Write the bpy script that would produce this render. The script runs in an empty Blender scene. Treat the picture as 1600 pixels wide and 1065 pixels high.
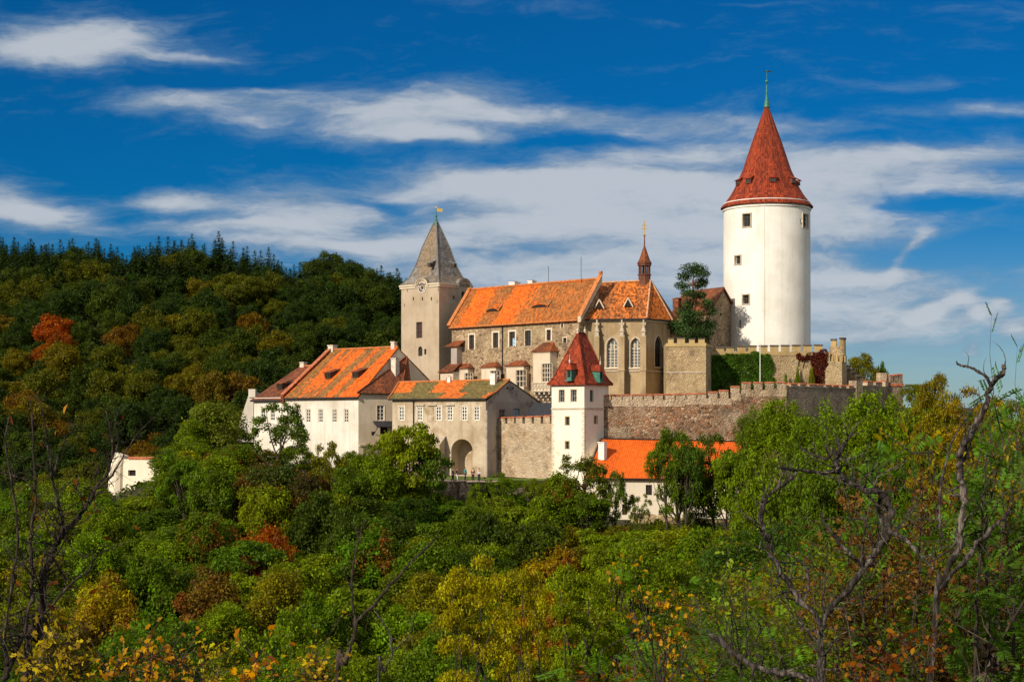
import bpy, math, random
import numpy as np
from mathutils import Vector, Matrix

scene = bpy.context.scene
R = math.radians
# ------------------------------------------------------------------ camera
F, CX, HY = 2537.0, 800.0, 660.0          # focal length in photo pixels, centre column, horizon row
cam_d = bpy.data.cameras.new("camera")
cam = bpy.data.objects.new("camera", cam_d)
scene.collection.objects.link(cam)
cam.location = (0, 0, 0)
cam.rotation_euler = (R(90), 0, 0)
cam_d.sensor_width = 36.0
cam_d.lens = 36.0 * F / 1600.0
cam_d.shift_y = (HY - 532.5) / 1600.0
cam_d.clip_start, cam_d.clip_end = 0.2, 9000
scene.camera = cam
# ------------------------------------------------------------------ sun
SUN_AZ, SUN_EL = 40.0, 28.0               # the sun stands behind the camera, over its left shoulder
sun_d = bpy.data.lights.new("sun", 'SUN')
sun_d.energy, sun_d.angle, sun_d.color = 4.8, R(0.5), (1.0, 0.89, 0.73)
sun = bpy.data.objects.new("sun", sun_d)
scene.collection.objects.link(sun)
ld = Vector((math.sin(R(SUN_AZ)) * math.cos(R(SUN_EL)), math.cos(R(SUN_AZ)) * math.cos(R(SUN_EL)), -math.sin(R(SUN_EL))))
sun.rotation_euler = ld.to_track_quat('-Z', 'Y').to_euler()
# ------------------------------------------------------------------ sky and clouds
world = bpy.data.worlds.new("World")
scene.world = world
world.use_nodes = True


class NT:
    """small helper round a node tree"""
    def __init__(s, nt):
        s.nt = nt
        s.n = nt.nodes
        s.n.clear()

    def node(s, typ, **kw):
        n = s.n.new(typ)
        for k, v in kw.items():
            setattr(n, k, v)
        return n

    def put(s, sock, v):
        if isinstance(v, (int, float)):
            if sock.type in ('RGBA',):
                sock.default_value = (v, v, v, 1)
            elif sock.type == 'VECTOR':
                sock.default_value = (v, v, v)
            else:
                sock.default_value = v
        elif isinstance(v, (tuple, list)):
            v = tuple(v)
            if sock.type == 'RGBA' and len(v) == 3:
                v = v + (1,)
            sock.default_value = v
        else:
            s.nt.links.new(v, sock)

    def M(s, op, a, b=0.0, c=0.0, clamp=False):
        n = s.node('ShaderNodeMath', operation=op)
        n.use_clamp = clamp
        s.put(n.inputs[0], a)
        s.put(n.inputs[1], b)
        s.put(n.inputs[2], c)
        return n.outputs[0]

    def mix(s, f, a, b, mode='MIX'):
        n = s.node('ShaderNodeMix', data_type='RGBA', blend_type=mode)
        s.put(n.inputs[0], f)
        s.put(n.inputs[6], a)
        s.put(n.inputs[7], b)
        return n.outputs[2]

    def noise(s, vec, scale, detail=4.0, rough=0.55, dist=0.0, dim='3D'):
        n = s.node('ShaderNodeTexNoise', noise_dimensions=dim)
        if vec is not None:
            s.put(n.inputs['Vector'], vec)
        n.inputs['Scale'].default_value = scale
        n.inputs['Detail'].default_value = detail
        n.inputs['Roughness'].default_value = rough
        n.inputs['Distortion'].default_value = dist
        return n.outputs[0]

    def smooth(s, v, a, b, lo=0.0, hi=1.0):
        n = s.node('ShaderNodeMapRange', interpolation_type='SMOOTHSTEP')
        s.put(n.inputs[0], v)
        n.inputs[1].default_value, n.inputs[2].default_value = a, b
        n.inputs[3].default_value, n.inputs[4].default_value = lo, hi
        return n.outputs[0]

    def comb(s, x, y, z=0.0):
        n = s.node('ShaderNodeCombineXYZ')
        s.put(n.inputs[0], x)
        s.put(n.inputs[1], y)
        s.put(n.inputs[2], z)
        return n.outputs[0]

    def sep(s, v):
        n = s.node('ShaderNodeSeparateXYZ')
        s.put(n.inputs[0], v)
        return n.outputs

    def vscale(s, v, sc):
        n = s.node('ShaderNodeVectorMath', operation='MULTIPLY')
        s.put(n.inputs[0], v)
        n.inputs[1].default_value = sc
        return n.outputs[0]

    def ramp(s, v, stops):
        n = s.node('ShaderNodeValToRGB')
        el = n.color_ramp.elements
        while len(el) < len(stops):
            el.new(0.5)
        for e, (p, c) in zip(el, stops):
            e.position, e.color = p, tuple(c) + (1,)
        s.put(n.inputs[0], v)
        return n.outputs[0]


def build_world():
    t = NT(world.node_tree)
    out = t.node('ShaderNodeOutputWorld')
    bg = t.node('ShaderNodeBackground')
    sky = t.node('ShaderNodeTexSky', sky_type='NISHITA')
    sky.sun_disc = False
    sky.sun_elevation = R(SUN_EL)
    sky.sun_rotation = R(180 + SUN_AZ)
    sky.altitude = 300
    sky.air_density, sky.dust_density, sky.ozone_density = 1.0, 0.3, 3.0
    tc = t.node('ShaderNodeTexCoord')
    d = t.sep(tc.outputs['Generated'])
    y = t.M('MAXIMUM', d[1], 0.08)
    u = t.M('DIVIDE', d[0], y)
    v = t.M('DIVIDE', d[2], y)
    # deep polarised blue, a little paler low down on the side away from the sun
    deep = t.mix(1.0, sky.outputs[0], (0.008, 0.31, 0.60), 'MULTIPLY')
    pale = t.mix(1.0, sky.outputs[0], (0.36, 0.50, 0.66), 'MULTIPLY')
    low = t.M('MULTIPLY', t.smooth(v, 0.02, 0.15, 1.0, 0.0), t.smooth(u, -0.22, 0.16, 0.15, 1.0))
    blue = t.mix(low, deep, pale)
    # warped, streaky cloud coordinates
    w1 = t.noise(t.comb(t.M('MULTIPLY', u, 7.0), t.M('MULTIPLY', v, 16.0)), 1.0, 5, 0.55)
    w2 = t.noise(t.comb(t.M('MULTIPLY', u, 7.0), t.M('MULTIPLY', v, 16.0), 7.3), 1.0, 5, 0.55)
    uu = t.M('ADD', u, t.M('MULTIPLY', t.M('SUBTRACT', w1, 0.5), 0.085))
    vv = t.M('ADD', v, t.M('MULTIPLY', t.M('SUBTRACT', w2, 0.5), 0.034))
    total = None
    # px, py, half width, half height (photo scale), weight, tilt
    for (px, py, hw, hh, wt, tilt) in CLOUDS:
        cu, cv = (px - CX) / F, (HY - py) / F
        du = t.M('SUBTRACT', uu, cu)
        dv = t.M('SUBTRACT', t.M('SUBTRACT', vv, cv), t.M('MULTIPLY', du, tilt))
        a = t.M('DIVIDE', du, hw / F)
        b = t.M('DIVIDE', dv, hh / F)
        r2 = t.M('ADD', t.M('MULTIPLY', a, a), t.M('MULTIPLY', b, b))
        g = t.M('MULTIPLY', t.M('POWER', 2.718, t.M('MULTIPLY', r2, -1.0)), wt)
        total = g if total is None else t.M('ADD', total, g)
    streak = t.noise(t.comb(t.M('MULTIPLY', uu, 9.0), t.M('MULTIPLY', t.M('SUBTRACT', vv, t.M('MULTIPLY', uu, 0.03)), 52.0), 3.1), 1.0, 8, 0.62)
    fine = t.noise(t.comb(t.M('MULTIPLY', uu, 36.0), t.M('MULTIPLY', vv, 105.0), 1.7), 1.0, 7, 0.65, 0.4)
    dens = t.M('ADD', total, t.M('ADD', t.M('MULTIPLY', t.M('SUBTRACT', streak, 0.5), 1.5), t.M('MULTIPLY', t.M('SUBTRACT', fine, 0.5), 0.8)))
    mask = t.smooth(dens, 0.02, 1.15, 0.0, 0.90)
    # no clouds painted below the horizon beyond a thin general veil
    shade = t.noise(t.comb(t.M('MULTIPLY', uu, 15.0), t.M('MULTIPLY', vv, 60.0), 9.0), 1.0, 6, 0.6)
    ccol = t.mix(t.smooth(shade, 0.3, 0.72), CLOUD_DARK, CLOUD_LIGHT)
    ccol = t.mix(t.smooth(dens, 0.3, 0.9), CLOUD_VEIL, ccol)
    ccol = t.mix(t.smooth(dens, 0.7, 1.35), ccol, CLOUD_LIGHT)
    col = t.mix(mask, blue, ccol)
    # dome overhead and behind, unseen: blue sky with bright cloud added for fill light
    gen = t.noise(tc.outputs['Generated'], 3.2, 7, 0.6, 0.5)
    rest = t.mix(t.smooth(gen, 0.36, 0.58), sky.outputs[0], (6.4, 6.3, 6.1))
    lift = t.M('MAXIMUM', t.smooth(d[2], 0.27, 0.42), t.smooth(d[1], 0.55, 0.80, 1.0, 0.0))
    col = t.mix(lift, col, rest)
    t.put(bg.inputs[0], col)
    bg.inputs[1].default_value = 0.1
    t.nt.links.new(bg.outputs[0], out.inputs[0])


CLOUD_DARK, CLOUD_LIGHT, CLOUD_VEIL = (2.0, 3.0, 4.2), (5.3, 5.7, 6.2), (1.9, 3.2, 4.6)
CLOUDS = [
    (175, 62, 175, 34, 1.15, -0.02), (60, 88, 130, 26, 1.0, 0.02), (330, 88, 70, 10, 0.5, -0.05),
    (20, 320, 95, 34, 1.1, -0.25), (60, 345, 70, 14, 0.7, -0.1),
    (300, 162, 120, 20, 0.72, 0.0), (500, 178, 210, 30, 0.74, 0.0), (700, 172, 150, 38, 0.86, 0.0), (690, 212, 90, 12, 0.5, 0.02),
    (970, 185, 180, 20, 0.82, -0.02), (640, 215, 140, 14, 0.55, 0.0), (420, 145, 60, 8, 0.5, 0.0), (265, 314, 105, 17, 1.0, -0.03), (480, 338, 110, 32, 0.95, 0.1), (310, 356, 150, 14, 0.75, 0), (460, 385, 160, 16, 0.7, 0),
    (740, 285, 190, 30, 0.9, -0.05), (950, 290, 230, 34, 0.75, 0.0), (820, 350, 300, 30, 0.62, 0.0),
    (800, 420, 480, 45, 0.5, 0.0), (620, 385, 120, 18, 0.5, 0.0),
    (1080, 235, 160, 24, 0.5, 0.05), (1400, 255, 260, 32, 0.62, 0.08), (1540, 300, 130, 22, 0.55, 0.0), (1130, 330, 260, 60, 0.5, 0.0),
    (1330, 330, 120, 30, 0.5, 0.0), (1430, 385, 35, 14, 0.5, 0.9), (1400, 420, 200, 16, 0.35, 0.0), (1300, 470, 220, 16, 0.4, -0.02),
    (1500, 465, 30, 11, 0.8, 0.0), (1428, 492, 22, 15, 0.9, 0.15), (1458, 482, 16, 12, 0.7, 0.0), (1530, 488, 26, 11, 0.75, -0.1), (1565, 478, 18, 12, 0.7, 0.0), (1595, 512, 26, 14, 0.75, 0.0), (1500, 550, 28, 10, 0.6, 0.4), (1380, 525, 200, 26, 0.2, 0.0),
    (1450, 130, 110, 12, 0.3, 0.05), (1540, 175, 120, 10, 0.42, 0.05), (590, 5, 120, 6, 0.25, 0), (1190, 2, 90, 5, 0.4, 0), (790, 125, 60, 12, 0.3, 0.05),
    (1000, 390, 520, 90, 0.32, 0.0), (1330, 470, 420, 90, 0.30, 0.0), (1120, 215, 260, 30, 0.35, 0.03), (1480, 170, 200, 16, 0.22, 0.06), (1380, 275, 420, 60, 0.42, 0.03), (1500, 240, 150, 12, 0.3, 0.05), (1250, 400, 420, 60, 0.2, 0.0), (1050, 480, 600, 50, 0.34, 0.0), (700, 330, 220, 50, 0.16, 0.0), (1400, 520, 300, 50, 0.25, 0.0),
    (1460, 322, 95, 12, -0.85, 0.0), (1510, 402, 95, 24, -0.55, 0.0), (1370, 396, 60, 16, -0.5, 0.0), (580, 315, 50, 14, -0.5, -0.3),
    (930, 222, 150, 10, -0.45, 0.02), (1360, 218, 200, 8, -0.2, 0.0),
]
build_world()
scene.view_settings.view_transform = 'Standard'
scene.view_settings.look = 'None'
scene.view_settings.exposure = 0.0
scene.view_settings.gamma = 1.0
scene.view_settings.use_curve_mapping = False
scene.render.engine = 'CYCLES'
scene.cycles.max_bounces = 5
scene.cycles.diffuse_bounces = 3
scene.cycles.transparent_max_bounces = 4

# ================================================================== helpers
def at(px, py, Y):
    return Vector(((px - CX) * Y / F, Y, (HY - py) * Y / F))


def plan(px, Y):
    return Vector(((px - CX) * Y / F, Y))


def zof(py, Y):
    return (HY - py) * Y / F


def root_of(o):
    while o.parent is not None:
        o = o.parent
    return o


def thing(name, label, cat, loc=(0, 0, 0), group=None):
    o = bpy.data.objects.new(name, None)
    scene.collection.objects.link(o)
    o.location = loc
    o.empty_display_size = 0.5
    return tag(o, label, cat, group)


def tag(o, label=None, cat=None, group=None, kind=None):
    if label:
        o['label'] = label
    if cat:
        o['category'] = cat
    if group:
        o['group'] = group
    if kind:
        o['kind'] = kind
    return o


class MB:
    """collects faces in world metres; build() links them as one mesh object"""
    def __init__(s):
        s.v, s.f, s.m = [], [], []

    def add(s, vs, fs, m=0):
        o = len(s.v)
        s.v.extend(tuple(p) for p in vs)
        s.f.extend(tuple(i + o for i in f) for f in fs)
        s.m.extend([m] * len(fs))

    def poly(s, pts, m=0):
        s.add(pts, [tuple(range(len(pts)))], m)

    def box(s, c, ax, ay, az, m=0):
        c, ax, ay, az = Vector(c), Vector(ax), Vector(ay), Vector(az)
        vs = [c + ax * i + ay * j + az * k for k in (-1, 1) for j in (-1, 1) for i in (-1, 1)]
        s.add(vs, [(0, 2, 3, 1), (4, 5, 7, 6), (0, 1, 5, 4), (2, 6, 7, 3), (1, 3, 7, 5), (0, 4, 6, 2)], m)

    def slab(s, pts, th, m=0, me=None):
        """a plate: the polygon as its upper face, th thick, away from the normal"""
        pts = [Vector(p) for p in pts]
        n = Vector((0, 0, 0))
        for i in range(len(pts)):
            a, b = pts[i], pts[(i + 1) % len(pts)]
            n += Vector(((a.y - b.y) * (a.z + b.z), (a.z - b.z) * (a.x + b.x), (a.x - b.x) * (a.y + b.y)))
        n.normalize()
        if n.z < 0:
            pts.reverse()
            n = -n
        low = [p - n * th for p in pts]
        k = len(pts)
        s.add(pts + low, [tuple(range(k))], m)
        o = len(s.v) - 2 * k
        e = m if me is None else me
        s.f.append(tuple(o + k + i for i in reversed(range(k))))
        s.m.append(e)
        for i in range(k):
            j = (i + 1) % k
            s.f.append((o + i, o + k + i, o + k + j, o + j))
            s.m.append(e)

    def prism(s, foot, z0, z1, m=0, top=True, closed=None):
        """vertical walls over a plan polygon given counter-clockwise from above"""
        k = len(foot)
        vs = [(p[0], p[1], z0) for p in foot] + [(p[0], p[1], z1) for p in foot]
        closed = top if closed is None else closed
        fs = [(i, (i + 1) % k, k + (i + 1) % k, k + i) for i in range(k if closed else k - 1)]
        if top:
            fs.append(tuple(range(k, 2 * k)))
        s.add(vs, fs, m)

    def tube(s, path, radii, n=6, m=0):
        path = [Vector(p) for p in path]
        if isinstance(radii, (int, float)):
            radii = [radii] * len(path)
        o = len(s.v)
        ref = None
        for i, p in enumerate(path):
            d = (path[min(i + 1, len(path) - 1)] - path[max(i - 1, 0)])
            if d.length < 1e-9:
                d = Vector((0, 0, 1))
            d.normalize()
            if ref is None:
                ref = Vector((1, 0, 0)) if abs(d.x) < 0.8 else Vector((0, 1, 0))
            a = d.cross(ref)
            a.normalize()
            b = a.cross(d)
            ref = b
            for k in range(n):
                t = 2 * math.pi * k / n
                s.v.append(tuple(p + (a * math.cos(t) + b * math.sin(t)) * radii[i]))
        for i in range(len(path) - 1):
            for k in range(n):
                k2 = (k + 1) % n
                s.f.append((o + i * n + k, o + (i + 1) * n + k, o + (i + 1) * n + k2, o + i * n + k2))
                s.m.append(m)
        s.f.append(tuple(o + k for k in range(n)))
        s.f.append(tuple(o + (len(path) - 1) * n + k for k in reversed(range(n))))
        s.m += [m, m]

    def lathe(s, c, prof, n=32, m=0):
        """profile of (radius, z) round a vertical axis at c, from low to high"""
        o = len(s.v)
        for (r, z) in prof:
            for k in range(n):
                t = 2 * math.pi * k / n
                s.v.append((c[0] + r * math.cos(t), c[1] + r * math.sin(t), z))
        for i in range(len(prof) - 1):
            for k in range(n):
                k2 = (k + 1) % n
                s.f.append((o + i * n + k, o + i * n + k2, o + (i + 1) * n + k2, o + (i + 1) * n + k))
                s.m.append(m)

    def build(s, name, mats, parent=None, smooth=False, loc=None):
        if not isinstance(mats, (list, tuple)):
            mats = [mats]
        if parent is not None:
            off = Vector(root_of(parent).location)
        elif loc is not None:
            off = Vector(loc)
        else:
            a = np.array(s.v)
            lo, hi = a.min(0), a.max(0)
            off = Vector(((lo[0] + hi[0]) / 2, (lo[1] + hi[1]) / 2, lo[2]))
        me = bpy.data.meshes.new(name)
        me.from_pydata([(p[0] - off.x, p[1] - off.y, p[2] - off.z) for p in s.v], [], s.f)
        for mt in mats:
            me.materials.append(mt)
        me.polygons.foreach_set('material_index', s.m)
        if smooth:
            me.polygons.foreach_set('use_smooth', [True] * len(s.f))
        me.update()
        uvl = me.uv_layers.new(name='uv')
        uv = np.zeros(len(me.loops) * 2, dtype=np.float32)
        V = s.v
        for p in me.polygons:
            n = p.normal
            if abs(n.z) > 0.995:
                t, b = Vector((1, 0, 0)), Vector((0, 1, 0))
            else:
                t = Vector((0, 0, 1)).cross(n)
                t.normalize()
                b = n.cross(t)
            for li in p.loop_indices:
                q = V[me.loops[li].vertex_index]
                uv[2 * li] = q[0] * t.x + q[1] * t.y + q[2] * t.z
                uv[2 * li + 1] = q[0] * b.x + q[1] * b.y + q[2] * b.z
        uvl.data.foreach_set('uv', uv)
        o = bpy.data.objects.new(name, me)
        scene.collection.objects.link(o)
        if parent is not None:
            o.parent = parent
        else:
            o.location = off
        return o


class Wall:
    """a vertical wall plane seen from outside, p0 on the viewer's left; u along it, z up"""
    def __init__(s, p0, p1):
        s.p0, s.p1 = Vector(p0), Vector(p1)
        s.L = (s.p1 - s.p0).length
        s.d = (s.p1 - s.p0).normalized()
        s.n = Vector((s.d.y, -s.d.x))

    def uv(s, px, py):
        r = Vector(((px - CX) / F, 1.0, (HY - py) / F))
        k = s.p0.dot(s.n) / Vector((r.x, r.y)).dot(s.n)
        q = r * k
        return (Vector((q.x, q.y)) - s.p0).dot(s.d), q.z

    def rect(s, x0, y0, x1, y1):
        xm, ym = (x0 + x1) / 2, (y0 + y1) / 2
        return (s.uv(x0, ym)[0], s.uv(xm, y1)[1], s.uv(x1, ym)[0], s.uv(xm, y0)[1])

    def pt(s, u, z, dep=0.0):
        q = s.p0 + s.d * u - s.n * dep
        return Vector((q.x, q.y, z))

    def d3(s):
        return Vector((s.d.x, s.d.y, 0))

    def n3(s):
        return Vector((s.n.x, s.n.y, 0))

    def quad(s, mb, u0, z0, u1, z1, dep=0.0, m=0):
        mb.poly([s.pt(u0, z0, dep), s.pt(u1, z0, dep), s.pt(u1, z1, dep), s.pt(u0, z1, dep)], m)

    def block(s, mb, u0, z0, u1, z1, d0, d1, m=0):
        """a box on the wall from depth d0 (negative is proud of the wall) to d1"""
        c = s.pt((u0 + u1) / 2, (z0 + z1) / 2, (d0 + d1) / 2)
        mb.box(c, s.d3() * ((u1 - u0) / 2), s.n3() * ((d0 - d1) / 2), Vector((0, 0, (z1 - z0) / 2)), m)

    def arc(s, h, n=10):
        """points of an opening's arched head from left spring to right spring"""
        u0, z0, u1, z1 = h['r']
        um, w = (u0 + u1) / 2, (u1 - u0) / 2
        if h['arch'] == 'round':
            zs = z1 - w
            return [(um - w * math.cos(math.pi * i / n), zs + w * math.sin(math.pi * i / n)) for i in range(n + 1)]
        rise = min(1.55 * w, z1 - z0)
        zs = z1 - rise
        rr = (w * w + rise * rise) / (2 * w)
        a = math.asin(min(1, rise / rr))
        left = [(u0 + rr - rr * math.cos(a * i / (n // 2)), zs + rr * math.sin(a * i / (n // 2))) for i in range(n // 2 + 1)]
        return left + [(u0 + u1 - p[0], p[1]) for p in reversed(left[:-1])]

    def face(s, mb, u0, z0, u1, z1, holes=(), m=0, reveal=0.3, mr=None):
        """the wall surface with real openings and their reveals"""
        mr = m if mr is None else mr
        hs = []
        for h in holes:
            if not isinstance(h, dict):
                h = {'r': h}
            hs.append(h)
        us = sorted({round(x, 4) for x in [u0, u1] + [q for h in hs for q in (h['r'][0], h['r'][2]) if u0 < q < u1]})
        zs = sorted({round(x, 4) for x in [z0, z1] + [q for h in hs for q in (h['r'][1], h['r'][3]) if z0 < q < z1]})
        for i in range(len(us) - 1):
            for j in range(len(zs) - 1):
                uc, zc = (us[i] + us[i + 1]) / 2, (zs[j] + zs[j + 1]) / 2
                if any(h['r'][0] < uc < h['r'][2] and h['r'][1] < zc < h['r'][3] for h in hs):
                    continue
                s.quad(mb, us[i], zs[j], us[i + 1], zs[j + 1], 0, m)
        for h in hs:
            a, b, c, d = h['r']
            dep = h.get('dep', reveal)
            P = s.pt
            if h.get('arch'):
                ar = s.arc(h)
                k = len(ar) // 2
                for i in range(len(ar) - 1):
                    cor = (a, d) if i < k else (c, d)
                    mb.poly([P(cor[0], cor[1]), P(*ar[i]), P(*ar[i + 1])], m)
                    mb.poly([P(*ar[i]), P(*ar[i], dep), P(*ar[i + 1], dep), P(*ar[i + 1])], mr)
                zt = ar[0][1]
            else:
                zt = d
                mb.poly([P(a, d), P(a, d, dep), P(c, d, dep), P(c, d)], mr)
            mb.poly([P(a, b), P(a, b, dep), P(a, zt, dep), P(a, zt)], mr)
            mb.poly([P(c, b), P(c, zt), P(c, zt, dep), P(c, b, dep)], mr)
            mb.poly([P(a, b), P(c, b), P(c, b, dep), P(a, b, dep)], mr)


def window(parent, W, h, nx=2, ny=3, frame=None, pane=None, dep=0.22, fw=0.07, surround=None, sw=0.18, sill=None, name='window', lattice=0.035):
    """frame (and stone surround) as a part, the glass as its sub-part"""
    if not isinstance(h, dict):
        h = {'r': h}
    u0, z0, u1, z1 = h['r']
    mb = MB()
    mats = [frame or MAT['frame_white']]
    arch = h.get('arch')
    zt = s_top = z1
    if arch:
        ar = W.arc(h)
        zt = ar[0][1]
    # glass
    g = MB()
    if arch:
        g.poly([W.pt(u0, z0, dep), W.pt(u1, z0, dep)] + [W.pt(a, b, dep) for a, b in reversed(ar)])
    else:
        W.quad(g, u0, z0, u1, z1, dep)
    if fw > 0:
        d0, d1 = dep - 0.06, dep + 0.02
        W.block(mb, u0, z0, u0 + fw, zt, d0, d1)
        W.block(mb, u1 - fw, z0, u1, zt, d0, d1)
        W.block(mb, u0 + fw, z0, u1 - fw, z0 + fw, d0, d1)
        if not arch:
            W.block(mb, u0 + fw, z1 - fw, u1 - fw, z1, d0, d1)
        else:
            for i in range(len(ar) - 1):
                a, b = ar[i], ar[i + 1]
                mb.tube([W.pt(a[0], a[1], dep - 0.02), W.pt(b[0], b[1], dep - 0.02)], fw * 0.8, 4)
        l = lattice
        for i in range(1, nx):
            x = u0 + (u1 - u0) * i / nx
            top = z1 - fw
            if arch:
                top = zt + (z1 - zt) * (0.55 if abs(i / nx - 0.5) > 0.1 else 0.75)
            W.block(mb, x - l, z0 + fw, x + l, top, dep - 0.05, dep + 0.015)
        for j in range(1, ny):
            zz = z0 + (zt - z0) * j / ny
            W.block(mb, u0 + fw, zz - l * 0.8, u1 - fw, zz + l * 0.8, dep - 0.045, dep + 0.01)
        if arch == 'pointed':   # tracery: a ring under the point and two small arches
            um, w = (u0 + u1) / 2, (u1 - u0) / 2
            for cu, cz, rr in ((um, zt + (z1 - zt) * 0.45, w * 0.42), (um - w * 0.5, zt - w * 0.1, w * 0.38), (um + w * 0.5, zt - w * 0.1, w * 0.38)):
                pts = [W.pt(cu + rr * math.cos(q * math.pi / 6), cz + rr * math.sin(q * math.pi / 6), dep - 0.02) for q in range(13)]
                mb.tube(pts, 0.06, 4)
    if surround:
        mats.append(surround)
        k = len(mats) - 1
        W.block(mb, u0 - sw, z0 - sw * 0.3, u0 - 0.002, zt, -0.035, 0.05, k)
        W.block(mb, u1 + 0.002, z0 - sw * 0.3, u1 + sw, zt, -0.035, 0.05, k)
        if arch:
            um, zc = (u0 + u1) / 2, zt
            for i in range(len(ar) - 1):
                def outp(p):
                    v = Vector((p[0] - um, (p[1] - zc) * 0.8 + 0.02))
                    v.normalize()
                    return (p[0] + v.x * sw, p[1] + v.y * sw)
                a, b = ar[i], ar[i + 1]
                A, B = outp(a), outp(b)
                mb.poly([W.pt(*A, -0.035), W.pt(*a, -0.035), W.pt(*b, -0.035), W.pt(*B, -0.035)], k)
                mb.poly([W.pt(*A, -0.035), W.pt(*B, -0.035), W.pt(*B, 0.0), W.pt(*A, 0.0)], k)
        else:
            W.block(mb, u0 - sw, z1 + 0.002, u1 + sw, z1 + sw, -0.035, 0.05, k)
    if sill:
        mats.append(sill)
        W.block(mb, u0 - (sw if surround else 0.12) - 0.05, z0 - 0.2, u1 + (sw if surround else 0.12) + 0.05, z0 - 0.004, -0.16, 0.1, len(mats) - 1)
    if not mb.f:
        W.block(mb, u0, z0, u0 + 0.05, z1, dep - 0.05, dep)
    o = mb.build(name, mats, parent)
    g.build('pane', pane or MAT['glass'], o)
    return o
# ================================================================== materials
MAT = {}


def new_mat(name):
    m = bpy.data.materials.new(name)
    m.use_nodes = True
    t = NT(m.node_tree)
    out = t.node('ShaderNodeOutputMaterial')
    p = t.node('ShaderNodeBsdfPrincipled')
    p.inputs['Specular IOR Level'].default_value = 0.25
    t.nt.links.new(p.outputs[0], out.inputs[0])
    MAT[name] = m
    return t, p, out


def bump(t, p, h, strength=0.4, dist=0.05):
    b = t.node('ShaderNodeBump')
    b.inputs['Strength'].default_value = strength
    b.inputs['Distance'].default_value = dist
    t.put(b.inputs['Height'], h)
    t.nt.links.new(b.outputs[0], p.inputs['Normal'])


def plain(name, col, rough=0.7, metal=0.0, var=0.25, scale=3.0):
    t, p, _ = new_mat(name)
    tc = t.node('ShaderNodeTexCoord').outputs['Object']
    n = t.noise(tc, scale, 5)
    lo = tuple(c * (1 - var) for c in col)
    hi = tuple(min(1, c * (1 + var)) for c in col)
    t.put(p.inputs['Base Color'], t.mix(t.smooth(n, 0.3, 0.7), lo, hi))
    p.inputs['Roughness'].default_value = rough
    p.inputs['Metallic'].default_value = metal


def plaster(name, base, stain, patch=None, amount=0.5, patch_at=(0.56, 0.66), streak=1.0):
    """lime plaster: mottled, with rain streaks and patches where an older coat shows"""
    t, p, _ = new_mat(name)
    tc = t.node('ShaderNodeTexCoord').outputs['Object']
    s = t.sep(tc)
    big = t.noise(tc, 0.22, 6, 0.6)
    run = t.noise(t.comb(t.M('MULTIPLY', s[0], 1.3), t.M('MULTIPLY', s[1], 1.3), t.M('MULTIPLY', s[2], 0.09)), 1.0, 6, 0.65)
    small = t.noise(tc, 2.2, 6, 0.65)
    f = t.M('ADD', t.M('MULTIPLY', t.smooth(big, 0.38, 0.68), 0.6), t.M('MULTIPLY', t.smooth(run, 0.45, 0.75), 0.5 * streak))
    f = t.M('MULTIPLY', t.M('ADD', f, t.M('MULTIPLY', t.M('SUBTRACT', small, 0.5), 0.5)), amount, clamp=True)
    col = t.mix(f, base, stain)
    if patch:
        pm = t.noise(tc, 0.33, 8, 0.62, 0.3)
        col = t.mix(t.M('MULTIPLY', t.smooth(pm, *patch_at), t.smooth(small, 0.25, 0.6)), col, patch)
    t.put(p.inputs['Base Color'], col)
    p.inputs['Roughness'].default_value = 0.9
    bump(t, p, t.M('ADD', small, t.noise(tc, 9.0, 3)), 0.35, 0.03)


def rubble(name, cols, mortar, size=0.45, plasterc=None, plaster_at=(0.5, 0.62), mort=0.06, squash=0.7):
    """rubble masonry: irregular stones of several colours in mortar, plaster left on in places"""
    t, p, _ = new_mat(name)
    tc = t.node('ShaderNodeTexCoord').outputs['Object']
    wob = t.noise(tc, 2.0, 3)
    vec = t.vscale(tc, (1 / size, 1 / size, 1 / (size * squash)))
    va = t.node('ShaderNodeVectorMath', operation='ADD')
    t.put(va.inputs[0], vec)
    wn = t.node('ShaderNodeTexNoise')
    wn.inputs['Scale'].default_value = 1.3
    t.put(wn.inputs['Vector'], tc)
    t.put(va.inputs[1], t.vscale(wn.outputs[1], (0.9, 0.9, 0.9)))
    v1 = t.node('ShaderNodeTexVoronoi', feature='F1')
    v1.inputs['Scale'].default_value = 1.0
    t.put(v1.inputs['Vector'], va.outputs[0])
    ve = t.node('ShaderNodeTexVoronoi', feature='DISTANCE_TO_EDGE')
    ve.inputs['Scale'].default_value = 1.0
    t.put(ve.inputs['Vector'], va.outputs[0])
    rnd = t.sep(v1.outputs['Color'])[0]
    k = len(cols)
    stone = t.ramp(rnd, [(i / max(1, k - 1), c) for i, c in enumerate(cols)])
    patch = t.noise(tc, 0.25, 7, 0.62)
    stone = t.mix(0.8, stone, t.mix(t.smooth(patch, 0.35, 0.65), (0.45, 0.42, 0.40), (1.3, 1.25, 1.2)), 'MULTIPLY')
    edge = t.smooth(ve.outputs['Distance'], 0.0, mort * 2)
    col = t.mix(edge, mortar, stone)
    if plasterc:
        pm = t.noise(tc, 0.2, 9, 0.65, 0.4)
        col = t.mix(t.M('MULTIPLY', t.smooth(pm, *plaster_at), 0.9), col, t.mix(t.smooth(wob, .35, .7), plasterc, tuple(c * .72 for c in plasterc)))
    grime = t.noise(tc, 0.6, 8, 0.7)
    col = t.mix(t.smooth(grime, 0.46, 0.80, 0, 0.75), col, (0.07, 0.055, 0.04))
    t.put(p.inputs['Base Color'], col)
    p.inputs['Roughness'].default_value = 0.92
    bump(t, p, t.M('ADD', t.smooth(ve.outputs['Distance'], 0, 0.22), t.M('MULTIPLY', t.noise(tc, 6, 4), 0.5)), 0.8, 0.08)


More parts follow.
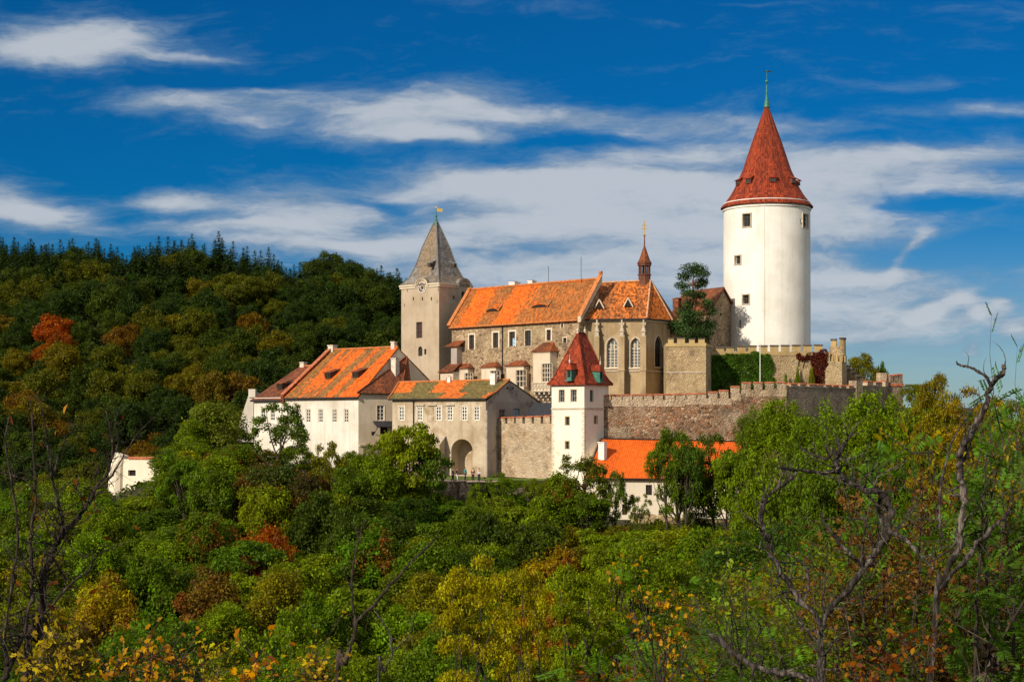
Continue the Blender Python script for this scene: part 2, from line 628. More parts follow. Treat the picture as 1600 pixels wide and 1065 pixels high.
def tiles(name, new, old, dark, streak=0.22, at_=(0.46, 0.56), moss=0.5, tw=0.24, th=0.34, rough=0.75, spec=0.25, bumps=0.7, jitter=0.45):
    """clay tiles in courses; relaid bands run up the slope, lichen grows over the old ones"""
    t, p, _ = new_mat(name)
    uv = t.node('ShaderNodeUVMap', uv_map='uv').outputs[0]
    s = t.sep(uv)
    tx, ty = t.M('DIVIDE', s[0], tw), t.M('DIVIDE', s[1], th)
    off = t.M('MULTIPLY', t.M('MODULO', t.M('FLOOR', ty), 2.0), 0.5)
    wn = t.node('ShaderNodeTexWhiteNoise', noise_dimensions='2D')
    t.put(wn.inputs['Vector'], t.comb(t.M('FLOOR', t.M('ADD', tx, off)), t.M('FLOOR', ty)))
    rnd = wn.outputs['Value']
    warp = t.noise(t.comb(s[0], s[1]), 0.9, 4)
    band = t.noise(t.comb(t.M('MULTIPLY', t.M('ADD', s[0], t.M('MULTIPLY', warp, 0.14)), streak), t.M('MULTIPLY', s[1], streak * 0.07)), 1.0, 1, 0.4)
    fresh = t.smooth(t.M('ADD', band, t.M('MULTIPLY', t.M('SUBTRACT', rnd, 0.5), 0.05)), *at_)
    lich = t.noise(t.comb(s[0], t.M('MULTIPLY', s[1], 0.6)), 0.8, 8, 0.7)
    lich2 = t.noise(t.comb(s[0], s[1], 5.0), 3.0, 5, 0.7)
    oldc = t.mix(t.M('MULTIPLY', t.smooth(t.M('ADD', t.M('MULTIPLY', lich, .6), t.M('MULTIPLY', lich2, .4)), 0.42, 0.62), moss), old, dark)
    col = t.mix(fresh, oldc, new)
    col = t.mix(t.M('MULTIPLY', t.smooth(lich2, 0.52, 0.75), moss * 0.35), col, dark)
    col = t.mix(1.0, col, t.mix(rnd, (1 - jitter,) * 3, (1 + jitter * .6,) * 3), 'MULTIPLY')
    t.put(p.inputs['Base Color'], col)
    p.inputs['Roughness'].default_value = rough
    p.inputs['Specular IOR Level'].default_value = spec
    course = t.M('FRACT', ty)
    roll = t.M('ABSOLUTE', t.M('SINE', t.M('MULTIPLY', tx, math.pi)))
    h = t.M('ADD', t.M('MULTIPLY', t.M('SUBTRACT', 1.0, course), 0.7), t.M('ADD', t.M('MULTIPLY', roll, 0.6), t.M('MULTIPLY', rnd, 0.35)))
    bump(t, p, h, bumps, 0.07)


plaster('plaster_white', (0.82, 0.79, 0.72), (0.60, 0.55, 0.46), amount=0.8)
plaster('plaster_house', (0.80, 0.70, 0.55), (0.62, 0.52, 0.38), amount=0.5)
plaster('plaster_wing', (0.74, 0.69, 0.60), (0.46, 0.39, 0.30), (0.66, 0.57, 0.45), amount=0.85, patch_at=(0.54, 0.66))
plaster('plaster_tan', (0.48, 0.385, 0.275), (0.33, 0.25, 0.165), (0.43, 0.36, 0.28), amount=1.0)
plaster('plaster_gallery', (0.58, 0.48, 0.35), (0.34, 0.25, 0.155), (0.33, 0.235, 0.135), amount=1.15, patch_at=(0.52, 0.66))
plaster('plaster_grey', (0.42, 0.36, 0.31), (0.26, 0.21, 0.18), (0.18, 0.15, 0.13), amount=0.9, patch_at=(0.5, 0.62))
plaster('plaster_cream', (0.66, 0.56, 0.42), (0.45, 0.35, 0.24), amount=0.8)
plaster('plaster_ochre', (0.50, 0.36, 0.15), (0.30, 0.22, 0.12), (0.42, 0.24, 0.06), amount=0.9)
plaster('chapel_stone', (0.46, 0.34, 0.195), (0.22, 0.155, 0.085), (0.33, 0.225, 0.115), amount=1.1, patch_at=(0.5, 0.64))
plaster('lower_tower_plaster', (0.84, 0.76, 0.63), (0.60, 0.50, 0.38), (0.68, 0.52, 0.35), amount=0.6, patch_at=(0.6, 0.72))
rubble('palace_wall', [(0.12, 0.075, 0.045), (0.38, 0.27, 0.16), (0.50, 0.37, 0.23), (0.30, 0.20, 0.12), (0.58, 0.46, 0.31)], (0.38, 0.28, 0.17), 0.40, (0.48, 0.37, 0.21), (0.50, 0.64))
rubble('curtain_wall', [(0.08, 0.05, 0.03), (0.32, 0.16, 0.08), (0.42, 0.27, 0.16), (0.17, 0.095, 0.055), (0.52, 0.40, 0.27), (0.40, 0.13, 0.045)], (0.26, 0.165, 0.10), 0.40, (0.50, 0.38, 0.26), (0.51, 0.68))
rubble('pale_wall', [(0.28, 0.19, 0.115), (0.50, 0.37, 0.23), (0.42, 0.29, 0.17), (0.58, 0.47, 0.34)], (0.48, 0.37, 0.24), 0.46, (0.62, 0.49, 0.34), (0.38, 0.60))
rubble('bastion_wall', [(0.26, 0.17, 0.09), (0.50, 0.36, 0.20), (0.42, 0.29, 0.15), (0.58, 0.46, 0.30)], (0.44, 0.32, 0.18), 0.34, (0.56, 0.42, 0.23), (0.44, 0.6))
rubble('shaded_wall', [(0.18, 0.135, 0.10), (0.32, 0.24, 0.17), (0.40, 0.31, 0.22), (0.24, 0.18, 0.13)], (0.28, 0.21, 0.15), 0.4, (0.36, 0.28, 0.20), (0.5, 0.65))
rubble('rock', [(0.22, 0.16, 0.11), (0.40, 0.30, 0.20), (0.34, 0.25, 0.17), (0.46, 0.38, 0.28)], (0.20, 0.15, 0.10), 0.8, (0.40, 0.30, 0.2), (0.5, 0.7), squash=0.5)
ORANGE, RUST, MOSS = (0.80, 0.155, 0.018), (0.42, 0.115, 0.026), (0.17, 0.115, 0.045)
tiles('tiles_palace', (0.74, 0.135, 0.011), (0.44, 0.125, 0.024), (0.21, 0.115, 0.038), 0.17, (0.52, 0.55), 0.85)
tiles('tiles_wing', (0.74, 0.13, 0.011), (0.34, 0.13, 0.03), (0.17, 0.12, 0.04), 0.42, (0.52, 0.57), 0.85)
tiles('tiles_gallery', (0.76, 0.17, 0.02), (0.21, 0.155, 0.045), (0.14, 0.115, 0.04), 0.17, (0.60, 0.62), 0.6)
tiles('tiles_chapel', (0.66, 0.165, 0.02), (0.40, 0.125, 0.032), (0.13, 0.065, 0.03), 0.25, (0.42, 0.58), 0.75, jitter=0.65)
tiles('tiles_brown', (0.27, 0.075, 0.025), (0.19, 0.058, 0.023), (0.10, 0.045, 0.024), 0.3, (0.5, 0.6), 0.6)
tiles('tiles_red', (0.31, 0.045, 0.013), (0.25, 0.036, 0.012), (0.14, 0.028, 0.012), 0.5, (0.42, 0.6), 0.4, tw=0.34, th=0.42, bumps=1.0, jitter=0.5)
tiles('tiles_new', (0.78, 0.13, 0.009), (0.71, 0.115, 0.009), (0.55, 0.10, 0.015), 0.2, (0.4, 0.6), 0.25, jitter=0.18)
tiles('slate', (0.22, 0.155, 0.095), (0.115, 0.095, 0.078), (0.30, 0.28, 0.26), 0.2, (0.40, 0.62), 0.9, 0.3, 0.3, rough=0.6, spec=0.4, bumps=0.4, jitter=0.3)
tiles('sheet_dark', (0.035, 0.035, 0.042), (0.03, 0.03, 0.036), (0.05, 0.05, 0.055), 0.3, (0.4, 0.6), 0.3, rough=0.5, bumps=0.2, jitter=0.2)
plain('coping_brick', (0.42, 0.13, 0.06), 0.85, var=0.45)
plain('coping_dark', (0.10, 0.08, 0.065), 0.85, var=0.4)
plain('verge_tile', (0.48, 0.17, 0.055), 0.8, var=0.3)
plain('ridge_tile', (0.55, 0.33, 0.20), 0.8, var=0.3)
plain('chimney_plaster', (0.62, 0.53, 0.43), 0.9, var=0.2)
plain('chimney_white', (0.80, 0.74, 0.66), 0.9, var=0.12)
plain('stone_trim', (0.48, 0.40, 0.30), 0.9, var=0.2)
plain('trim_pale', (0.66, 0.56, 0.42), 0.9, var=0.15)
plain('frame_white', (0.72, 0.68, 0.60), 0.6, var=0.1)
plain('frame_grey', (0.26, 0.26, 0.24), 0.7, var=0.2)
plain('frame_dark', (0.055, 0.04, 0.03), 0.7)
plain('lead', (0.16, 0.17, 0.17), 0.6, var=0.2)
plain('wood_dark', (0.06, 0.035, 0.02), 0.8)
plain('wood_red', (0.13, 0.05, 0.03), 0.75, var=0.3)
plain('copper_green', (0.05, 0.17, 0.13), 0.55, 0.2, var=0.3)
plain('gold', (0.86, 0.56, 0.14), 0.3, 0.85, var=0.1)
plain('flag_gold', (0.62, 0.45, 0.12), 0.5, 0.3, var=0.15)
plain('iron', (0.03, 0.03, 0.03), 0.6, 0.3)
plain('pole_white', (0.75, 0.75, 0.72), 0.5, var=0.05)
plain('dial_dark', (0.05, 0.03, 0.025), 0.7)
plain('dial_white', (0.78, 0.72, 0.64), 0.7, var=0.05)
plain('dark_inside', (0.02, 0.018, 0.015), 0.9)
plain('curtain_blue', (0.30, 0.50, 0.62), 0.7)
plain('skin', (0.50, 0.30, 0.20), 0.6)
plain('cloth_black', (0.012, 0.012, 0.015), 0.9)
plain('cloth_navy', (0.02, 0.025, 0.06), 0.9)
plain('cloth_white', (0.62, 0.60, 0.60), 0.9)
plain('cloth_teal', (0.05, 0.40, 0.42), 0.9)
plain('cloth_brown', (0.10, 0.06, 0.04), 0.9)
plain('hair_dark', (0.025, 0.016, 0.010), 0.8)


def glass(name, col, rough=0.15):
    t, p, _ = new_mat(name)
    tc = t.node('ShaderNodeTexCoord').outputs['Object']
    n = t.noise(tc, 2.5, 3)
    t.put(p.inputs['Base Color'], t.mix(n, tuple(c * .5 for c in col), tuple(c * 1.4 for c in col)))
    p.inputs['Roughness'].default_value = rough
    p.inputs['Specular IOR Level'].default_value = 0.5
    bump(t, p, t.noise(tc, 1.3, 2), 0.25, 0.02)


glass('glass', (0.035, 0.033, 0.032))
glass('glass_church', (0.10, 0.13, 0.15), 0.3)


def bark(name, dark, light, scale=1.0):
    t, p, _ = new_mat(name)
    tc = t.node('ShaderNodeTexCoord').outputs['Object']
    n = t.noise(t.vscale(tc, (9 * scale, 9 * scale, 2.2 * scale)), 1.0, 6, 0.65, 0.6)
    big = t.noise(tc, 1.1 * scale, 4)
    f = t.M('MULTIPLY', t.smooth(n, 0.42, 0.66), t.smooth(big, 0.35, 0.65, 0.25, 1.0))
    t.put(p.inputs['Base Color'], t.mix(f, dark, light))
    p.inputs['Roughness'].default_value = 0.95
    bump(t, p, n, 0.9, 0.04)


bark('bark', (0.035, 0.026, 0.018), (0.12, 0.09, 0.065))
bark('bark_dead', (0.020, 0.015, 0.012), (0.24, 0.20, 0.165), 3.2)
bark('bark_dark', (0.022, 0.016, 0.012), (0.13, 0.095, 0.07), 2.5)
bark('bark_pine', (0.10, 0.045, 0.022), (0.26, 0.12, 0.06))


def foliage(name, trans=0.38, hue=0.04, lo=0.45, hi=1.5, clump=0.7, spec=0.15, patch=None):
    """leaves: the tree's own colour with a different tone for every leaf and for every spray"""
    t, p, out = new_mat(name)
    oi = t.node('ShaderNodeObjectInfo')
    geo = t.node('ShaderNodeNewGeometry')
    tc = t.node('ShaderNodeTexCoord').outputs['Object']
    rnd = geo.outputs['Random Per Island']
    cl = t.noise(tc, clump, 4, 0.6)
    hs = t.node('ShaderNodeHueSaturation')
    t.put(hs.inputs['Hue'], t.M('ADD', 0.5 - hue, t.M('MULTIPLY', t.M('ADD', t.M('MULTIPLY', rnd, 0.5), t.M('MULTIPLY', cl, 0.5)), 2 * hue)))
    t.put(hs.inputs['Value'], t.M('MULTIPLY', t.M('ADD', lo, t.M('MULTIPLY', rnd, hi - lo)), t.smooth(cl, 0.3, 0.7, 0.62, 1.42)))
    hs.inputs['Saturation'].default_value = 1.05
    t.put(hs.inputs['Color'], oi.outputs['Color'])
    col = hs.outputs[0]
    if patch:
        pn = t.noise(tc, 0.5, 3)
        col = t.mix(t.M('MULTIPLY', t.smooth(pn, 0.5, 0.62), t.M('GREATER_THAN', rnd, 0.25)), col, patch)
    t.put(p.inputs['Base Color'], col)
    p.inputs['Roughness'].default_value = 0.55
    p.inputs['Specular IOR Level'].default_value = spec
    tr = t.node('ShaderNodeBsdfTranslucent')
    t.put(tr.inputs[0], t.mix(1.0, col, (1.6, 1.6, 0.4), 'MULTIPLY'))
    mx = t.node('ShaderNodeMixShader')
    mx.inputs[0].default_value = trans
    t.nt.links.new(p.outputs[0], mx.inputs[1])
    t.nt.links.new(tr.outputs[0], mx.inputs[2])
    t.nt.links.new(mx.outputs[0], out.inputs[0])


foliage('leaf')
foliage('leaf_autumn', hue=0.05, patch=(0.22, 0.075, 0.010))
foliage('leaf_near', trans=0.4, hue=0.035, clump=1.2)
foliage('needles', trans=0.1, hue=0.015)


def ground_mat():
    t, p, _ = new_mat('forest_floor')
    tc = t.node('ShaderNodeTexCoord').outputs['Object']
    a = t.noise(tc, 0.08, 6, 0.65)
    b = t.noise(tc, 0.9, 7, 0.7)
    col = t.mix(t.smooth(a, 0.35, 0.65), (0.035, 0.045, 0.012), (0.055, 0.045, 0.02))
    col = t.mix(t.smooth(b, 0.5, 0.75, 0, 0.8), col, (0.02, 0.026, 0.008))
    t.put(p.inputs['Base Color'], col)
    p.inputs['Roughness'].default_value = 0.95
    bump(t, p, b, 1.0, 0.4)


ground_mat()
plain('lawn', (0.10, 0.15, 0.02), 0.9, var=0.35, scale=1.5)
plain('path_gravel', (0.36, 0.29, 0.21), 0.95, var=0.25, scale=2.0)
# ================================================================== ground
def sstep(x, a, b):
    t = np.clip((x - a) / (b - a), 0, 1)
    return t * t * (3 - 2 * t)


_ph = [(0.11, 0.07, 1.0), (-0.06, 0.13, 2.1), (0.23, -0.19, 0.4), (0.041, 0.033, 4.0)]


def ground_z(x, y):
    x, y = np.asarray(x, float), np.asarray(y, float)
    c = np.interp(y, [-80, -20, 0, 6, 12, 30, 60, 90, 130, 155, 180, 192, 199, 205, 216, 226, 234, 262, 285, 330, 3000],
                  [14, 1, -1.9, -3.6, -5.8, -13, -21, -26, -25.5, -23, -18.5, -13.5, -7.6, -7.2, -6.8, -4, 2.2, 2.2, -10, -25, -25])
    r = np.interp(y, [-80, -20, 0, 15, 30, 45, 60, 80, 100, 130, 155, 185, 196, 206, 209, 222, 234, 262, 285, 330, 3000],
                  [14, 1, -1.9, -3.4, -5.2, -7.6, -11, -17, -21, -21, -18, -14.5, -12.2, -11.6, -11, -6, 2.2, 2.2, -10, -25, -25])
    a = x / np.maximum(y, 4.0)
    lo = np.interp(y, [0, 60, 150, 190], [0.05, 0.06, 0.05, 0.030])
    hi = np.interp(y, [0, 60, 150, 190], [0.15, 0.17, 0.12, 0.042])
    k = sstep(a, lo, hi)
    z = c * (1 - k) + r * k
    # the castle spur falls away at both ends
    mound = sstep(y, 150, 190) * (1 - sstep(np.abs(y - 232), 60, 95))
    side = np.maximum(sstep(-x, 43, 72), sstep(x, 66, 110))
    z = z * (1 - mound * side) + (-24.0) * mound * side
    # lower ground round the long wing
    lowz = np.interp(y, [196, 206, 222, 262, 300], [-9.5, -9.0, -8.5, -12, -24])
    kl = sstep(-x, 21, 29) * sstep(y, 200, 212) * (y < 318)
    z = z * (1 - kl) + np.minimum(z, lowz) * kl
    # wooded hill behind
    px = 800 + x * F / np.maximum(y, 50)
    crest_py = np.interp(px, [-2000, -400, 0, 330, 480, 560, 640, 760, 900, 1100, 1500], [385, 372, 370, 364, 398, 410, 424, 462, 530, 640, 720])
    zc = (660 - crest_py) * 545 / F - 12.0
    h = sstep(y, 318, 552)
    h = 0.5 * h + 0.5 * np.clip((y - 318) / 234, 0, 1)
    over = np.clip((y - 552) / 900, 0, 1)
    z = np.where(y > 318, -25 + (zc + 25) * h * (1 - 0.6 * over), z)
    und = sum(math.cos(q) * 0 + np.sin(x * p1 + y * p2 + q) for p1, p2, q in _ph) * 0.28
    und = und * np.interp(y, [0, 15, 40, 180, 195, 245, 320, 400], [0, 0.2, 1, 1, 0.15, 0.15, 1, 3])
    return z + und


def gz(x, y):
    return float(ground_z(x, y))


def build_ground():
    xs = np.unique(np.concatenate([np.linspace(-2600, -260, 26), np.linspace(-260, 260, 150), np.linspace(260, 2600, 26)]))
    ys = np.unique(np.concatenate([np.linspace(-80, 60, 50), np.linspace(60, 300, 120), np.linspace(300, 700, 70), np.linspace(700, 3200, 24)]))
    X, Y = np.meshgrid(xs, ys)
    Z = ground_z(X, Y)
    nx, ny = len(xs), len(ys)
    me = bpy.data.meshes.new('ground')
    vs = np.stack([X, Y, Z], -1).reshape(-1, 3)
    idx = np.arange(nx * ny).reshape(ny, nx)
    fs = np.stack([idx[:-1, :-1], idx[:-1, 1:], idx[1:, 1:], idx[1:, :-1]], -1).reshape(-1, 4)
    me.from_pydata(vs.tolist(), [], fs.tolist())
    me.polygons.foreach_set('use_smooth', [True] * len(fs))
    me.materials.append(MAT['forest_floor'])
    o = bpy.data.objects.new('ground', me)
    scene.collection.objects.link(o)
    tag(o, kind='structure')


build_ground()


def sheet(name, pts, mat, lift=0.02, step=1.2):
    """a strip of lawn or gravel lying on the ground, pts = plan quad"""
    a, b, c, d = [np.array(p[:2], float) for p in pts]
    n = max(2, int(np.linalg.norm(b - a) / step))
    m = max(2, int(np.linalg.norm(d - a) / step))
    vs, fs = [], []
    for j in range(m + 1):
        for i in range(n + 1):
            u, v = i / n, j / m
            q = (a * (1 - u) + b * u) * (1 - v) + (d * (1 - u) + c * u) * v
            vs.append((q[0], q[1], gz(q[0], q[1]) + lift))
    for j in range(m):
        for i in range(n):
            k = j * (n + 1) + i
            fs.append((k, k + 1, k + n + 2, k + n + 1))
    mb = MB()
    mb.add(vs, fs)
    o = mb.build(name, mat, loc=(0, 0, 0), smooth=True)
    return tag(o, kind='structure')


sheet('castle_lawn', [plan(690, 206.4), plan(905, 202.8), plan(893, 206.5), plan(690, 211)], MAT['lawn'], 0.06)
sheet('gravel_path', [plan(640, 202.6), plan(770, 201.6), plan(800, 203.6), plan(640, 206)], MAT['path_gravel'], 0.09)

# ================================================================== castle pieces
UP = Vector((0, 0, 1))


def v3(p, z):
    return Vector((p[0], p[1], z))


def chimney(parent, px, py0, py1, wpx, Y, mat='chimney_white', deep=None, name='chimney', ang=0.6):
    """a rectangular stack with a cap course; py0 top, py1 foot as seen"""
    w = wpx * Y / F / 2
    c = at(px, py0, Y)
    z0 = zof(py1, Y) - 0.5
    ca, sa = math.cos(ang), math.sin(ang)
    ax, ay = Vector((ca, -sa, 0)), Vector((sa, ca, 0))
    wx = w * 0.78
    dy = (deep or wpx * 0.8) * Y / F / 2
    mb = MB()
    mb.box((c.x, c.y, (z0 + c.z - 0.12) / 2), ax * wx, ay * dy, UP * ((c.z - 0.12 - z0) / 2))
    mb.box((c.x, c.y, c.z - 0.06), ax * (wx + 0.08), ay * (dy + 0.08), UP * 0.06)
    mb.box((c.x, c.y, c.z + 0.04), ax * (wx * 0.6), ay * (dy * 0.6), UP * 0.05, 1)
    return mb.build(name, [MAT[mat], MAT['dark_inside']], parent)


def pyramid(mb, foot, z, apex, th=0.14, m=0):
    for i in range(len(foot)):
        a, b = foot[i], foot[(i + 1) % len(foot)]
        mb.slab([v3(a, z), v3(b, z), apex], th, m)


def merlons(parent, W, items, thick, cap='coping_brick', body='curtain_wall', cap_h=0.2, over=0.07, dep0=0.0):
    """items: (centre px, width px, top py, foot py); each a part of its wall, its coping a sub-part"""
    for (px, w, top, foot) in items:
        u0, z0, u1, z1 = W.rect(px - w / 2, top, px + w / 2, foot)
        mb = MB()
        W.block(mb, u0, z0 - 0.05, u1, z1 - cap_h, dep0, dep0 + thick)
        o = mb.build('merlon', MAT[body], parent)
        c = MB()
        a = [W.pt(u0 - over, z1 - cap_h, dep0 - over), W.pt(u1 + over, z1 - cap_h, dep0 - over),
             W.pt(u1 + over, z1 - cap_h, dep0 + thick + over), W.pt(u0 - over, z1 - cap_h, dep0 + thick + over)]
        rdg = [W.pt(u0 - over, z1, dep0 + thick / 2), W.pt(u1 + over, z1, dep0 + thick / 2)]
        lo = [p + UP * 0.07 for p in a]
        c.add(a + lo + rdg, [(3, 2, 1, 0), (0, 1, 5, 4), (1, 2, 6, 5), (2, 3, 7, 6), (3, 0, 4, 7), (4, 5, 9, 8), (6, 7, 8, 9), (5, 6, 9), (7, 4, 8)])
        c.build('coping', MAT[cap], o)


# ------------------------------------------------------------------ round white tower
def round_tower():
    Y0, Rr = 245.0, 6.47
    cx = (1198 - CX) * Y0 / F
    c = (cx, Y0)
    z = lambda py: (HY - py) * Y0 / F
    t = thing('round_tower', 'tall white round keep under a steep red tiled cone roof', 'tower', (cx, Y0, 1.5))
    zt = z(318)
    angles = lambda px: math.asin((px - 1198) / 67.0)

    def around(px):
        a = angles(px)
        return Vector((math.sin(a), -math.cos(a), 0))
    # body: rings with openings cut as recesses
    opens = [(1159, 344, 11, 20), (1250.7, 345, 10, 20), (1147, 406, 7.5, 13), (1158, 467.5, 9, 14), (1149.7, 506, 3, 12), (1242, 345, 2.5, 5)]
    holes = []
    for px, py, w, h in opens:
        a = angles(px)
        hw = (w / 2) * Y0 / F / Rr / max(0.45, math.cos(a)) * 0.98
        zz = zof(py, Y0 - Rr * math.cos(a))
        hh = h / 2 * (Y0 - Rr * math.cos(a)) / F
        holes.append((a - hw, a + hw, zz - hh, zz + hh))
    angs = sorted(set([round(-math.pi + 2 * math.pi * i / 96, 4) for i in range(96)] + [round(q, 4) for h in holes for q in h[:2]]))
    zs = sorted(set([1.5, z(540), z(500), z(430), z(380), zt] + [q for h in holes for q in h[2:]]))
    mb = MB()

    def P(a, zz, r=Rr):
        taper = 1.0 + 0.012 * (zt - zz) / 30.0
        return (cx + math.sin(a) * r * taper, Y0 - math.cos(a) * r * taper, zz)
    for i in range(len(angs)):
        a0, a1 = angs[i], angs[(i + 1) % len(angs)]
        am = a0 + ((a1 - a0) % (2 * math.pi)) / 2
        for j in range(len(zs) - 1):
            zm = (zs[j] + zs[j + 1]) / 2
            if any(h[0] < am < h[1] and h[2] < zm < h[3] for h in holes):
                continue
            mb.poly([P(a0, zs[j]), P(a1, zs[j]), P(a1, zs[j + 1]), P(a0, zs[j + 1])])
    for h in holes:
        q = Rr - 0.45
        a0, a1, b0, b1 = h
        mb.poly([P(a0, b0), P(a0, b0, q), P(a0, b1, q), P(a0, b1)])
        mb.poly([P(a1, b0), P(a1, b1), P(a1, b1, q), P(a1, b0, q)])
        mb.poly([P(a0, b1), P(a0, b1, q), P(a1, b1, q), P(a1, b1)])
        mb.poly([P(a0, b0), P(a1, b0), P(a1, b0, q), P(a0, b0, q)])
    w = mb.build('wall', MAT['plaster_white'], t)
    for p in w.data.polygons:
        p.use_smooth = abs(p.normal.z) < 0.1 and p.area > 0.3
    for k, h in enumerate(holes):
        a = (h[0] + h[1]) / 2
        n = Vector((math.sin(a), -math.cos(a), 0))
        d = Vector((math.cos(a), math.sin(a), 0))
        hw = (h[1] - h[0]) / 2 * Rr
        zm, hh = (h[2] + h[3]) / 2, (h[3] - h[2]) / 2
        rf = Rr * (1 + 0.012 * (zt - zm) / 30)
        base = Vector((cx, Y0, zm)) + n * (rf + 0.0)
        fr = MB()
        if k < 4:
            sw = 0.16
            for s in (-1, 1):
                fr.box(base + d * s * (hw + sw / 2 - 0.01) + n * 0.0, d * sw / 2, n * 0.09, UP * (hh + sw))
                fr.box(base + UP * s * (hh + sw / 2 - 0.01), d * (hw - 0.012), n * 0.085, UP * sw / 2)
            bars = base - n * 0.3
            fr.box(bars, d * 0.045, n * 0.03, UP * hh, 1)
            for q in ((-.33, .33) if k < 2 else (0,)):
                fr.box(bars + UP * hh * q, d * hw, n * 0.028, UP * 0.04, 1)
        else:
            fr.box(base - UP * (hh + 0.05), d * (hw + 0.08), n * 0.06, UP * 0.05)
        o = fr.build('window', [MAT['stone_trim'], MAT['frame_dark']], t)
        g = MB()
        g.box(base - n * 0.42, d * hw, n * 0.02, UP * hh)
        g.build('pane', MAT['glass'], o)
    # the pale seam of the lightning conductor
    # cone roof with flared foot
    prof = [(0.05, z(160)), (23 * Y0 / F, z(222)), (37.5 * Y0 / F, z(266)), (50 * Y0 / F, z(294)), (57 * Y0 / F, z(306)), (66 * Y0 / F, z(318)), (71.5 * Y0 / F, z(324.5))]
    rf = MB()
    full = list(reversed(prof))
    rr = [full[0]]
    rf.lathe(c, [(full[0][0] - 0.25, full[0][1] - 0.16), (full[0][0], full[0][1] - 0.12)] + full, 96)
    roof = rf.build('roof', MAT['tiles_red'], t, smooth=True)
    # tile UVs run round the cone
    me = roof.data
    uvd = me.uv_layers['uv'].data
    for p in me.polygons:
        us = []
        for li in p.loop_indices:
            q = me.vertices[me.loops[li].vertex_index].co
            us.append((li, math.atan2(q.x, -q.y), q.z))
        if max(u[1] for u in us) - min(u[1] for u in us) > 3:
            us = [(l, u + 2 * math.pi if u < 0 else u, zz) for l, u, zz in us]
        for l, u, zz in us:
            uvd[l].uv = (u * 6.0, zz * 1.1)
    ring = MB()
    ring.lathe(c, [(Rr + 0.02, zt - 1.25), (Rr + 0.14, zt - 1.2), (Rr + 0.18, zt - 1.0), (Rr + 0.1, zt - 0.96), (Rr + 0.02, zt - 0.85)], 64)
    ring.build('cornice', MAT['plaster_white'], t, smooth=True)
    # five roof dormers
    zc = z(288)
    rc = 47.0 * Y0 / F
    for px in (1151, 1165, 1200, 1234, 1246):
        s = max(-0.97, min(0.97, (px - 1198.5) / 50.0))
        a = math.asin(s)
        n = Vector((math.sin(a), -math.cos(a), 0))
        d = Vector((math.cos(a), math.sin(a), 0))
        b = Vector((cx, Y0, zc)) + n * (rc + 0.35)
        m1 = MB()
        m1.box(b - n * 0.55, d * 0.45, n * 0.62, UP * 0.36)
        o = m1.build('dormer', MAT['wood_red'], t)
        r1 = MB()
        r1.slab([b + n * 0.28 + d * 0.62 + UP * 0.36, b + n * 0.28 - d * 0.62 + UP * 0.36, b - n * 1.45 - d * 0.55 + UP * 1.25, b - n * 1.45 + d * 0.55 + UP * 1.25], 0.1)
        r1.build('roof', MAT['tiles_red'], o)
        g1 = MB()
        for q in (-0.22, 0.22):
            g1.box(b + n * 0.075 + d * q, d * 0.17, n * 0.012, UP * 0.25)
        g1.build('pane', MAT['glass'], o)
    fi = MB()
    fi.lathe(c, [(0.5, z(168)), (0.36, z(160)), (0.22, z(154)), (0.1, z(140)), (0.08, z(131)), (0.02, z(131) + 0.05)], 12)
    fi.lathe(c, [(0.06, z(130.5)), (0.22, z(129)), (0.26, z(127.5)), (0.22, z(126)), (0.05, z(124.5)), (0.04, z(110)), (0.0, z(109.5))], 12)
    f = fi.build('finial', MAT['copper_green'], t, smooth=True)
    vn = MB()
    b = Vector((cx, Y0, z(112)))
    vn.box(b + Vector((0.25, 0.02, 0)), Vector((0.42, 0, 0.05)), Vector((0, 0.02, 0)), Vector((0, 0, 0.10)))
    vn.box(b + Vector((-0.3, 0, 0.0)), Vector((0.25, 0, 0.0)), Vector((0, 0.02, 0)), Vector((0, 0, 0.04)))
    vn.build('weather_vane', MAT['iron'], f)
    lc = MB()
    a = angles(1184)
    pts = [P(a, 1.6, Rr + 0.04), P(a, z(430), Rr + 0.04), P(a, zt - 0.8, Rr + 0.04)]
    lc.tube(pts, 0.03, 5)
    lc.build('lightning_conductor', MAT['plaster_white'], t)


